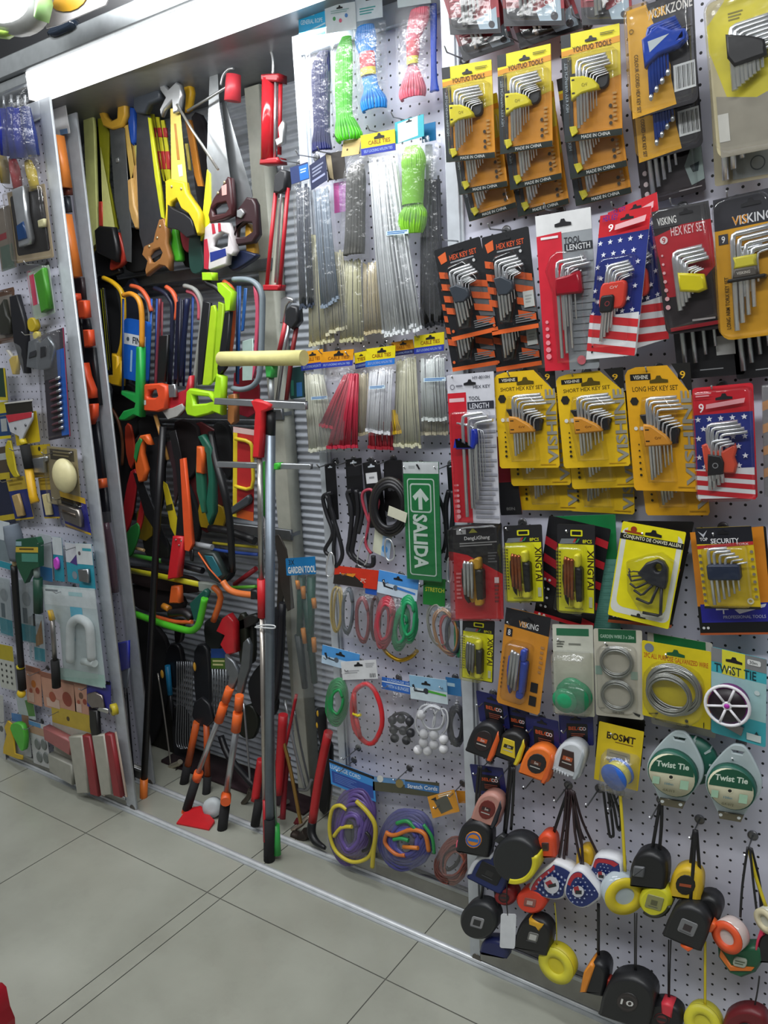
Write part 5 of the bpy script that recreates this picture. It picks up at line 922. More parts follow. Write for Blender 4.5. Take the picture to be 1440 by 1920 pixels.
bpack('purple and orange cord bundle under a photo printed header', ((704, 1452), (828, 1464), (704, 1478)), '4a4a3a:k', [('r', 0, 0, .5, .35, '5a8ab8:k'), ('p', [(.5, .1), (1, .2), (1, .7), (.5, .55)], '3a70a8:k'), ('t', 'Stretch Cords', .54, .26, .98, .54, 'd5dae0:k', 0, .02), ('c', .42, .3, .06, '8a7a4a:k'), ('c', .12, .1, .05, 'c9ccc8:k')], [(762, 1574, 48, 56, '4a4a8c', .0075, 5, 20), (762, 1578, 34, 40, '52529a', .0075, 5, 0), (762, 1580, 22, 28, '4a4a8c', .007, 3, 0)], ((706, 1476), (824, 1492), (708, 1620), (816, 1640)), 1.735, extra=lambda t, y: (line(t, 'orange_cord', [(724, 1562), (740, 1566), (770, 1556), (796, 1564), (804, 1596)], y-.032, .0065, 'c8702c', 8, 5), line(t, 'orange_cord', [(726, 1560), (722, 1580), (740, 1600), (760, 1604)], y-.032, .006, 'c06a34', 8, 5), line(t, 'green_cord', [(744, 1544), (764, 1540), (780, 1556)], y-.03, .006, '2a8a4a', 8, 5), line(t, 'green_cord', [(794, 1546), (810, 1570), (814, 1600)], y-.028, .005, '2a8a4a', 8, 5), line(t, 'green_cord', [(738, 1574), (752, 1572), (766, 1576)], y-.034, .006, '2a9050', 8, 5), line(t, 'orange_hook', [(756, 1588), (784, 1590)], y-.036, .006, 'd07a2c', 8)))
bpack('net bag of red and black cords with an orange picture label', ((806, 1490), (856, 1476), (816, 1530)), 'd8942a:k', [('p', [(.2, .25), (.7, .15), (.8, .8), (.35, .9)], '5a5a50:k'), ('p', [(.1, .15), (.3, .1), (.3, .3)], '2a2a2a:k'), ('l', .4, .04, .9, .2, 2, 'f0e0c0:k')], [(850, 1612, 30, 46, '8a4a40', .0035, 4, 24), (848, 1616, 28, 40, '6a3a34', .0035, 3, 40), (852, 1624, 22, 34, '9a5a48', .0035, 3, 10), (846, 1606, 16, 26, '2a2422', .004, 2, 20)], ((816, 1526), (872, 1500), (818, 1640), (882, 1676)), 1.732)
t, f = pk('cord_label', 'second orange label behind the net bag, cut by the front panel', 'label', ((855, 1482), (884, 1478), (858, 1512)), 1.742); card(t, f, 'c9882c:k', [], poly=[(0, 0), (1, .2), (1, 1), (.6, .85), (.1, .8)]); t.done()
HOOKS['m'] = [(596, 18), (638, 24), (690, 12), (778, 4), (562, 306), (594, 296), (634, 290), (664, 266), (726, 252), (770, 228), (592, 660), (634, 658), (684, 662), (718, 652), (760, 642), (812, 628), (630, 866), (664, 862), (696, 864), (738, 860), (790, 870), (846, 870), (672, 1064), (752, 1078), (818, 1082), (640, 1218), (678, 1240), (748, 1270), (806, 1272), (854, 1270), (664, 1425), (768, 1440), (672, 1402), (842, 1490), (868, 1468), (629, 866)]
pm0 = P(549, 90, YB).x
panel('white pegboard panel of ropes and cable ties standing further back', pm0, -.55, YB, .026, .026, .075, HOOKS['m'], top=2.39)
# ================================================================ the recess: saws, hacksaws, garden tools
def strip(pts, y, hw):
    return [(a-hw, b) for a, b in pts]+[(a+hw, b) for a, b in pts[::-1]]
def saw(lab, blade, y, bcol, handle=None, hcol='8a5a30', hole=None, cat='saw', name='hand_saw', extra=(), edge=None, rivets=(), group=None, th=.0016, hd=.012):
    t = T(name, lab, cat, group or 'saws in the recess')
    if blade: poly(t, 'blade', blade, y, 0, th, bcol, .0004)
    if edge: poly(t, 'tooth_guard', edge[1], y, -.003, .006, edge[0], .002)
    hi = poly(t, 'handle', handle, y, -hd*.7, hd, hcol, .005, holes=[hole] if hole else [], sm=0) if handle else None
    for a, b in rivets:
        t.add('rivet', MB().lathe(P(a, b, y-hd), (0, -1, 0), [(.0045, 0), (.0045, .0015), (.002, .003)], 'd8c9a0:M', 10), under=hi)
    for part, pts, d0, d1, c in extra: poly(t, part, pts, y, d0, d1, c, min(.002, (d1-d0)*.3), under=(0 if 'print' in part or 'mark' in part or 'letter' in part else hi if part in ('black_grip', 'red_stripes', 'blue_patch', 'chrome_knob') else None))
    return t.done()
# pale steel posts fixed to the far wall and the bars that carry the tools
for k, (a, b) in enumerate((((462, 96), (491, 100)),)):
    x0, x1 = P(*a, 2.02).x, P(*b, 2.02).x; struct('trim_6', MB().box(x0, x1, 1.995, 2.05, .0, 2.40, 'b3b5a8', .003))
bars = []; BX = P(512, 560, 1.985).x
for k, (z, y) in enumerate(((P(380, 130, 1.98).z, 1.985), (P(400, 508, 1.98).z, 1.985), (P(380, 776, 1.98).z, 1.985), (P(380, 985, 1.98).z, 1.985))):
    t = T('hanging_bar', 'grey steel bar across the recess carrying the %s row of tools' % ('top', 'second', 'third', 'lowest')[k], 'bar', 'bars across the recess'); mb = MB(); mb.box(-2.75, BX, y+.0, y+.012, z-.018, z+.018, '85898c:S', .003); mb.box(-2.75, BX, y+.012, y+.05, z-.006, z+.006, '85898c:S'); t.add('hanging_bar', mb); t.done()
YS = 1.9
# ---- top row, saws
saw('pale lime pruning saw sheath, closest to the aluminium upright', [(161, 206), (166, 199), (177, 198), (181, 240), (187, 432), (184, 458), (173, 468), (170, 420)], 1.89, 'd2d68c', extra=[('printed_mark', [(168, 258), (175, 256), (177, 284), (170, 286)], .002, .0026, '5a6048'), ('printed_mark', [(172, 346), (176, 346), (178, 372), (174, 374)], .002, .0026, '4a4a2a')], th=.012)
saw('black handled saw with a pale yellow pointed blade', [(189, 276), (216, 428), (194, 432)], 1.875, 'd5d68a', [(181, 432), (190, 424), (216, 426), (224, 470), (222, 492), (186, 474)], '1a1a1c', extra=[('red_strip', [(187, 378), (193, 378), (194, 424), (188, 424)], 0, .006, 'b0382c')])
saw('olive yellow saw sheath behind the yellow hooked frame', [(186, 212), (196, 206), (207, 250), (206, 340), (224, 430), (214, 430), (192, 300)], 1.91, 'a8a82a', th=.008)
saw('grey bladed saw with a curved yellow frame end open at the top', [(206, 240), (234, 240), (247, 440), (247, 492), (238, 490), (216, 380)], 1.88, '85898c:S', [(189, 186), (202, 220), (212, 228), (224, 222), (226, 172), (238, 170), (240, 216), (232, 238), (214, 244), (198, 238), (190, 214)], 'd8a83a', extra=[('bolt', [(219, 298), (224, 296), (225, 304), (220, 306)], .002, .006, 'c9cbcc:M')])
for k, (blade, handle, lab) in enumerate([([(233, 236), (240, 234), (252, 312), (246, 340)], [(243, 338), (252, 334), (256, 384), (262, 402), (265, 428), (258, 430), (250, 410), (246, 392)], 'keyhole saw with a turned tan wooden handle, nearer the yellow hooked frame'), ([(240, 232), (246, 236), (262, 310), (256, 330)], [(253, 312), (261, 308), (266, 380), (265, 400), (258, 396), (254, 350)], 'second keyhole saw with a tan wooden handle beside the wide steel saw')]):
    saw(lab, blade, 1.885+.012*k, 'c9a85a', handle, 'c29a5c')
saw('blue grip with a striped tip hanging beside the wide steel saw', None, 1.9, '', [(241, 200), (256, 204), (258, 262), (254, 274), (248, 268)], '2454b4', name='blue_tool', cat='tool', extra=[('striped_tip', [(254, 274), (260, 272), (262, 300), (259, 306)], 0, .006, 'c4c06a')])
saw('wide dark steel hand saw with a brown wooden handle', [(258, 190), (276, 186), (286, 240), (300, 370), (312, 470), (276, 492), (262, 440), (256, 300)], 1.872, '5a5d62:S', [(274, 462), (291, 454), (295, 436), (302, 412), (312, 410), (318, 440), (316, 456), (323, 480), (322, 508), (314, 500), (304, 498), (292, 506), (278, 518), (276, 506), (280, 490), (270, 478)], '9a6a3c', [(284, 480), (292, 470), (304, 466), (308, 474), (304, 484), (294, 492), (286, 492)], rivets=[(280, 462), (295, 446), (300, 424)], edge=('c9cc2a', [(279, 220), (284, 222), (300, 330), (312, 412), (304, 408), (292, 330)]))
for k in range(3):
    saw('yellow rod saw with red bands, %s of three beside the wide steel saw' % ('first', 'second', 'third')[k], strip([(287+10*k, 214+6*k), (297+9*k, 280), (312+5*k, 340+14*k)], 0, 3), 1.905, 'bdb82a', name='rod_saw', extra=[('red_band', strip([(291+10*k, 240), (293+10*k, 258)], 0, 3.3), .001, .008, 'a83030'), ('red_band', strip([(298+9*k, 284), (303+8*k, 318)], 0, 3.3), .001, .008, 'a83030')], th=.006)
t = T('bar_clamp', 'dark grey bar clamp head lying across the tops of the saws', 'clamp'); poly(t, 'clamp_head', [(256, 182), (270, 178), (296, 168), (304, 170), (306, 186), (284, 196), (276, 214), (262, 214), (256, 204)], 1.855, -.01, .014, '3a3f46', .004); poly(t, 'jaw_pad', [(257, 166), (273, 164), (275, 184), (260, 190)], 1.86, -.008, .01, 'cfd02a', .003); t.done()
saw('yellow hand saw with printed blade and large yellow and black handle', [(320, 204), (338, 202), (342, 250), (353, 356), (322, 340)], 1.845, 'd5be5a', [(314, 340), (322, 336), (350, 342), (354, 362), (372, 388), (378, 400), (380, 436), (374, 442), (366, 416), (358, 402), (344, 392), (336, 374), (326, 380), (320, 400), (318, 428), (313, 424), (315, 392)], 'd8bd24', rivets=[(322, 350), (340, 354)], extra=[('black_grip', [(320, 384), (330, 392), (352, 402), (364, 412), (372, 440), (356, 446), (340, 432), (320, 428)], -.01, .014, '1d1d20'), ('blade_print', [(327, 232), (331, 232), (338, 300), (333, 300)], .0016, .0022, 'a8742a'), ('price_sticker', [(334, 310), (342, 308), (344, 330), (337, 332)], .0016, .0024, 'c9d0cc')])
t = T('pruner_head', 'chrome lever clamp with a long steel rod across the saws', 'clamp'); poly(t, 'lever', [(301, 150), (306, 152), (320, 168), (334, 154), (342, 160), (344, 180), (338, 210), (328, 214), (326, 190), (312, 206), (306, 220), (303, 206), (314, 184), (304, 170)], 1.835, -.006, .01, 'c4c6c8:M', .004); line(t, 'rod', [(332, 196), (362, 246), (409, 318)], 1.825, .0042, 'd0cfc8:M'); t.done()
t = T('red_handle_clamp', 'red cylinder handle on a steel rod hanging at the top bar', 'clamp'); line(t, 'handle', [(438, 140), (436, 190)], 1.83, [.021, .024], 'c43a44', 16); line(t, 'rod', [(430, 160), (398, 180), (352, 208)], 1.84, .0042, 'a9abaa:M'); line(t, 'hook_loop', [(438, 128), (428, 130), (418, 142), (414, 160)], 1.85, .004, 'c4c6c8:M', 6, 4); t.done()
saw('yellow and black clamp arm behind the chrome lever', None, 1.89, '', [(342, 136), (348, 138), (358, 150), (363, 174), (358, 206), (350, 212), (352, 180), (346, 158)], 'd8a81f', name='clamp_arm', cat='clamp')
saw('amber wooden handled saw between the yellow and silver saws', strip([(356, 226), (366, 280), (374, 330), (380, 350)], 0, 5), 1.9, 'b9782c', th=.01, extra=[('yellow_mark', strip([(353, 270), (360, 320)], 0, 2), .004, .012, 'd0c05a')])
saw('silver hand saw with a dark maroon handle and yellow tooth guard', [(394, 122), (408, 118), (412, 200), (420, 250), (432, 332), (430, 350), (396, 390), (388, 300), (392, 190)], 1.865, 'b4b8ba:M', [(398, 386), (404, 372), (418, 352), (430, 332), (436, 334), (440, 380), (441, 404), (424, 412), (398, 420), (394, 404)], '3c181c', [(402, 392), (412, 384), (428, 380), (432, 392), (426, 400), (404, 404)], edge=('d8d82a', [(390, 318), (396, 326), (397, 380), (397, 412), (388, 436), (378, 452), (382, 400)]), rivets=[(409, 362), (421, 342)], extra=[('price_sticker', [(421, 350), (430, 346), (431, 366), (422, 368)], .012, .0132, 'c99a94')])
saw('second silver saw with a dark brown handle and chrome knob', [(416, 190), (424, 192), (446, 270), (474, 366), (466, 400), (444, 392), (432, 330)], 1.885, '8d9092:M', [(444, 400), (456, 384), (466, 370), (478, 372), (484, 384), (488, 440), (478, 456), (440, 462), (436, 448), (446, 430)], '301a1e', [(448, 428), (462, 418), (476, 418), (478, 434), (464, 444), (446, 446)], extra=[('chrome_knob', [(452, 396), (460, 392), (466, 400), (460, 410), (452, 408)], .012, .02, 'd0d3d4:M')])
t = saw('hand saw handle painted with stars and stripes', None, 1.868, '', [(388, 426), (398, 418), (432, 418), (436, 436), (446, 470), (440, 480), (432, 478), (430, 496), (398, 508), (386, 500), (386, 450)], 'c9c3c4', [(406, 448), (420, 436), (432, 440), (430, 462), (416, 468), (402, 462)], extra=[('red_stripes', [(402, 420), (407, 420), (410, 438), (404, 440)], .012, .0128, 'b02a3c'), ('red_stripes', [(414, 419), (419, 419), (420, 434), (415, 436)], .012, .0128, 'b02a3c'), ('red_stripes', [(388, 450), (394, 448), (398, 478), (396, 506), (388, 504)], .012, .0128, 'b02a3c'), ('blue_patch', [(399, 474), (428, 466), (430, 480), (400, 492)], .012, .0128, '22327e')], name='hand_saw')
for pts, c, lab, y in [([(326, 434), (334, 430), (342, 480), (340, 490), (330, 488), (325, 462)], '4aa82c', 'bright green saw grip hanging below the yellow saw handle', 1.9), ([(342, 430), (356, 426), (366, 462), (356, 474), (346, 462)], '8a2030', 'dark red saw grip beside the bright green one', 1.91), ([(360, 440), (380, 444), (384, 470), (386, 506), (366, 514), (358, 490)], '1c4038', 'dark green saw grip with an orange corner', 1.895), ([(430, 490), (450, 470), (476, 474), (484, 480), (470, 492), (440, 508)], '1c2440', 'navy saw grip under the brown saw handle', 1.9), ([(464, 422), (474, 430), (482, 470), (478, 482), (466, 474)], 'c9962a', 'mustard saw grip seen through the brown saw handle', 1.91), ([(222, 440), (230, 446), (238, 486), (216, 506), (210, 498)], 'b83a2c', 'red saw grip at the foot of the grey bladed saw', 1.9), ([(160, 380), (168, 400), (176, 450), (172, 486), (162, 470)], 'd8b81c', 'yellow saw edge peeking out beside the aluminium upright', 1.93), ([(182, 470), (214, 490), (228, 512), (186, 516)], '18181a', 'black saw grip under the pale lime sheath', 1.91)]:
    t = T('saw_grip', lab, 'saw handle', 'saw grips of the lower edge'); poly(t, 'saw_grip', pts, y, -.01, .012, c, .004, sm=3); t.done()
# ---- caulking guns by the post
t = T('grease_gun', 'red barrel gun with chrome hook hanging from the top of the post', 'barrel gun'); line(t, 'barrel', [(505, 148), (503, 300)], 1.84, .021, 'b4242c:g', 16); line(t, 'rod', [(517, 150), (515, 296)], 1.83, .004, 'c4c6c8:M'); line(t, 'frame_bar', [(526, 150), (524, 290)], 1.84, .006, 'a82028', 8); poly(t, 'end_cap', [(495, 300), (528, 296), (530, 308), (494, 310)], 1.84, -.02, .02, '9a1c24', .004); line(t, 'hook', [(512, 140), (512, 110), (506, 92), (496, 90), (493, 100)], 1.84, .0045, 'd0d3d4:M', 8, 4); poly(t, 'top_cap', [(497, 142), (530, 140), (530, 156), (497, 154)], 1.84, -.018, .02, '8a1a22', .004); t.done()
t = T('tension_clip', 'chrome clip head beside the red barrel gun', 'clip'); poly(t, 'tension_clip', [(524, 240), (532, 226), (536, 232), (534, 268), (522, 276), (518, 262), (526, 258)], 1.82, -.005, .008, 'c9cccd:M', .003); t.done()
t = T('caulking_gun', 'open red caulking frame with a pale trough and black head', 'caulking gun'); line(t, 'frame_bar', [(517, 362), (500, 538)], 1.83, .006, 'b4202c', 8); line(t, 'frame_bar', [(540, 352), (525, 538)], 1.83, .006, 'b4202c', 8); poly(t, 'trough', [(522, 372), (532, 370), (520, 536), (508, 536)], 1.845, -.01, .004, 'b9c0b0', .003); poly(t, 'frame_end', [(497, 534), (528, 534), (526, 545), (498, 545)], 1.83, -.02, .012, 'a81c26', .003); poly(t, 'head', [(520, 330), (532, 318), (543, 322), (540, 356), (530, 364), (518, 362)], 1.83, -.012, .016, '2a2b2e', .005); line(t, 'rod', [(530, 312), (526, 380), (516, 530)], 1.825, .0035, 'c4c6c8:M'); t.done()
# ---- hacksaw row
def hack(lab, frame, fr_r, fcol, y, blade=None, bcol='22407a', handle=None, hcol=None, hole=None, extra=(), second=None, blades=1):
    t = T('hacksaw', lab, 'hacksaw', 'hacksaws of the second row')
    if second: line(t, 'frame_front', frame, y, fr_r, fcol, 8, 4, 1.2); line(t, 'frame_rear', second[0], y, second[2] if len(second) > 2 else fr_r, second[1], 8, 4, 1.2)
    else: line(t, 'frame', frame, y, fr_r, fcol, 8, 4, 1.2)
    if blade: line(t, 'blade', blade, y, .006, bcol, 4, 0, .25)
    if handle: poly(t, 'handle', handle, y, -.012, .014, hcol, .005, [hole] if hole else [], sm=0)
    for part, pts, d0, d1, c in extra: poly(t, part, pts, y, d0, d1, c, .002)
    return t.done()
hack('yellow hacksaw with black blade cover beside the upright', [(194, 521), (212, 530), (228, 548), (232, 580), (230, 640), (222, 672), (218, 700), (222, 716)], .0085, 'd8aa1c', 1.88, None, None, [(214, 662), (226, 668), (224, 690), (232, 676), (230, 724), (216, 722), (200, 712), (202, 704), (216, 702)], 'd8aa1c', extra=[('blade_cover', [(188, 540), (198, 540), (213, 694), (202, 696)], 0, .008, '15161a'), ('yellow_line', [(192, 542), (194, 542), (208, 694), (206, 694)], .008, .0086, 'b9b82a'), ('yellow_line', [(196, 540), (197, 540), (211, 690), (210, 690)], .008, .0086, 'b9b82a')])
hack('hacksaw with an orange front arch turning green above a green grip', [(232, 554), (246, 551), (260, 562), (266, 590), (266, 650)], .0085, 'd8922a', 1.83, [(231, 560), (230, 740)], '223f7c', [(226, 784), (236, 770), (256, 764), (258, 756), (232, 740), (232, 732), (258, 738), (260, 650), (268, 650), (268, 782), (256, 778), (240, 788), (230, 788)], '23a048', second=([(266, 640), (264, 700), (262, 770)], '23a048', .0075))
t, f = pk('blade_pack', 'blue blister pack with a white printed label behind the orange and green hacksaw', 'blade pack', ((240, 596), (284, 604), (236, 708)), 1.87); card(t, f, '1c62c4', [('r', .02, .24, .95, .42, 'd5dade:k'), ('t', 'FINN', .4, .28, .92, .39, '26303c:k', 0, .03), ('c', .2, .33, .06, '4a5a6a:k'), ('r', .34, .5, .42, .86, '9ac0e0:k')], r=.014, th=.016); t.done()
for k, (fr_, c, b, bc, lab) in enumerate([
    ([(246, 536), (264, 542), (278, 562), (284, 584)], 'd8603a', [(284, 560), (278, 726)], '1f58b0', 'coral arched hacksaw behind the blue blister pack'),
    ([(262, 552), (276, 562), (282, 590), (282, 620)], '8a8f92', [(294, 560), (291, 720)], '254c94', 'grey arched hacksaw inside the coral arch'),
    ([(290, 540), (304, 546), (318, 560), (324, 590), (318, 720)], '22263c', [(304, 566), (302, 700)], '7a3038', 'dark navy arched hacksaw beside the blue blister pack'),
    ([(312, 538), (324, 548), (332, 570), (330, 600)], 'cf5a36', [(334, 556), (328, 722)], '161b30', 'small orange arched hacksaw between the navy and grey ones'),
    ([(346, 536), (364, 542), (376, 560), (380, 590), (372, 660), (362, 740)], '8d8e8a', [(350, 560), (344, 724)], '1c3a78', 'grey arched hacksaw with pink lining before the lime one'),
    ([(352, 546), (366, 552), (374, 570), (374, 600)], 'c05a68', [(362, 556), (356, 716)], '24488c', 'pink lined hacksaw just inside the grey arch'),
    ([(420, 528), (434, 540), (438, 560), (436, 620), (430, 670)], 'c85a2a', [(446, 536), (444, 716)], '1d4884', 'rust orange hacksaw behind the lime handle')]):
    hack(lab, fr_, .0075, c, 1.885+.008*(k % 3), b, bc)
hack('hacksaw with a large orange red closed grip', [(300, 560), (296, 640), (292, 722)], .005, '6a2a38', 1.85, [(338, 560), (334, 724)], '14182c', [(268, 728), (276, 720), (304, 718), (316, 724), (317, 742), (314, 766), (300, 772), (274, 770), (265, 758)], 'e0502c', [(280, 742), (284, 732), (298, 730), (301, 742), (296, 746), (282, 746)], extra=[('price_sticker', [(271, 750), (280, 749), (280, 759), (271, 760)], .014, .015, 'c4c4c2'), ('blade_box', [(296, 630), (314, 628), (308, 716), (294, 714)], -.012, .0, '17181a'), ('blade_wing_nut', [(318, 722), (330, 720), (332, 744), (320, 746)], -.005, .008, 'b4b6b8:M')])
hack('hacksaw with a crimson and ribbed grey pistol grip', [(352, 560), (344, 640), (336, 716)], .008, '1a2346', 1.872, None, None, [(316, 752), (326, 740), (352, 730), (360, 704), (358, 744), (350, 762), (334, 780), (318, 774)], 'b82a34', extra=[('ribbed_grip', [(310, 768), (330, 764), (348, 756), (352, 766), (340, 780), (322, 786)], .008, .018, 'a8a8a4'), ('blade_pair', [(332, 566), (344, 562), (338, 712), (326, 712)], -.004, .004, '10142a')])
hack('lime green hacksaw with black blade covers and a wide closed grip', [(384, 524), (392, 532), (404, 538), (416, 548)], .009, '17181a', 1.835, None, None, [(352, 768), (354, 734), (360, 728), (398, 734), (404, 744), (410, 700), (422, 706), (420, 778), (404, 772), (396, 776), (372, 782), (356, 778)], 'a4d820', [(366, 740), (396, 744), (404, 752), (392, 756), (368, 758)], extra=[('top_clip', [(384, 511), (403, 511), (404, 526), (385, 526)], -.012, .014, 'a8dc24'), ('front_horn', [(412, 531), (420, 530), (440, 548), (437, 582), (428, 584), (426, 560), (414, 546)], -.01, .014, 'a4d820'), ('black_cover', [(384, 564), (398, 568), (382, 720), (374, 722), (376, 640)], 0, .01, '1a1b1e'), ('lime_blade', [(400, 574), (406, 572), (410, 586), (402, 716), (396, 722), (384, 722)], .002, .012, 'a8cc24'), ('lime_blade', [(412, 566), (422, 570), (412, 700), (402, 716)], -.004, .008, '9ac020'), ('frame_back', [(424, 586), (434, 584), (424, 690), (412, 706), (410, 690)], -.008, .008, '16171a')])
hack('grey U shaped hacksaw with blue blades and a wooden grip', [(438, 524), (460, 524), (478, 530), (490, 548), (492, 580), (488, 690), (478, 720), (456, 730), (436, 728)], .0085, '77838a', 1.86, [(450, 536), (446, 720)], '1d4a88', extra=[('second_blade', [(458, 540), (464, 540), (458, 620), (452, 622)], 0, .003, '20508e'), ('pink_lining', [(476, 536), (484, 552), (486, 600), (480, 690), (474, 712), (478, 640), (480, 580)], -.004, .004, 'b84a62'), ('wooden_grip', [(432, 740), (444, 738), (444, 790), (438, 796), (431, 788)], -.012, .012, '9a6438'), ('paper_insert', [(452, 640), (472, 634), (474, 712), (452, 714)], -.006, -.004, '9ab0a8')])
t = T('bolt_cutter', 'bolt cutter with a chrome jaw and red and black handles between the post and panel', 'bolt cutter'); poly(t, 'jaw', [(530, 560), (540, 556), (552, 560), (553, 568), (546, 566), (540, 574), (534, 606), (528, 606)], 1.85, -.008, .01, 'c4c6c8:M', .003); poly(t, 'head', [(540, 580), (550, 572), (562, 576), (564, 602), (552, 618), (538, 606)], 1.84, -.012, .014, '222326', .005); line(t, 'handle', [(536, 606), (524, 660)], 1.845, .008, 'b4303a', 8); line(t, 'handle', [(556, 614), (548, 660), (536, 760)], 1.85, .007, '8a2a2c', 8); line(t, 'rod', [(544, 600), (532, 660), (520, 750)], 1.835, .006, 'a9acae:M', 8); t.done()
t, f = pk('dark_pack', 'dark teal pouch hanging low beside the bolt cutter', 'pouch', ((546, 690), (572, 686), (548, 748)), 1.88); card(t, f, '1c3a3a', [('r', .1, .4, .3, .9, '2a6a5a:k'), ('r', .5, .5, .9, .95, '2a5a8a:k')], r=.006, th=.01); t.done()
# ---- telescopic poles leaning at the front of the recess
Yp, Yq = 1.68, 1.66
def pole(lab, name, head, sections, extra=None, cat='pole'):
    t = T(name, lab, cat, 'poles leaning in the recess')
    if head: head(t)
    for part, a, b, ya, yb, r, c in sections: line(t, part, [(a[0], a[1], ya), (b[0], b[1], yb)], ya, r, c, 14)
    if extra: extra(t)
    return t.done()
def h1(t):
    t.add('sponge_bar', MB().tube([P(414, 673, 1.66), P(570, 671, 1.66)], .0205, 'd5cd8a:m', 18)); poly(t, 'neck', [(501, 684), (516, 684), (514, 708), (503, 708)], 1.665, -.012, .012, '3aa04a', .004)
pole('long grey telescopic pole with a cream sponge bar on top', 'sponge_pole', h1, [('tube', (509, 706), (508, 772), 1.67, 1.67, .008, 'a9aeb0:S'), ('sleeve', (508, 770), (507, 816), 1.67, 1.67, .0145, '202124'), ('pole', (507, 814), (505, 1536), 1.67, 1.655, .0145, '7f8993:S'), ('grip', (505, 1534), (505, 1612), 1.655, 1.652, .0185, '1b1b1d:m')])
def h2(t):
    poly(t, 'blade_holder', [(405, 746), (575, 754), (575, 768), (404, 758)], 1.655, -.006, .008, 'b9bec2:M', .002); poly(t, 'rubber_blade', [(406, 746), (575, 752), (575, 755), (406, 749)], 1.655, -.003, .003, '2a2b2e', .001, under=0)
    poly(t, 'yoke', [(474, 752), (482, 748), (500, 752), (512, 758), (508, 768), (497, 772), (496, 800), (492, 858), (477, 858), (480, 800), (482, 772)], 1.65, -.008, .012, 'd0262c', .005)
pole('squeegee pole with a red yoke and a steel blade', 'squeegee_pole', h2, [('tube', (487, 858), (490, 1086), 1.655, 1.655, .0085, 'a5a29c:M'), ('sleeve', (490, 1086), (491, 1157), 1.655, 1.655, .0125, 'cc242a'), ('lower_tube', (491, 1157), (497, 1560), 1.655, 1.652, .0075, 'b0a9a0:M'), ('red_tip', (496, 1500), (497, 1578), 1.648, 1.64, .006, 'b4242c')])
def h3(t):
    poly(t, 'blade_holder', [(410, 865), (585, 870), (584, 880), (410, 876)], 1.685, -.005, .008, 'b9bec2:M', .002); poly(t, 'yoke', [(491, 866), (500, 864), (498, 966), (492, 968)], 1.68, -.006, .01, '46c03c', .003); poly(t, 'yoke_side', [(514, 868), (528, 867), (526, 880), (514, 880)], 1.68, -.006, .012, '46c03c', .003)
pole('squeegee pole with a green yoke and a green foot', 'squeegee_pole', h3, [('tube', (499, 966), (516, 1548), 1.69, 1.675, .0065, 'c4c6c6:M'), ('foot', (517, 1546), (520, 1602), 1.675, 1.668, .0125, '34a84a')])
t = T('zip_tie', 'white cable tie binding two poles together', 'cable tie'); line(t, 'zip_tie', [(478, 1176), (494, 1172), (514, 1173), (514, 1178), (494, 1177)], 1.635, .0022, 'd5d8d8', 6, 3, 1, True); t.done()
t = T('black_pole', 'slim black pole with an orange foot leaning beside the aluminium upright', 'pole', 'poles leaning in the recess'); line(t, 'pole', [(306, 800, 1.86), (296, 960, 1.82), (270, 1462, 1.70)], 1.8, .0125, '131316', 12); line(t, 'foot', [(270, 1460, 1.70), (269, 1516, 1.69)], 1.7, .0145, 'd8732c', 12); t.done()
# ---- pruning saws and garden tools of the third row
saw('folding pruning saw with an orange and green curved grip', [(250, 886), (264, 890), (290, 956), (316, 1020), (317, 1030), (306, 1018), (272, 966)], 1.85, '3a3b3e:S', [(256, 860), (258, 832), (266, 816), (278, 814), (287, 834), (280, 834), (272, 824), (270, 850), (278, 880), (272, 902), (264, 904), (258, 880)], 'e0662a', extra=[('green_insert', [(257, 856), (260, 832), (268, 820), (272, 824), (268, 836), (262, 866)], .01, .016, '2f8a48')], name='pruning_saw')
saw('yellow saw blade lettered along its length behind the sickle saw', [(304, 900), (314, 908), (334, 976), (330, 1008), (320, 988)], 1.87, 'cdb824', name='lettered_saw', extra=[('lettering', [(312, 948), (324, 944), (325, 956), (313, 958)], .0018, .0026, '3a3a1a')])
t = T('sickle_saw', 'sickle saw with a dark curved blade and a long red grip', 'pruning saw'); poly(t, 'blade', [(318, 812), (330, 806), (340, 850), (348, 930), (346, 1004), (330, 1006), (336, 940), (330, 870)], 1.84, 0, .003, '3c3b3d:S', .001); poly(t, 'grip', [(328, 1004), (346, 1006), (338, 1082), (318, 1086), (322, 1050)], 1.835, -.012, .014, 'c8242c', .005); poly(t, 'grip_end', [(324, 1098), (338, 1098), (340, 1130), (320, 1130)], 1.85, -.012, .012, 'e0642a', .005)
for a, b in ((330, 1012), (340, 1014), (336, 1022)): t.add('rivet', MB().lathe(P(a, b, 1.82), (0, -1, 0), [(.004, 0), (.003, .003)], 'c9b9b0:M', 8))
t.done()
saw('long orange saw sheath with a black point', [(343, 860), (350, 858), (366, 1018), (360, 1032), (352, 1030)], 1.845, 'e0562a', name='saw_sheath', th=.014, extra=[('black_point', [(357, 1030), (364, 1030), (363, 1052), (359, 1050)], 0, .008, '1a1a1c')])
saw('dark curved saw with a crimson back behind the wooden stick', [(312, 830), (322, 826), (334, 860), (336, 920), (330, 950), (326, 880)], 1.88, '38282c', name='pruning_saw', th=.006)
t = T('wooden_stick', 'light wooden stick poking out above the sickle saw', 'stick'); line(t, 'wooden_stick', [(291, 778), (303, 820), (315, 862)], 1.87, .007, 'b98a4a'); t.done()
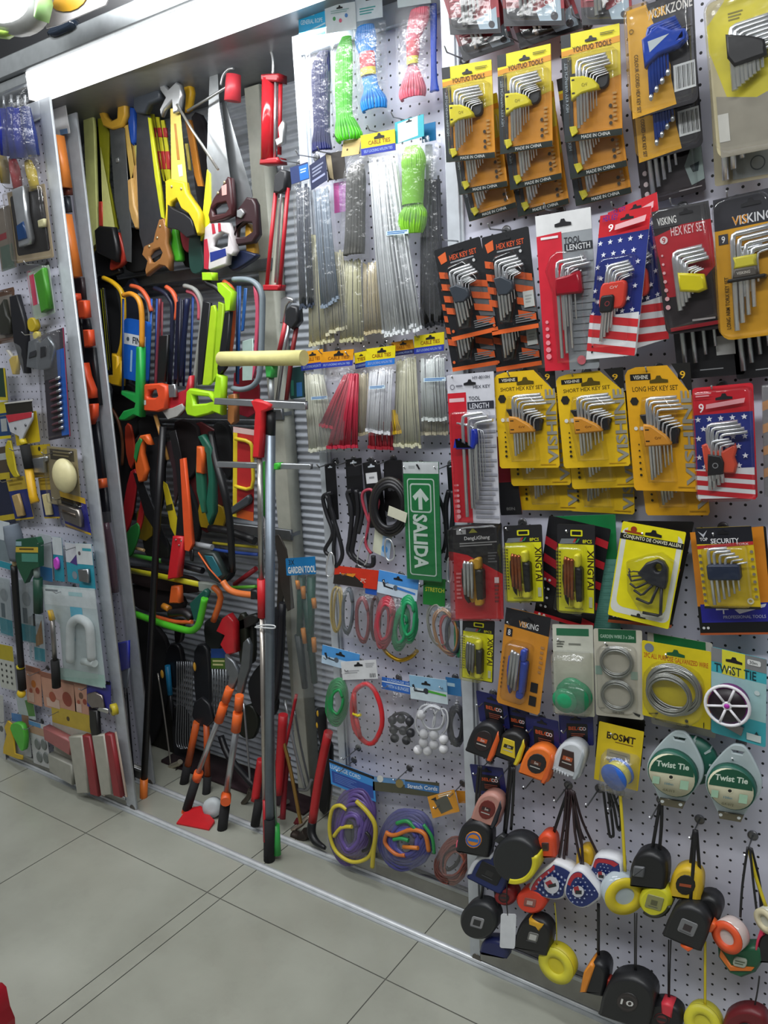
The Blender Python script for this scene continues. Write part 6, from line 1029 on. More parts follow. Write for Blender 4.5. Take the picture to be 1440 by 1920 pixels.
t = T('hand_pruner', 'green and orange hand pruner hanging point down', 'pruner'); poly(t, 'grip', [(374, 838), (381, 838), (383, 880), (386, 930), (390, 960), (382, 962), (372, 920), (370, 880)], 1.85, -.01, .012, '24604a', .005); poly(t, 'orange_grip', [(372, 836), (382, 838), (384, 888), (371, 886)], 1.845, -.01, .012, 'd8622a', .005); poly(t, 'grip', [(374, 818), (384, 814), (400, 840), (404, 900), (405, 960), (396, 984), (388, 960), (394, 900), (390, 850)], 1.86, -.01, .012, '1d5a48', .005); t.done()
t = T('black_hose_handle', 'long curved black handle hanging beside the hand pruner', 'handle'); line(t, 'black_hose_handle', [(396, 810, 1.88), (404, 860, 1.86), (418, 910, 1.84), (430, 970, 1.84), (436, 1072, 1.84)], 1.85, [.012, .013, .014, .0125, .011], '17181a', 10, 4); t.done()
t, f = pk('hacksaw_card', 'red and yellow carded mini hacksaw with a grey grip', 'hacksaw pack', ((438, 800), (478, 806), (437, 968)), 1.82); card(t, f, 'b02a2c:k', [('r', 0, 0, .2, 1, 'd8bd2a:k'), ('r', .0, .0, 1, .06, 'c4a8a4:k'), ('p', [(.2, .9), (1, .9), (1, 1), (.2, 1)], 'd8622a:k')], r=.002)
t.add('saw_frame', MB().tube([f.p3(u, v, .01) for u, v in ((.2, .12), (.9, .14), (1.0, .3), (1.0, .62), (.2, .64))], .006, 'd8bc2a', 8, smooth=3)); solid(t, 'grip', f, [(.1, .88), (.9, .7), (1.0, .74), (.96, .8), (.16, .96)], .004, .022, '3c4044', .004); t.done()
for pts, c, lab, y in [([(234, 940), (246, 884), (258, 890), (250, 960), (238, 1000), (232, 990)], 'b4242c', 'red grass shear blade beside the upright, closer to it', 1.9), ([(256, 990), (268, 920), (272, 950), (262, 1000), (246, 1030), (240, 1020)], 'b82a2e', 'red grass shear blade nearer the pruning saw', 1.89), ([(238, 1000), (258, 980), (262, 1000), (248, 1040), (238, 1040)], '2a7a3a', 'green crossing of the grass shear', 1.885), ([(258, 960), (280, 940), (286, 1004), (262, 1010)], '9a8424', 'mustard card behind the grass shear', 1.94), ([(236, 800), (246, 798), (254, 840), (248, 880), (238, 850)], 'c8442a', 'small orange red tool end in the shade beside the upright', 1.92), ([(440, 700), (478, 690), (486, 770), (446, 776)], '9a2436', 'crimson plastic sheet behind the squeegee heads', 1.95), ([(352, 800), (404, 806), (420, 900), (410, 990), (368, 986), (356, 900)], '5a2426', 'dark red card behind the hand pruner', 1.96), ([(376, 940), (418, 950), (420, 986), (378, 988)], 'b99a24', 'mustard card corner under the hand pruner', 1.95)]:
    t = T('shear_piece' if 'shear' in lab and 'card' not in lab else 'coloured_sheet', lab, 'garden tool' if 'shear' in lab else 'sheet', 'garden tools of the third row'); poly(t, t.name, pts, y, -.003, .005, c, .002, sm=2); t.done()
t = T('bow_saw', 'brown wooden bow hanging in the shade beside the upright', 'saw'); line(t, 'bow_saw', [(210, 766), (222, 790), (230, 830), (229, 872)], 1.93, .006, '6a4028', 8, 4); t.done()
t = T('yellow_bar_tool', 'flat yellow bar lying across under the sickle saw', 'bar'); line(t, 'bar', [(236, 1068), (300, 1080), (374, 1096)], 1.86, .011, 'c9c024', 8, 0, .5); poly(t, 'clear_end', [(374, 1090), (404, 1094), (410, 1112), (376, 1108)], 1.855, -.01, .01, '8a9088', .004); t.done()
t = T('green_bow_saw', 'bow saw with a bright lime tube bent upward at one end', 'saw'); line(t, 'tube', [(250, 1150), (300, 1168), (342, 1180), (360, 1182), (372, 1172), (378, 1150), (384, 1122)], 1.82, .0125, '4cb428', 10, 4); line(t, 'orange_lining', [(290, 1156), (330, 1166), (360, 1166)], 1.84, .008, 'c85a2a', 8, 3); poly(t, 'teal_grip', [(358, 1130), (386, 1104), (392, 1110), (374, 1166), (366, 1160)], 1.835, -.01, .01, '1c5248', .004); t.done()
t = T('orange_bow_saw', 'bow saw with a teal sleeve and an orange bent tube', 'saw'); line(t, 'tube', [(418, 1090), (428, 1104), (446, 1112), (478, 1116)], 1.81, .011, 'd8743a', 10, 4); poly(t, 'sleeve', [(374, 1032), (404, 1036), (426, 1076), (414, 1092), (398, 1084)], 1.82, -.012, .012, '26302e', .005); poly(t, 'teal_print', [(386, 1040), (402, 1042), (420, 1076), (410, 1084)], 1.815, .004, .01, '22606a', .002); line(t, 'orange_lip', [(372, 1036), (392, 1066), (414, 1090)], 1.805, .003, 'd8622a', 6); poly(t, 'black_plug', [(474, 1104), (486, 1106), (486, 1122), (474, 1122)], 1.81, -.014, .014, '1c1c1e', .004); t.done()
for pts, r, c, lab, y in [([(400, 1100), (414, 1120), (400, 1164)], .011, 'c8622a', 'orange grip hanging beside the lime bow saw', 1.85), ([(240, 1040), (306, 1052)], .009, '3c8a2c', 'green handled saw lying across at the shaded side', 1.9), ([(242, 1024), (270, 1032)], .006, 'b99a6a', 'tan stick end lying above the green handled saw', 1.91), ([(306, 1050), (380, 1070)], .012, '1d1d24', 'dark saw grip lying across behind the sickle grip', 1.89), ([(400, 1018), (436, 1022), (484, 1026)], .005, 'b9ac2a', 'yellow toothed saw blade lying across behind the poles', 1.91), ([(400, 1030), (440, 1036), (484, 1040)], .006, '2a4a9a', 'blue saw blade lying across under the yellow toothed one', 1.9), ([(394, 990), (430, 996), (478, 1014)], .014, '1a1a1c', 'black saw grip with a red dot lying across behind the poles', 1.89), ([(364, 1020), (398, 1026)], .01, '8d9094', 'silvery wrapped tool end beside the orange sheath', 1.86), ([(440, 1096), (480, 1066)], .009, '8a1a24', 'dark red rod slanting behind the poles', 1.93), ([(432, 1102), (480, 1100)], .006, '58a02c', 'lime rod lying behind the orange bow saw', 1.9), ([(320, 1150), (346, 1148), (360, 1160)], .016, '1e1a1c', 'black grip resting on the lime bow saw', 1.85), ([(306, 1136), (318, 1142)], .012, 'd88a2a', 'amber knob resting on the lime bow saw', 1.86)]:
    t = T('garden_tool', lab, 'garden tool', 'garden tools of the third row'); line(t, 'garden_tool', pts, y, r, c, 10, 3); t.done()
t = T('hedge_shear', 'dark rusty shear blades hanging between the poles and the post', 'shear'); poly(t, 'blade', [(516, 1004), (524, 1002), (538, 1030), (546, 1080), (552, 1140), (540, 1146), (528, 1100)], 1.9, 0, .004, '55504c:S', .001); poly(t, 'blade', [(524, 1030), (530, 1030), (534, 1100), (530, 1150), (520, 1140)], 1.91, 0, .004, '48443f:S', .001); line(t, 'handle', [(530, 1130), (524, 1240), (516, 1310)], 1.9, .013, '1b1c22', 8, 3); t.done()
t, f = pk('garden_tool_bag', 'long clear bag of green and orange garden tools under a blue header', 'garden tool pack', ((543, 1044), (598, 1040), (552, 1306)), 1.79); card(t, Fr((544, 1044), (599, 1040), (546, 1076), 1.79), '1c78b4:k', [('t', 'GARDEN TOOL', .06, .5, 1.0, .9, 'e0e4e2:k', 0, .03), ('t', '3X', .1, .1, .3, .4, '20303c:k')], r=.003, d=.02, part='header_card')
for k, (a, b, c) in enumerate([((566, 1080), (562, 1200), '1f4f42'), ((584, 1080), (582, 1220), '22584a'), ((574, 1110), (590, 1280), '1b463c'), ((560, 1190), (572, 1290), '2a3436')]): t.add('tool', MB().tube([P(*a, 1.785), P(*b, 1.785)], [.014, .01], c, 8))
for k, (a, b) in enumerate([((558, 1088), (560, 1104)), ((568, 1100), (570, 1122)), ((588, 1122), (590, 1140)), ((568, 1178), (572, 1206)), ((588, 1196), (590, 1222))]): t.add('orange_grip', MB().tube([P(*a, 1.772), P(*b, 1.772)], .0075, 'd88a3a', 8))
bag(t, ((544, 1072), (600, 1068), (552, 1310), (606, 1304)), 1.775, .014, spec='dfe8ea:bag'); t.done()
# ---- the heap at the foot of the recess
def lopper(lab, y, head, sides):
    t = T('lopper', lab, 'lopper', 'loppers on the floor of the recess')
    for k, (part, pts, c) in enumerate(head): poly(t, part, pts, y, -.006, .008, c, .003)
    for a, segs in sides:
        for part, p, q, r, c in segs: line(t, part, [(p[0], p[1], a), (q[0], q[1], a-.03 if q[1] > 1500 else a)], a, r, c, 12)
    return t.done()
lopper('telescopic lopper with silver tubes and bright orange joints', 1.74, [('blade', [(454, 1244), (458, 1204), (466, 1196), (472, 1210), (470, 1250), (462, 1272), (456, 1300), (446, 1300), (448, 1270)], '6d7174:S'), ('counter_blade', [(424, 1226), (440, 1240), (448, 1256), (450, 1266), (436, 1296), (428, 1290), (432, 1266), (424, 1250)], '7a7e82:S')],
    [(1.73, [('orange_joint', (431, 1290), (423, 1314), .0145, 'e8682a'), ('orange_joint', (420, 1320), (410, 1352), .0155, 'e8682a'), ('tube', (411, 1346), (371, 1450), .0095, 'b9bcbe:M'), ('orange_ring', (373, 1448), (368, 1462), .0165, 'e8622a'), ('grip', (368, 1460), (350, 1518), .016, '1c1c1e:m'), ('foot_tip', (350, 1517), (348, 1523), .015, 'd8532c')]),
     (1.72, [('orange_joint', (449, 1304), (447, 1330), .0145, 'e8682a'), ('orange_joint', (446, 1336), (442, 1370), .0165, 'e8682a'), ('tube', (443, 1366), (424, 1494), .0115, 'a9adb0:M'), ('orange_ring', (424, 1490), (423, 1504), .0175, 'e8622a'), ('grip', (423, 1502), (414, 1576), .0175, '1a1a1c:m'), ('foot_tip', (414, 1575), (413, 1584), .0165, 'e0532c')])])
lopper('dark headed lopper with rust orange handles and black grips', 1.85, [('head', [(366, 1316), (380, 1306), (394, 1320), (402, 1350), (388, 1364), (372, 1358), (362, 1340)], '1d1e22')],
    [(1.84, [('tube', (369, 1354), (352, 1436), .0135, 'b8521f'), ('grip', (352, 1434), (341, 1486), .0165, '18181a:m')]), (1.85, [('tube', (387, 1358), (389, 1460), .0115, 'b04e22'), ('grip', (389, 1456), (385, 1512), .0155, '18181a:m')])])
t = T('dustpan_piece', 'flat red plastic scoop lying on the tiles beside the floor track', 'scoop'); a, b, c, d, e = P0(331, 1546), P0(352, 1526), P0(378, 1524), P0(403, 1544), P0(392, 1558)
mb = MB(); mi = mb.mi('c41f26'); i = mb.add([Vector((q.x, q.y, h)) for q, h in ((a, .006), (b, .022), (c, .028), (d, .012), (e, .006), (a, .001), (b, .001), (c, .001), (d, .001), (e, .001))]); mb.face([i, i+4, i+3, i+2, i+1], mi)
for k in range(5): mb.face([i+k, i+(k+1) % 5, i+5+(k+1) % 5, i+5+k], mi)
t.add('dustpan_piece', mb); t.done()
t = T('tape_spool', 'pale translucent spool lying on the tiles behind the red scoop', 'spool'); q = P0(393, 1536); t.add('tape_spool', MB().lathe((q.x, q.y+.02, .036), (.5, -1, .35), [(.012, -.015), (.034, -.014), (.034, .012), (.012, .014)], 'b9c0c2', 20)); t.done()
t = T('red_plastic_tool', 'shiny red plastic piece hanging behind the lopper blades', 'plastic piece'); poly(t, 'red_plastic_tool', [(420, 1158), (432, 1150), (444, 1168), (446, 1222), (430, 1228), (416, 1206), (424, 1190), (408, 1182)], 1.87, -.012, .014, 'b8222a:g', .006); t.done()
for k, (pts, y, r, c, lab) in enumerate([
    ([(478, 1548, 1.74), (486, 1500, 1.76)], 1.75, .0155, '161618:m', 'black rubber grip of the red bolt cutter handle'),
    ([(531, 1340, 1.84), (526, 1420, 1.83), (520, 1490, 1.8)], 1.83, .016, 'b4222a', 'thick bright red tube leaning behind the grey pole'),
    ([(556, 1302, 1.92), (544, 1360, 1.9), (526, 1440, 1.87)], 1.9, .0055, 'b0202c', 'thin red rod leaning across the silver rods'),
    ([(528, 1378, 1.84), (544, 1440, 1.82), (564, 1544, 1.78)], 1.83, .0065, 'a9854a:M', 'brass coloured rod leaning against the thick red tube'),
    ([(534, 1312, 1.95), (552, 1400, 1.92), (572, 1478, 1.9)], 1.93, .0055, 'b9bcbe:M', 'silver rod leaning towards the pale post'),
    ([(552, 1330, 1.97), (564, 1400, 1.95), (580, 1470, 1.93)], 1.95, .004, '8a8d90:M', 'thin dull rod leaning next to the silver one'),
    ([(296, 1262, 1.95), (308, 1340, 1.93), (322, 1448, 1.9)], 1.93, .0035, 'b0aca4:M', 'thin pale wire rod hanging in the shade near the black pole'),
    ([(457, 1318, 1.9), (464, 1400, 1.88), (470, 1478, 1.86)], 1.88, .004, 'a0a4a8:M', 'slim grey rod standing behind the telescopic lopper'),
    ([(414, 1380, 1.92), (430, 1420, 1.9), (478, 1476, 1.86)], 1.9, .013, '15161a', 'black slanting handle behind the telescopic lopper'),
    ([(540, 1420, 1.86), (534, 1470, 1.84), (530, 1536, 1.8)], 1.84, .01, '7d1a24', 'dark crimson rod among the red tools on the floor'),
    ([(490, 1424, 1.79), (484, 1460, 1.78), (478, 1502, 1.76)], 1.78, .0145, 'c0262c', 'bright red tube beside the grey pole ending in a black grip')]):
    t = T('leaning_rod', lab, 'rod', 'rods standing on the recess floor'); line(t, 'leaning_rod', pts, y, r, c, 10, 3); t.done()
t = T('crowbar', 'red crowbar with a black curved claw on the floor beside the middle panel', 'crowbar'); line(t, 'bar', [(616, 1372, 1.80), (598, 1460, 1.79), (586, 1540, 1.78)], 1.8, .0145, 'b4262a', 10, 3); line(t, 'claw', [(586, 1540, 1.78), (584, 1560, 1.77), (592, 1578, 1.76), (610, 1590, 1.75)], 1.77, [.014, .015, .013, .006], '17181a', 10, 3); t.done()
t = T('hammer_grip', 'black and yellow rubber grip standing beside the pale post', 'grip'); line(t, 'grip', [(602, 1330), (604, 1362), (608, 1396)], 1.84, [.017, .018, .013], '1a1b1d:m', 10, 3); 
for a, b in ((596, 1338), (595, 1360)): t.add('yellow_inlay', MB().ell(P(a, b, 1.825), (.005, .004, .011), 'd8a92a', 8, 6))
t.add('yellow_tip', MB().tube([P(608, 1394, 1.84), P(606, 1406, 1.84)], .009, 'd8a22a', 8)); t.done()
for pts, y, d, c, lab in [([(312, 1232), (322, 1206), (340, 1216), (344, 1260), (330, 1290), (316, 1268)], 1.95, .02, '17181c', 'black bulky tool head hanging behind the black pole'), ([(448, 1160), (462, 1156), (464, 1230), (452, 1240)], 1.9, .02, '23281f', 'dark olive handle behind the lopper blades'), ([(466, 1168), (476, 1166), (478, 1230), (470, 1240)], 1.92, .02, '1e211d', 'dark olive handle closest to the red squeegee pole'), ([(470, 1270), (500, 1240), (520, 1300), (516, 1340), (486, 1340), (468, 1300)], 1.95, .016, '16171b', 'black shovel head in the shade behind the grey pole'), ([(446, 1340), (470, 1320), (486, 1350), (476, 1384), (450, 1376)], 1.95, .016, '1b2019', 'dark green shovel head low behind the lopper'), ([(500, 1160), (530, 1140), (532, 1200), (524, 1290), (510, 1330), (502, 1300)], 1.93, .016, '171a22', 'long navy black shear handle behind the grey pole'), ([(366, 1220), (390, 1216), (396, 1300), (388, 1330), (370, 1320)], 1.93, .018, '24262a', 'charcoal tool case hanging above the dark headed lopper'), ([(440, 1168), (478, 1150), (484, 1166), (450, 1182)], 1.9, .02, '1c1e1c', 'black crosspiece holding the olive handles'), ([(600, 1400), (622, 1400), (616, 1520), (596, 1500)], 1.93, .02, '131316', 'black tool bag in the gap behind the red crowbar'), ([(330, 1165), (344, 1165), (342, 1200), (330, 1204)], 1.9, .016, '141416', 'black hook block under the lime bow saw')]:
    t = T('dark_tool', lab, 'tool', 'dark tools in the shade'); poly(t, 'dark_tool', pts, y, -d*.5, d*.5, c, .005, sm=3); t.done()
t = T('blue_grip_tool', 'tool with a bright blue grip hanging behind the black pole', 'tool'); line(t, 'grip', [(314, 1248), (319, 1302)], 1.93, .011, '1f7fb0', 10); line(t, 'shaft', [(319, 1300), (324, 1350)], 1.93, .007, '1a1c20', 8); t.done()
t = T('wire_rake', 'bundle of thin grey wire tines hanging behind the dark headed lopper', 'rake'); 
for k in range(8): line(t, 'tine', [(332+4*k, 1240), (332+4*k, 1330), (330+4.4*k, 1392), (340+3*k, 1404)], 1.92+.003*(k % 3), .0025, '8d9094:M', 6, 3)
t.done()
t, f = pk('tool_pack', 'clear pack of thin rods under a green and blue label', 'tool pack', ((396, 1216), (428, 1216), (398, 1338)), 1.9); card(t, f, '3a4a38:k', [('r', 0, 0, 1, .14, '2a4a8a:k'), ('r', 0, .14, 1, .3, '4a6a2a:k'), ('l', .1, .17, .8, .28, 2, 'c4c48a:k')], poly=[(0, 0), (1, 0), (1, .3), (0, .3)])
for k in range(6): t.add('rod', MB().tube([f.p3(.1+.16*k, .3, .004), f.p3(.1+.16*k, 1, .004)], .003, '8a8f92:M', 6))
t.done()
for k, (q, lab) in enumerate([((350, 1470), 'yellow oval knob pair of a tool hanging above the dark headed lopper')]): pass
t = T('amber_knob', 'amber oval knob beside the blue grip tool', 'knob'); t.add('amber_knob', MB().ell(P(304, 1264, 1.92), (.008, .006, .018), 'd8a23a', 10, 7)); t.done()
t = T('amber_knob', 'amber oval knob on the charcoal tool case', 'knob'); t.add('amber_knob', MB().ell(P(365, 1250, 1.9), (.006, .006, .018), 'd8a23a', 10, 7)); t.done()
for pts, r, c, lab in [([(304, 1462), (318, 1440), (334, 1432), (338, 1428)], .011, 'c4bca8:S', 'pale hooked claw on the floor near the black pole'), ([(308, 1478), (322, 1458), (336, 1446)], .016, '4a443c:S', 'dull grey claw on the floor near the black pole'), ([(548, 1556), (566, 1546), (578, 1532), (584, 1540)], .007, 'c4b4a4:M', 'shiny metal ring piece on the floor beside the crowbar'), ([(550, 1566), (566, 1570), (576, 1560)], .018, '4c443e:S', 'rusty iron lump on the floor beside the crowbar'), ([(524, 1530), (536, 1544), (552, 1548), (560, 1538)], .012, '6d1a22', 'dark red curved iron on the floor behind the green foot'), ([(510, 1506), (524, 1512), (540, 1502)], .008, '8d8a84:S', 'grey wire ring on the floor behind the poles'), ([(456, 1506), (466, 1494), (470, 1480)], .01, '5c554c:S', 'grey iron piece on the floor behind the telescopic lopper'), ([(560, 1480), (576, 1480), (584, 1462)], .006, 'a4a6a8:M', 'steel ring at the end of the silver rod')]:
    t = T('iron_piece', lab, 'metal piece', 'metal pieces on the recess floor'); q0 = P0(*pts[0]); yy = min(max(q0.y, 1.8), 2.0); line(t, 'iron_piece', pts, yy if pts[0][1] > 1500 else 1.9, r, c, 8, 4); t.done()
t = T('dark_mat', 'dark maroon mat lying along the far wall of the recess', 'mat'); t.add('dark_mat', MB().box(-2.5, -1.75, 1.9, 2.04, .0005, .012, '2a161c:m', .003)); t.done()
# added dark filler shapes that darken the shaded side of the recess
for pts, y, c, lab in [([(186, 520), (214, 516), (232, 600), (238, 720), (214, 730), (196, 640)], 1.95, '131418', 'added black filler shape behind the yellow hacksaw'), ([(236, 540), (262, 536), (272, 700), (250, 716), (238, 640)], 1.97, '1a2030', 'added dark navy filler shape behind the blue blister pack'), ([(214, 730), (250, 724), (262, 800), (240, 830), (220, 800)], 1.96, '121214', 'added black filler shape under the green hacksaw grip'), ([(212, 800), (240, 800), (256, 860), (250, 960), (230, 980), (222, 900)], 1.97, '141518', 'added black filler shape behind the red grass shear'), ([(262, 790), (292, 780), (312, 840), (300, 900), (276, 860)], 1.95, '19191c', 'added black filler shape beside the orange and green curved grip'), ([(286, 830), (304, 826), (308, 900), (300, 960), (284, 920)], 1.9, '1b1c20', 'added black filler shape beside the slim black pole'), ([(330, 790), (372, 800), (374, 870), (352, 900), (338, 850)], 1.95, '1c1416', 'added dark plum filler shape behind the sickle saw'), ([(348, 900), (374, 960), (372, 1016), (352, 1000)], 1.95, '16171a', 'added black filler shape behind the orange sheath'), ([(404, 796), (428, 800), (438, 850), (432, 900), (414, 860)], 1.93, '17181b', 'added black filler shape behind the carded mini hacksaw'), ([(230, 1060), (360, 1082), (372, 1110), (300, 1106), (236, 1086)], 1.94, '2a1a1a', 'added dark brown filler shape behind the yellow bar'), ([(240, 1096), (330, 1110), (346, 1140), (280, 1146), (242, 1124)], 1.95, '1d1416', 'added dark maroon filler shape above the lime bow saw'), ([(238, 1150), (300, 1180), (318, 1230), (310, 1330), (278, 1400), (250, 1300)], 1.97, '121215', 'large added black filler shape in the darkest corner'), ([(262, 1330), (316, 1300), (330, 1400), (322, 1440), (276, 1450)], 1.99, '17150f', 'added dark brown filler shape low in the darkest corner'), ([(326, 1330), (352, 1340), (352, 1430), (332, 1430)], 1.97, '1a1b1f', 'added black filler shape behind the rust orange handles'), ([(386, 1166), (416, 1160), (418, 1212), (392, 1216)], 1.95, '1f2422', 'added dark green filler shape above the thin rod pack'), ([(166, 200), (190, 200), (190, 420), (170, 420)], 1.97, '17181b', 'added black filler shape behind the pale lime sheath'), ([(222, 180), (262, 176), (268, 360), (240, 400), (226, 300)], 1.97, '1d1e22', 'added dark filler shape behind the keyhole saws'), ([(330, 420), (380, 400), (390, 480), (350, 500)], 1.95, '17181a', 'added black filler shape behind the yellow saw handle'), ([(362, 220), (386, 230), (394, 330), (380, 400), (366, 330)], 1.95, '1f1c22', 'added dark violet filler shape between the yellow and silver saws'), ([(230, 430), (272, 440), (282, 500), (240, 506)], 1.95, '161618', 'added black filler shape under the wide steel saw'), ([(392, 1040), (420, 1030), (440, 1070), (420, 1090)], 1.95, '14161a', 'added black filler shape behind the teal sleeve'), ([(272, 1000), (310, 1010), (318, 1050), (280, 1046)], 1.95, '1a1c18', 'added black filler shape behind the slim black pole')]:
    t = T('dark_filler', lab, 'filler shape', 'added dark filler shapes of the recess'); poly(t, 'dark_filler', pts, y, -.008, .01, c+':m', .004, sm=3); t.done()
# ================================================================ the two panels at the far end
YL = 1.585
xa, xb = P(110, 480, YF).x, P(129.5, 480, YF).x
xc, xd = P(154, 480, YB).x, P(174, 480, YB).x
HOOKS['l'] = [(18, 178), (52, 356), (90, 496), (24, 545), (85, 625), (36, 775), (120, 845), (60, 838), (40, 896), (140, 928), (62, 1008), (112, 1012), (160, 1020), (140, 1100), (90, 1252), (186, 1278), (126, 1326), (36, 1340), (80, 1352)]
panel('white pegboard panel of scrapers and small hardware seen at a steep angle', -3.35, xb, YF, .03, xb-xa, .05, HOOKS['l'], top=2.384)
panel('rear pegboard panel showing only a strip of orange spirit levels', -3.3, xd, YB, .03, xd-xc, .06, [], top=2.384)
def simple(name, lab, cat, shapes, y, group=None, bagq=None, bagd=.014, spec='e8ecf0:bag'):
    """a thing of flat shaped parts: (part, outline, back, front, colour[, smooth])"""
    t = T(name, lab, cat, group)
    for s in shapes: poly(t, s[0], s[1], y, s[2], s[3], s[4], .0025, sm=s[5] if len(s) > 5 else 0)
    if bagq: bag(t, bagq, y, bagd, 6, 10, spec=spec)
    return t.done()
def flatpack(name, lab, cat, q, base, ops, y, shapes=(), bl=None, r=.004, spec='ffffff:clear', group='packs on the far panel'):
    t, f = pk(name, lab, cat, q, y, group); card(t, f, base, ops, r=r)
    for s in shapes: solid(t, s[0], f, s[1], s[2], s[3], s[4], .003)
    if bl: blister(t, f, bl[:4] if isinstance(bl, tuple) else bl, .026, .008, spec=spec)
    return t.done()
K = 'k'
# screwdriver packs
t = T('screwdriver_pack', 'clear pack of navy handled screwdrivers at the top of the far panel', 'screwdriver set', 'packs on the far panel')
for k, (a, b, c) in enumerate([((8, 206), (12, 292), '242f8c'), ((22, 204), (30, 298), '1d2a80'), ((34, 206), (42, 296), '28339a'), ((47, 204), (64, 292), '22306e')]):
    t.add('handle', MB().tube([P(*a, 1.57), P((a[0]+b[0])/2, (a[1]+b[1])/2, 1.565), P(*b, 1.57)], [.017, .021, .018], c+':g', 10)); t.add('shaft', MB().tube([P(a[0]-1, a[1]-26, 1.575), P(*a, 1.572)], .004, 'c0c4c8:M', 6))
bag(t, ((0, 176), (50, 158), (8, 300), (72, 296)), 1.555, .02, spec='e0e8f0:bag'); t.done()
t = T('screwdriver_pack', 'red and yellow handled screwdrivers below the navy handled ones', 'screwdriver set', 'packs on the far panel')
for a, b, c in [((23, 298), (34, 354), '9a2030'), ((53, 304), (66, 356), 'b09a2a'), ((4, 290), (10, 344), '7d6c34')]: t.add('handle', MB().tube([P(*a, 1.59), P((a[0]*2+b[0])/3+1, (a[1]*2+b[1])/3, 1.585), P(*b, 1.585)], [.012, .017, .015], c, 10))
bag(t, ((0, 290), (72, 286), (10, 362), (80, 356)), 1.575, .01, spec='d8d4c8:bag'); t.done()
flatpack('stapler_pack', 'beige edged clear blister holding a chrome tool on black', 'tool pack', ((14, 362), (84, 344), (32, 494)), '8d7f66', [('r', .06, .06, .94, .9, '1d1b1a:k', .01)], 1.585, [('chrome_tool', [(.28, .0), (.6, -.02), (.56, .35), (.6, .7), (.56, .78), (.26, .8), (.3, .5)], .004, .022, 'c4c8cc:M'), ('blue_insert', [(.3, .5), (.5, .46), (.54, .7), (.3, .72)], .02, .026, '24406a:g'), ('pale_knob', [(.8, .48), (.96, .47), (.94, .58), (.8, .58)], .004, .016, 'b9b48a')], (.02, .02, .98, .98), group='packs on the far panel')
flatpack('tool_pack', 'clear narrow pack with a green end beside the chrome tool blister', 'tool pack', ((-10, 396), (18, 384), (4, 510)), '6a6258', [('r', 0, .4, .6, .5, '7a2a30:k'), ('r', .1, .6, .9, 1, '4a5a50:k')], 1.58, bl=(.0, .0, 1, 1))
flatpack('tool_pack', 'clear blister with a bright green tool and a pink side label', 'tool pack', ((54, 512), (92, 496), (66, 600)), '9aa89a', [('r', .02, .06, .24, .7, 'c43a5c:k'), ('r', .26, .06, .34, .7, 'd8d4d8:k')], 1.585, [('green_tool', [(.5, .12), (.95, .06), (1, .9), (.6, .94)], .004, .022, '3d8a1e')], (.2, .0, 1, 1))
flatpack('tool_pack', 'brown framed card with a black bulb shaped tool', 'tool pack', ((-14, 548), (26, 538), (-4, 646)), '5a4030', [('r', .1, .12, .9, .9, '7a746c:k')], 1.59, [('dark_bulb', [(.5, .3), (.7, .2), (.76, .5), (.9, .6), (.8, .85), (.4, .85), (.4, .55)], .004, .02, '26281f')], (.05, .05, .95, .95))
simple('black_file', 'long black tool hanging beside the clear green pack', 'tool', [('body', [(22, 556), (36, 552), (52, 612), (56, 700), (48, 700), (30, 640)], -.006, .01, '17181d')], 1.58)
simple('yellow_knob_tool', 'small yellow knob over a second yellow bead beside the black tool', 'tool', [('knob', [(56, 600), (66, 596), (72, 612), (66, 622), (58, 618)], -.008, .01, 'b09a24', 3), ('bead', [(65, 624), (73, 622), (74, 634), (67, 636)], -.006, .008, 'bfae44', 3)], 1.585)
simple('foil_pack', 'crumpled silver foil wrapped tool pack', 'tool pack', [('foil', [(60, 640), (74, 634), (82, 642), (96, 630), (108, 650), (100, 690), (82, 694), (56, 688)], 0, .014, '9aa0a6:M'), ('dark_fold', [(64, 660), (78, 654), (76, 668), (62, 672)], .014, .018, '2a2c30'), ('dark_fold', [(84, 650), (96, 648), (94, 668), (84, 672)], .014, .018, '26282c')], 1.575, bagq=((58, 626), (112, 616), (64, 720), (116, 706)))
flatpack('bit_set', 'tall bright blue card of short screwdriver bits in clear plastic', 'bit set', ((78, 628), (120, 614), (92, 826)), '35303a', [('r', .62, .18, .98, .98, '1c5cb4:k'), ('r', .96, .0, 1.0, 1.0, 'a03a5a:k')], 1.575, [('bit', [(.3, .44+.058*k), (.74, .43+.058*k), (.74, .455+.058*k), (.3, .465+.058*k)], .003, .012, ('5a3440', 'b4b8bc:M')[0]) for k in range(9)]+[('bit_tip', [(.62, .43+.058*k), (.78, .425+.058*k), (.78, .45+.058*k), (.62, .455+.058*k)], .004, .014, 'c9ccd0:M') for k in range(9)], (.02, .02, .98, .98))
simple('peeler', 'yellow Y shaped scraper with pale prongs', 'scraper', [('handle', [(22, 674), (28, 668), (38, 666), (36, 690), (35, 702), (29, 702), (26, 690)], -.004, .012, 'c4a838'), ('prong', [(14, 656), (18, 656), (28, 670), (26, 676)], -.002, .008, 'd0ccc0'), ('prong', [(38, 664), (48, 658), (49, 664), (40, 672)], -.002, .008, 'c9c4b4')], 1.58, bagq=((4, 640), (48, 632), (18, 744), (60, 736)))
flatpack('tool_pack', 'dark green card with a yellow edge below the Y shaped scraper', 'tool pack', ((-12, 690), (10, 690), (-6, 750)), '22382c', [('r', .85, 0, 1, 1, 'b4a42a:k'), ('r', 0, .9, 1, 1, 'b4a42a:k')], 1.585)
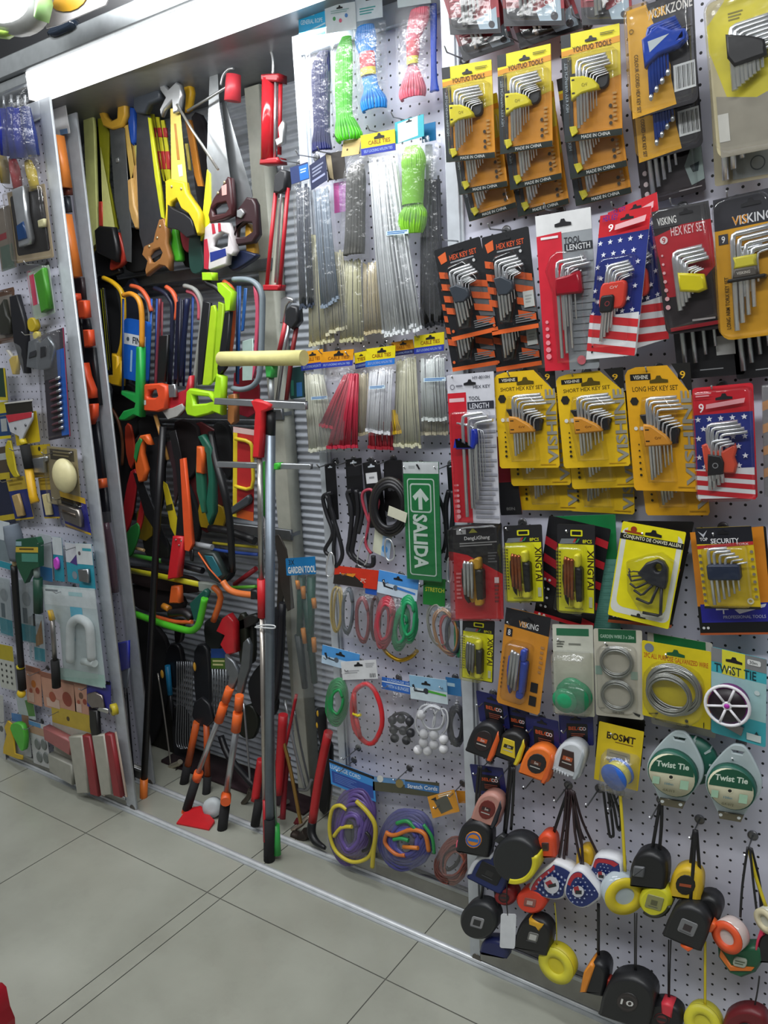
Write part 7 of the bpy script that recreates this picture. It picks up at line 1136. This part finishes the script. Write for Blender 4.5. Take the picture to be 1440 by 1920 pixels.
t = T('wall_scraper', 'red and silver wall scraper with a black and yellow grip', 'scraper'); poly(t, 'blade', [(14, 780), (62, 774), (62, 786), (48, 814), (44, 826), (40, 830), (38, 818), (22, 810)], 1.565, -.002, .006, 'b4b6ba', .002); poly(t, 'red_band', [(14, 778), (63, 772), (62, 782), (20, 792)], 1.565, .006, .0075, 'b0303c', .0005)
for a, b in ((29, 803), (48, 797)): t.add('rivet', MB().lathe(P(a, b, 1.558), (0, -1, 0), [(.005, 0), (.004, .002)], '77797c:M', 10))
line(t, 'neck', [(42, 824), (46, 834)], 1.565, .012, 'c9b42a', 10); line(t, 'black_grip', [(46, 834), (55, 878)], 1.56, .0165, '17181a:m', 12); line(t, 'yellow_grip', [(54, 878), (62, 930), (66, 942)], 1.56, [.0145, .0145, .016], 'd8a81c', 12); poly(t, 'header', [(10, 758), (60, 752), (62, 774), (14, 780)], 1.57, 0, .002, '26241f:k', .0003); poly(t, 'pale_edge', [(10, 755), (62, 749), (62, 752), (10, 758)], 1.57, 0, .004, 'b9b9b4', .0005); t.done()
flatpack('tool_pack', 'navy and yellow card at the end of the row of the wall scraper', 'tool pack', ((-12, 756), (16, 752), (-6, 824)), '22406a', [('r', 0, 0, 1, .3, 'b4a82a:k'), ('r', 0, .92, 1, 1, 'c9b92a:k'), ('r', .4, .45, .8, .8, '9aa0a0:k')], 1.59)
flatpack('tool_pack', 'plain yellow card directly behind the wall scraper head', 'tool pack', ((24, 780), (68, 770), (32, 836)), 'c4aa1c', [], 1.585)
flatpack('tool_pack', 'yellow and grey card with a chrome bracket, beside the black grip', 'tool pack', ((54, 836), (94, 832), (60, 896)), '8d7a3a', [('r', 0, 0, 1, .3, 'b49c24:k'), ('c', .5, .12, .06, '2a281c:k')], 1.585, [('chrome_bracket', [(.1, .4), (.95, .36), (.95, .5), (.8, .52), (.8, .85), (.3, .85), (.3, .55), (.12, .54)], .004, .016, 'b4b8bc:M')], (.05, .3, .98, .95))
simple('yellow_hook', 'yellow curved hook card at the edge of the picture', 'hook', [('hook_card', [(12, 836), (22, 826), (32, 880), (38, 892), (28, 894), (16, 870)], 0, .006, 'b4a41c', 2)], 1.58)
flatpack('tool_pack', 'dark brown card below the yellow curved hook card', 'tool pack', ((-10, 840), (14, 836), (-4, 900)), '4a4034', [('r', .3, .2, 1, .4, '9aa0a0:k'), ('r', 0, .8, 1, 1, 'b4a02a:k')], 1.59)
flatpack('float_pack', 'clear blister with a round cream rubber ball head', 'rubber ball pack', ((88, 836), (144, 842), (98, 944)), '8a8064', [('r', .1, .04, .9, .22, '3a3428:k'), ('l', .2, .07, .8, .18, 2, '7a7050:k')], 1.58, [], (.03, .03, .97, .97))
t = T('mallet_head', 'cream coloured smooth rubber dome bulging from the clear blister', 'rubber dome'); t.add('mallet_head', MB().ell(P(121, 892, 1.555), (.052, .03, .058), 'd0c89a', 24, 14)); t.done()
for q, lab, c2 in [(((12, 898), (46, 892), (30, 976)), 'yellow and blue card of a brush, beside the yellow grip end', 'a98f5c'), (((72, 896), (102, 894), (84, 972)), 'yellow and blue card of a pale brush, beside the cream dome', 'c4b98a')]:
    flatpack('brush_pack', lab, 'brush pack', q, 'b49a34', [('r', 0, .3, 1, .96, '23306c:k'), ('l', .1, .05, .9, .22, 2, '8a741c:k')], 1.59, [('brush', [(.25, .4), (.6, .38), (.66, .9), (.3, .92)], .003, .014, c2)])
flatpack('lock_pack', 'navy card with a yellow rim and a chrome latch in clear plastic', 'latch pack', ((112, 920), (160, 934), (124, 988)), '23267c', [('r', 0, 0, 1, .16, 'c4a02a:k'), ('p', [(0, .9), (1, .94), (1, 1), (0, .96)], 'c9a82a:k')], 1.58, [('latch', [(.12, .3), (.8, .34), (.84, .55), (.8, .8), (.2, .76), (.1, .5)], .004, .02, '9c9690:M'), ('latch_bolt', [(.2, .44), (.7, .46), (.7, .56), (.2, .54)], .018, .024, '6d6258:M')], (.05, .18, .95, .92))
flatpack('brush_pack', 'dark navy card with a yellow stripe in the corner below the yellow curved hook', 'tool pack', ((-12, 900), (18, 894), (0, 984)), '23283c', [('r', 0, .8, 1, .92, 'b4a02a:k')], 1.595)
# middle of the panel: brushes and white packs
t = T('duster_brush', 'fluffy grey duster on a long black pole with a yellow tip', 'duster'); line(t, 'fluffy_head', [(20, 984), (26, 1010), (28, 1050)], 1.55, [.026, .032, .018], '6a7480:m', 12, 4); line(t, 'ferrule', [(27, 1048), (27, 1062)], 1.555, .008, 'b9a47a', 8); line(t, 'pole', [(26, 1060), (32, 1150), (40, 1250)], 1.555, .0125, '141416', 10, 4); line(t, 'yellow_ring', [(38, 1248), (38.5, 1253)], 1.555, .0145, 'c9b92a', 12); line(t, 'grip', [(39, 1254), (42, 1292)], 1.555, .0155, '161616:m', 10); t.add('yellow_tip', MB().ell(P(40, 1300, 1.552), (.018, .016, .018), 'd8b92a', 12, 8)); t.done()
t, f = pk('green_brush', 'dark green brush head with yellow banded wrap and a green grip', 'brush', ((37, 1010), (82, 1010), (38, 1064)), 1.56)
card(t, f, '1f5038', [('r', .02, .24, .98, .42, 'c4a83a:k'), ('l', .2, .28, .8, .4, 1, '5a4a18:k'), ('r', .02, .05, .3, .2, '8aa8b0:k'), ('r', .3, .46, .98, .74, '4a8a78:k')], poly=[(.05, .0), (.9, -.08), (1, .1), (1, .9), (.7, 1.0), (.4, 1.5), (.1, .95), (0, .5)], th=.02); line(t, 'neck', [(68, 1062), (70, 1084)], 1.56, .012, '9aa8a4', 8); line(t, 'grip', [(71, 1084), (72, 1148)], 1.555, .0165, '1d4434', 12); t.done()
flatpack('padlock_pack', 'teal card with a steel padlock in clear plastic', 'padlock pack', ((142, 1018), (172, 1020), (150, 1102)), '2f93a8', [('r', 0, 0, 1, .46, 'c9d0d2:k'), ('r', .4, .1, .95, .16, '3a9aa8:k'), ('c', .2, .22, .08, '5a5058:k')], 1.58, [('padlock_body', [(.2, .56), (.8, .54), (.8, .84), (.22, .82)], .004, .016, '8d8e90:M')], None)
flatpack('hook_pack', 'teal card with a violet triangle, partly under the padlock card', 'hook pack', ((122, 1016), (146, 1020), (128, 1090)), '2f8fa4', [('r', 0, 0, 1, .5, 'c9ccd4:k'), ('p', [(.3, .5), (1, .2), (1, .55)], '4a3a7c:k'), ('c', .6, .8, .2, '7d8a94:k')], 1.586)
flatpack('hook_pack', 'teal card with a magenta oval, beside the green brush', 'hook pack', ((98, 1006), (116, 1008), (104, 1088)), '2a8aa0', [('r', 0, 0, 1, .4, 'c4ccd0:k')], 1.586, [('magenta_oval', [(.2, .5), (.5, .44), (.7, .52), (.7, .68), (.4, .74), (.2, .66)], .003, .012, 'c04ac0')])
flatpack('hook_pack', 'white packaging with a blue foot just behind the green brush', 'hook pack', ((72, 1000), (96, 1004), (76, 1086)), 'b4bcc2', [('r', 0, .7, 1, 1, '3a7ab0:k')], 1.592)
flatpack('tool_pack', 'pale teal footed card behind the grey duster', 'tool pack', ((-8, 974), (18, 980), (-2, 1062)), 'c4ced4', [('r', 0, .86, 1, 1, '2f93a8:k'), ('r', .1, .4, .9, .85, '77858c:k')], 1.59)
for k, (q, lab) in enumerate([(((-6, 1080), (18, 1086), (2, 1186)), 'clear pack with a grey ball and teal foot, beside the black pole'), (((34, 1086), (62, 1090), (42, 1200)), 'clear pack of teal and grey parts between the black pole and the green grip'), (((62, 1150), (82, 1154), (66, 1236)), 'clear pack with an amber wedge beside the white faucet bag')]):
    flatpack('clear_pack', lab, 'parts pack', q, 'a9b4ba', [('r', 0, .72, 1, 1, '3a8a9a:k'), ('c', .5, .3, .3, '8d989e:k'), ('r', .2, .45, .5, .7, '5a6a74:k')]+([('p', [(.2, .5), (.8, .1), (.9, .6), (.2, .7)], '8a6a44:k')] if k == 2 else []), 1.588, [], (.02, .02, .98, .98))
t, f = pk('faucet_pack', 'large white bag holding a curved white faucet pipe', 'faucet pack', ((79, 1096), (180, 1104), (100, 1272)), 1.57)
card(t, f, 'b9c8ca', [('r', .02, .02, .98, .2, 'ccd6d8:k'), ('l', .06, .04, .3, .08, 1, '6a7478:k'), ('r', .5, .05, .75, .09, '9ac4c8:k'), ('r', .5, .2, .72, .32, '4ab4d0:k', .004), ('r', .1, .86, 1, .99, 'a4c4bc:k'), ('l', .46, .4, .54, .7, 1, '5ab4c8:k')], poly=[(.0, .0), (.98, .0), (1, .95), (.94, 1), (.22, .99), (.26, .4), (.0, .26)])
line(t, 'faucet_pipe', [(132, 1240), (132, 1196), (134, 1170), (148, 1160), (166, 1172), (170, 1200), (172, 1236)], 1.555, .0155, 'd0d8d8', 12, 4); line(t, 'faucet_foot', [(156, 1240), (178, 1244)], 1.555, .013, 'c9d4d2', 12); bag(t, ((80, 1100), (182, 1108), (118, 1268), (186, 1272)), 1.545, .01, 6, 10); t.done()
t = T('putty_knife', 'scraper with a yellow collar, steel shaft and black grip', 'scraper'); line(t, 'collar', [(94, 1144), (98, 1162)], 1.545, [.012, .016], 'd0a82a', 10, 0, .6); line(t, 'shaft', [(98, 1160), (103, 1240)], 1.545, .0085, '8d8884:M', 8); line(t, 'grip', [(103, 1238), (106, 1288)], 1.545, .0155, '161616:m', 12); t.done()
flatpack('dotted_pack', 'white card with two columns of dark dots under a yellow top', 'pack', ((-6, 1206), (24, 1212), (2, 1288)), 'b9bcb4', [('r', 0, 0, 1, .34, 'b0a024:k')]+[('c', .2+.3*i, .45+.13*j, .05, '2a2c2c:k') for i in range(3) for j in range(4)], 1.585)
for k, (q, lab) in enumerate([(((48, 1246), (76, 1254), (52, 1316)), 'salmon printed card next to the yellow tip of the duster'), (((76, 1258), (138, 1274), (84, 1324)), 'large salmon printed card with red brown photographs'), (((138, 1272), (164, 1278), (142, 1336)), 'rust and grey printed card beside the navy one')]):
    flatpack('salmon_card', lab, 'pack', q, 'b98a74', [('r', 0, 0, 1, .15, '8a5a48:k'), ('c', .5, .45, .16, ('b0682a', 'c49080', '6a4a3a')[k]+':k'), ('c', .75, .6, .14, '8a3a2a:k'), ('r', .1, .7, .5, .95, 'c4a898:k'), ('c', .3, .65, .1, '9a4a34:k')], 1.588)
flatpack('bracket_pack', 'navy card with a red strip and shiny small metal parts', 'hardware pack', ((163, 1272), (208, 1278), (164, 1324)), '2a2a80', [('r', .0, .0, 1, .12, '1c1c1e:k'), ('r', .0, .08, .7, .2, 'b42a34:k')], 1.58, [('metal_part', [(.1, .5), (.4, .4), (.7, .5), (.8, .9), (.3, 1.0), (.1, .8)], .003, .012, '8d8480:M'), ('spring', [(.6, .9), (.95, .95), (.95, 1.1), (.5, 1.05)], .003, .012, 'b9b9b4:M')])
t = T('tape_disc', 'yellow and black round tape at the foot of the aluminium upright', 'tape'); t.add('disc', MB().lathe(P(214, 1330, 1.56), (-.4, -1, 0), [(.008, -.01), (.02, -.01), (.02, .01), (.008, .01)], 'b9a82a', 16)); t.add('hub', MB().lathe(P(214, 1330, 1.56), (-.4, -1, 0), [(.008, .0), (.008, .011), (.001, .011)], '3a3a20', 10)); t.done()
simple('black_brush', 'black handle hanging between the red sponge blocks', 'brush', [('handle', [(171, 1330), (184, 1332), (188, 1400), (180, 1402), (172, 1360)], -.008, .01, '141414'), ('shaft', [(182, 1400), (188, 1402), (194, 1474), (190, 1476)], -.003, .006, '3a3424')], 1.57)
flatpack('sponge_pack', 'yellow topped pack with a long dusty pink sponge block', 'sponge pack', ((97, 1322), (172, 1342), (104, 1440)), 'a9a69a', [('r', 0, .0, 1, .26, 'b49c34:k'), ('c', .42, .14, .04, '4a3a14:k')], 1.588, [('pink_block', [(-.06, .3), (.62, .4), (.6, .62), (-.04, .5)], .004, .034, '9a5c5a'), ('grey_block', [(.0, .72), (.6, .78), (.6, 1.1), (.02, 1.0)], .004, .03, '9a9a90')])
for k, (q, lab) in enumerate([(((138, 1372), (182, 1376), (150, 1482)), 'red and grey sanding block nearer the pink sponge'), (((182, 1370), (222, 1372), (196, 1486)), 'red and grey sanding block beside the aluminium upright')]):
    t, f = pk('sanding_block', lab, 'sanding block', q, 1.58, 'sanding blocks'); solid(t, 'grey_face', f, [(.0, .04), (.56, .02), (.6, .96), (.1, 1)], 0, .024, 'a3a296', .003); solid(t, 'red_face', f, [(.58, .0), (.86, .02), (1.0, 1.0), (.66, .98)], 0, .022, '8a2a30', .003); solid(t, 'card_edge', f, [(.86, .0), (.92, .0), (1.1, 1.02), (1.02, 1.02)], 0, .004, 'c4b4a4', .0005); t.done()
simple('door_stop', 'bright green wedge door stop', 'door stop', [('wedge', [(27, 1362), (34, 1352), (48, 1356), (54, 1376), (53, 1400), (48, 1404), (40, 1390)], 0, .02, '4fae3a', 2)], 1.57)
simple('yellow_hook_board', 'yellow cut out board with a curled top', 'hook board', [('board', [(8, 1400), (14, 1376), (10, 1362), (16, 1350), (24, 1356), (20, 1366), (28, 1388), (30, 1412), (44, 1416), (44, 1424), (34, 1422), (8, 1412)], 0, .006, 'c9a82a')], 1.58)
flatpack('felt_pad_pack', 'white card with four round grey felt pads', 'felt pad pack', ((54, 1350), (86, 1360), (64, 1430)), 'b4b6b6', [('r', 0, 0, .7, .12, '5a88b4:k'), ('r', .0, .1, 1, .28, 'a98a74:k')], 1.585, [('felt_pad', [(u+.17*math.cos(a), v+.13*math.sin(a)) for a in [i*math.tau/10 for i in range(10)]], .002, .006, '6a706e') for u, v in ((.4, .5), (.78, .46), (.42, .8), (.82, .76))])
flatpack('hook_pack', 'blue and brown topped pack behind the green door stop', 'hook pack', ((22, 1336), (54, 1342), (28, 1412)), 'a9aeb0', [('r', 0, 0, .6, .2, '4a7ab0:k'), ('r', .6, 0, 1, .3, '8a6a54:k')], 1.592)
flatpack('white_card', 'white card cut by the edge of the picture near the yellow board', 'pack', ((-12, 1300), (6, 1304), (-6, 1424)), 'b4b6b2', [('c', .7, .5, .2, '5a5c58:k')], 1.59)
flatpack('hook_pack', 'green and white pack just under the yellow tip of the duster', 'hook pack', ((30, 1300), (62, 1310), (36, 1340)), 'a9b4b4', [('p', [(.5, .2), (1, .0), (1, .8), (.6, .9)], '4a7a3a:k')], 1.592)
# the strip of spirit levels on the rear panel
YV = 1.73
def level(lab, pts, col, y, d=.03, cat='spirit level'):
    t = T('spirit_level', lab, cat, 'spirit levels on the rear panel'); poly(t, 'spirit_level', pts, y, -d*.4, d*.6, col, .004); return t.done()
flatpack('level_card', 'plain white header card above the topmost orange spirit level', 'card', ((84, 178), (119, 170), (97, 256)), 'd8dadc', [('l', .1, .18, .8, .22, 1, '8a8a90:k'), ('r', .5, .88, .9, 1.0, '6a8ab0:k')], 1.74)
t = T('spirit_level', 'topmost orange spirit level, thick and lit from above', 'spirit level', 'spirit levels on the rear panel'); poly(t, 'level_body', [(99, 257), (121, 255), (136, 352), (116, 354)], 1.71, 0, .03, 'd8803a', .004); poly(t, 'level_foot', [(108, 354), (136, 352), (137, 366), (113, 368)], 1.72, 0, .02, '5a2a20', .003); t.done()
t = T('spirit_level', 'second orange spirit level down the strip', 'spirit level', 'spirit levels on the rear panel'); poly(t, 'level_body', [(126, 403), (135, 402), (155, 518), (142, 522), (128, 440)], 1.71, 0, .03, 'cf7430', .004); poly(t, 'level_head', [(116, 372), (132, 368), (136, 398), (122, 400)], 1.72, 0, .016, '2a3038', .003); t.done()
for k, (pts, c, lab) in enumerate([([(142, 551), (147, 550), (149, 563), (144, 565)], 'd84a26', 'tiny orange red level end showing in the strip'), ([(150, 564), (164, 563), (167, 595), (154, 598)], 'd8502a', 'orange red square block below the second spirit level'), ([(161, 618), (172, 618), (175, 648), (164, 652)], 'd84e28', 'second orange red square block down the strip'), ([(155, 682), (163, 680), (168, 704), (178, 730), (179, 746), (164, 748), (166, 730), (162, 708)], 'd84a24', 'orange red bent tool grip in the strip'), ([(171, 757), (181, 757), (181, 780), (174, 796)], 'd84a24', 'orange red pointed tool end in the strip'), ([(184, 898), (196, 897), (198, 914), (186, 916)], 'cf5a2c', 'lowest orange block in the strip')]):
    level(lab, pts, c, 1.72, .024, 'tool')
for k, (pts, c, lab) in enumerate([([(138, 520), (156, 520), (160, 560), (148, 562)], '2c2024', 'dark level frame just below the second spirit level'), ([(132, 560), (150, 566), (166, 690), (152, 690)], '1c1d24', 'navy black level frame beside the orange red blocks'), ([(160, 598), (166, 598), (170, 618), (158, 618)], '26262c', 'short black bridge between the two orange red blocks'), ([(164, 650), (178, 652), (190, 760), (172, 758), (158, 690)], '1a1b20', 'black frame behind the bent orange red grip'), ([(172, 792), (184, 790), (198, 898), (186, 900), (176, 840)], '1e2026', 'black rounded tool body above the lowest orange block'), ([(187, 916), (199, 914), (206, 980), (194, 984)], '1a1b22', 'black tool body below the lowest orange block'), ([(218, 1290), (236, 1288), (254, 1500), (238, 1504)], '17181c', 'long black bar at the foot of the strip')]):
    level(lab, pts, c, 1.745, .016, 'tool')
t = T('wrapped_tool', 'crinkled maroon wrapped tool in the strip', 'tool'); line(t, 'wrapped_tool', [(198, 980), (208, 1040), (216, 1110)], 1.73, [.012, .016, .014], '4a2234:g', 8, 3); bag(t, ((192, 960), (212, 958), (208, 1120), (226, 1118)), 1.715, .008, 4, 10); t.done()
t = T('paint_brush_pack', 'clear wrapped tool with a royal blue middle in the strip', 'brush pack'); poly(t, 'blue_middle', [(224, 1204), (244, 1200), (244, 1252), (229, 1258)], 1.725, 0, .014, '1f2ab0', .004); poly(t, 'grey_foot', [(229, 1258), (244, 1252), (240, 1290), (234, 1288)], 1.725, 0, .008, '77808a', .003); bag(t, ((218, 1120), (238, 1112), (232, 1300), (246, 1296)), 1.71, .01, 4, 12); t.done()
# ---- above the header and the corner of the floor
t = T('hanging_bag', 'white rounded bag with pale green rims hanging from above', 'bag'); poly(t, 'bag_body', [(-30, -30), (96, -30), (98, 10), (90, 42), (70, 62), (40, 70), (0, 62), (-30, 40)], 1.42, 0, .05, 'a8aaa8', .02, sm=2); poly(t, 'green_rim', [(-30, 42), (10, 56), (40, 66), (24, 76), (-10, 72), (-30, 60)], 1.42, .01, .045, '8fae4a', .008); poly(t, 'green_edge', [(80, -30), (90, -30), (100, 10), (92, 44), (88, 40), (92, 4)], 1.41, .0, .04, 'a4d08a', .004); t.done()
t = T('wide_white_sheet', 'pale sheet with an ochre oval, hanging behind the white bag', 'sheet'); poly(t, 'sheet', [(60, -40), (220, -40), (200, 10), (110, 48), (88, 54)], 1.46, 0, .003, 'a6a4a6', .0005); poly(t, 'ochre_oval', [(100, -20), (166, -20), (158, 8), (134, 22), (108, 20), (98, 6)], 1.458, 0, .004, '9a7418', .0005, sm=2); t.done()
struct('trim_7', MB().box(-3.4, 1.2, YF+.0, YF+.02, 2.52, 3.2, '17181b'))
t = T('dark_pouch', 'crumpled navy grey pouch lying above the header', 'pouch'); poly(t, 'dark_pouch', [(96, 62), (118, 40), (140, 34), (146, 52), (126, 64), (104, 72)], 1.58, -.01, .02, '232c38:g', .008, sm=2); t.done()
t = T('red_stool', 'red plastic stool corner standing on the tiles', 'stool'); q = P0(36, 2060)
o = XZ([(-220, 1836), (4, 1842), (12, 1850), (19, 1886), (28, 1908)], q.y)+[(q.x, .0), (q.x-.3, .0)]
t.add('red_stool', MB().prism(o, q.y, 0, .3, '9a1826', .008)); t.done()
# ================================================================ light and camera
def area(name, loc, sx, sy, power, look, col=(1, 1, 1)):
    l = bpy.data.lights.new(name, 'AREA'); l.shape = 'RECTANGLE'; l.size = sx; l.size_y = sy; l.energy = power; l.color = col
    o = bpy.data.objects.new(name, l); COL.objects.link(o); o.location = loc
    o.rotation_euler = (Vector(look)-Vector(loc)).to_track_quat('-Z', 'Y').to_euler(); return o
area('tube_light_wall', (-1.5, 1.15, 2.72), 1.5, .12, 22, (-1.4, 1.8, 1.7), (.96, .98, 1))
area('header_strip_light', (-1.75, 1.66, 2.375), .9, .05, 3.6, (-1.8, 1.95, 1.7), (.97, .99, 1))
area('tube_light_room', (.2, .0, 3.0), 2.4, .2, 40, (.1, .7, .4), (.97, .99, 1))
area('tube_light_far', (-2.6, -.2, 3.0), 2.4, .2, 24, (-2.4, .9, .2), (.97, .99, 1))
w = bpy.data.worlds.new('shop'); SC.world = w; w.use_nodes = True
nt = w.node_tree; bg = nt.nodes['Background']; tc = nt.nodes.new('ShaderNodeTexCoord'); sx = nt.nodes.new('ShaderNodeSeparateXYZ'); rp = nt.nodes.new('ShaderNodeValToRGB')
nt.links.new(tc.outputs['Generated'], sx.inputs[0]); nt.links.new(sx.outputs[2], rp.inputs[0]); nt.links.new(rp.outputs[0], bg.inputs[0])
rp.color_ramp.elements[0].color = (.16, .16, .16, 1); rp.color_ramp.elements[0].position = .0
rp.color_ramp.elements[1].color = (.62, .64, .66, 1); rp.color_ramp.elements[1].position = .9
bg.inputs[1].default_value = .5
cam = bpy.data.cameras.new('camera'); co = bpy.data.objects.new('camera', cam); COL.objects.link(co)
cam.sensor_fit = 'VERTICAL'; cam.sensor_height = 24; cam.lens = FPX*24/1920; cam.clip_start = .05
m = Matrix((CR, -CD, -CF)).transposed().to_4x4(); m.translation = (0, 0, EYE); co.matrix_world = m
SC.camera = co
SC.view_settings.view_transform = 'Standard'; SC.view_settings.look = 'None'
SC.cycles.transparent_max_bounces = 24
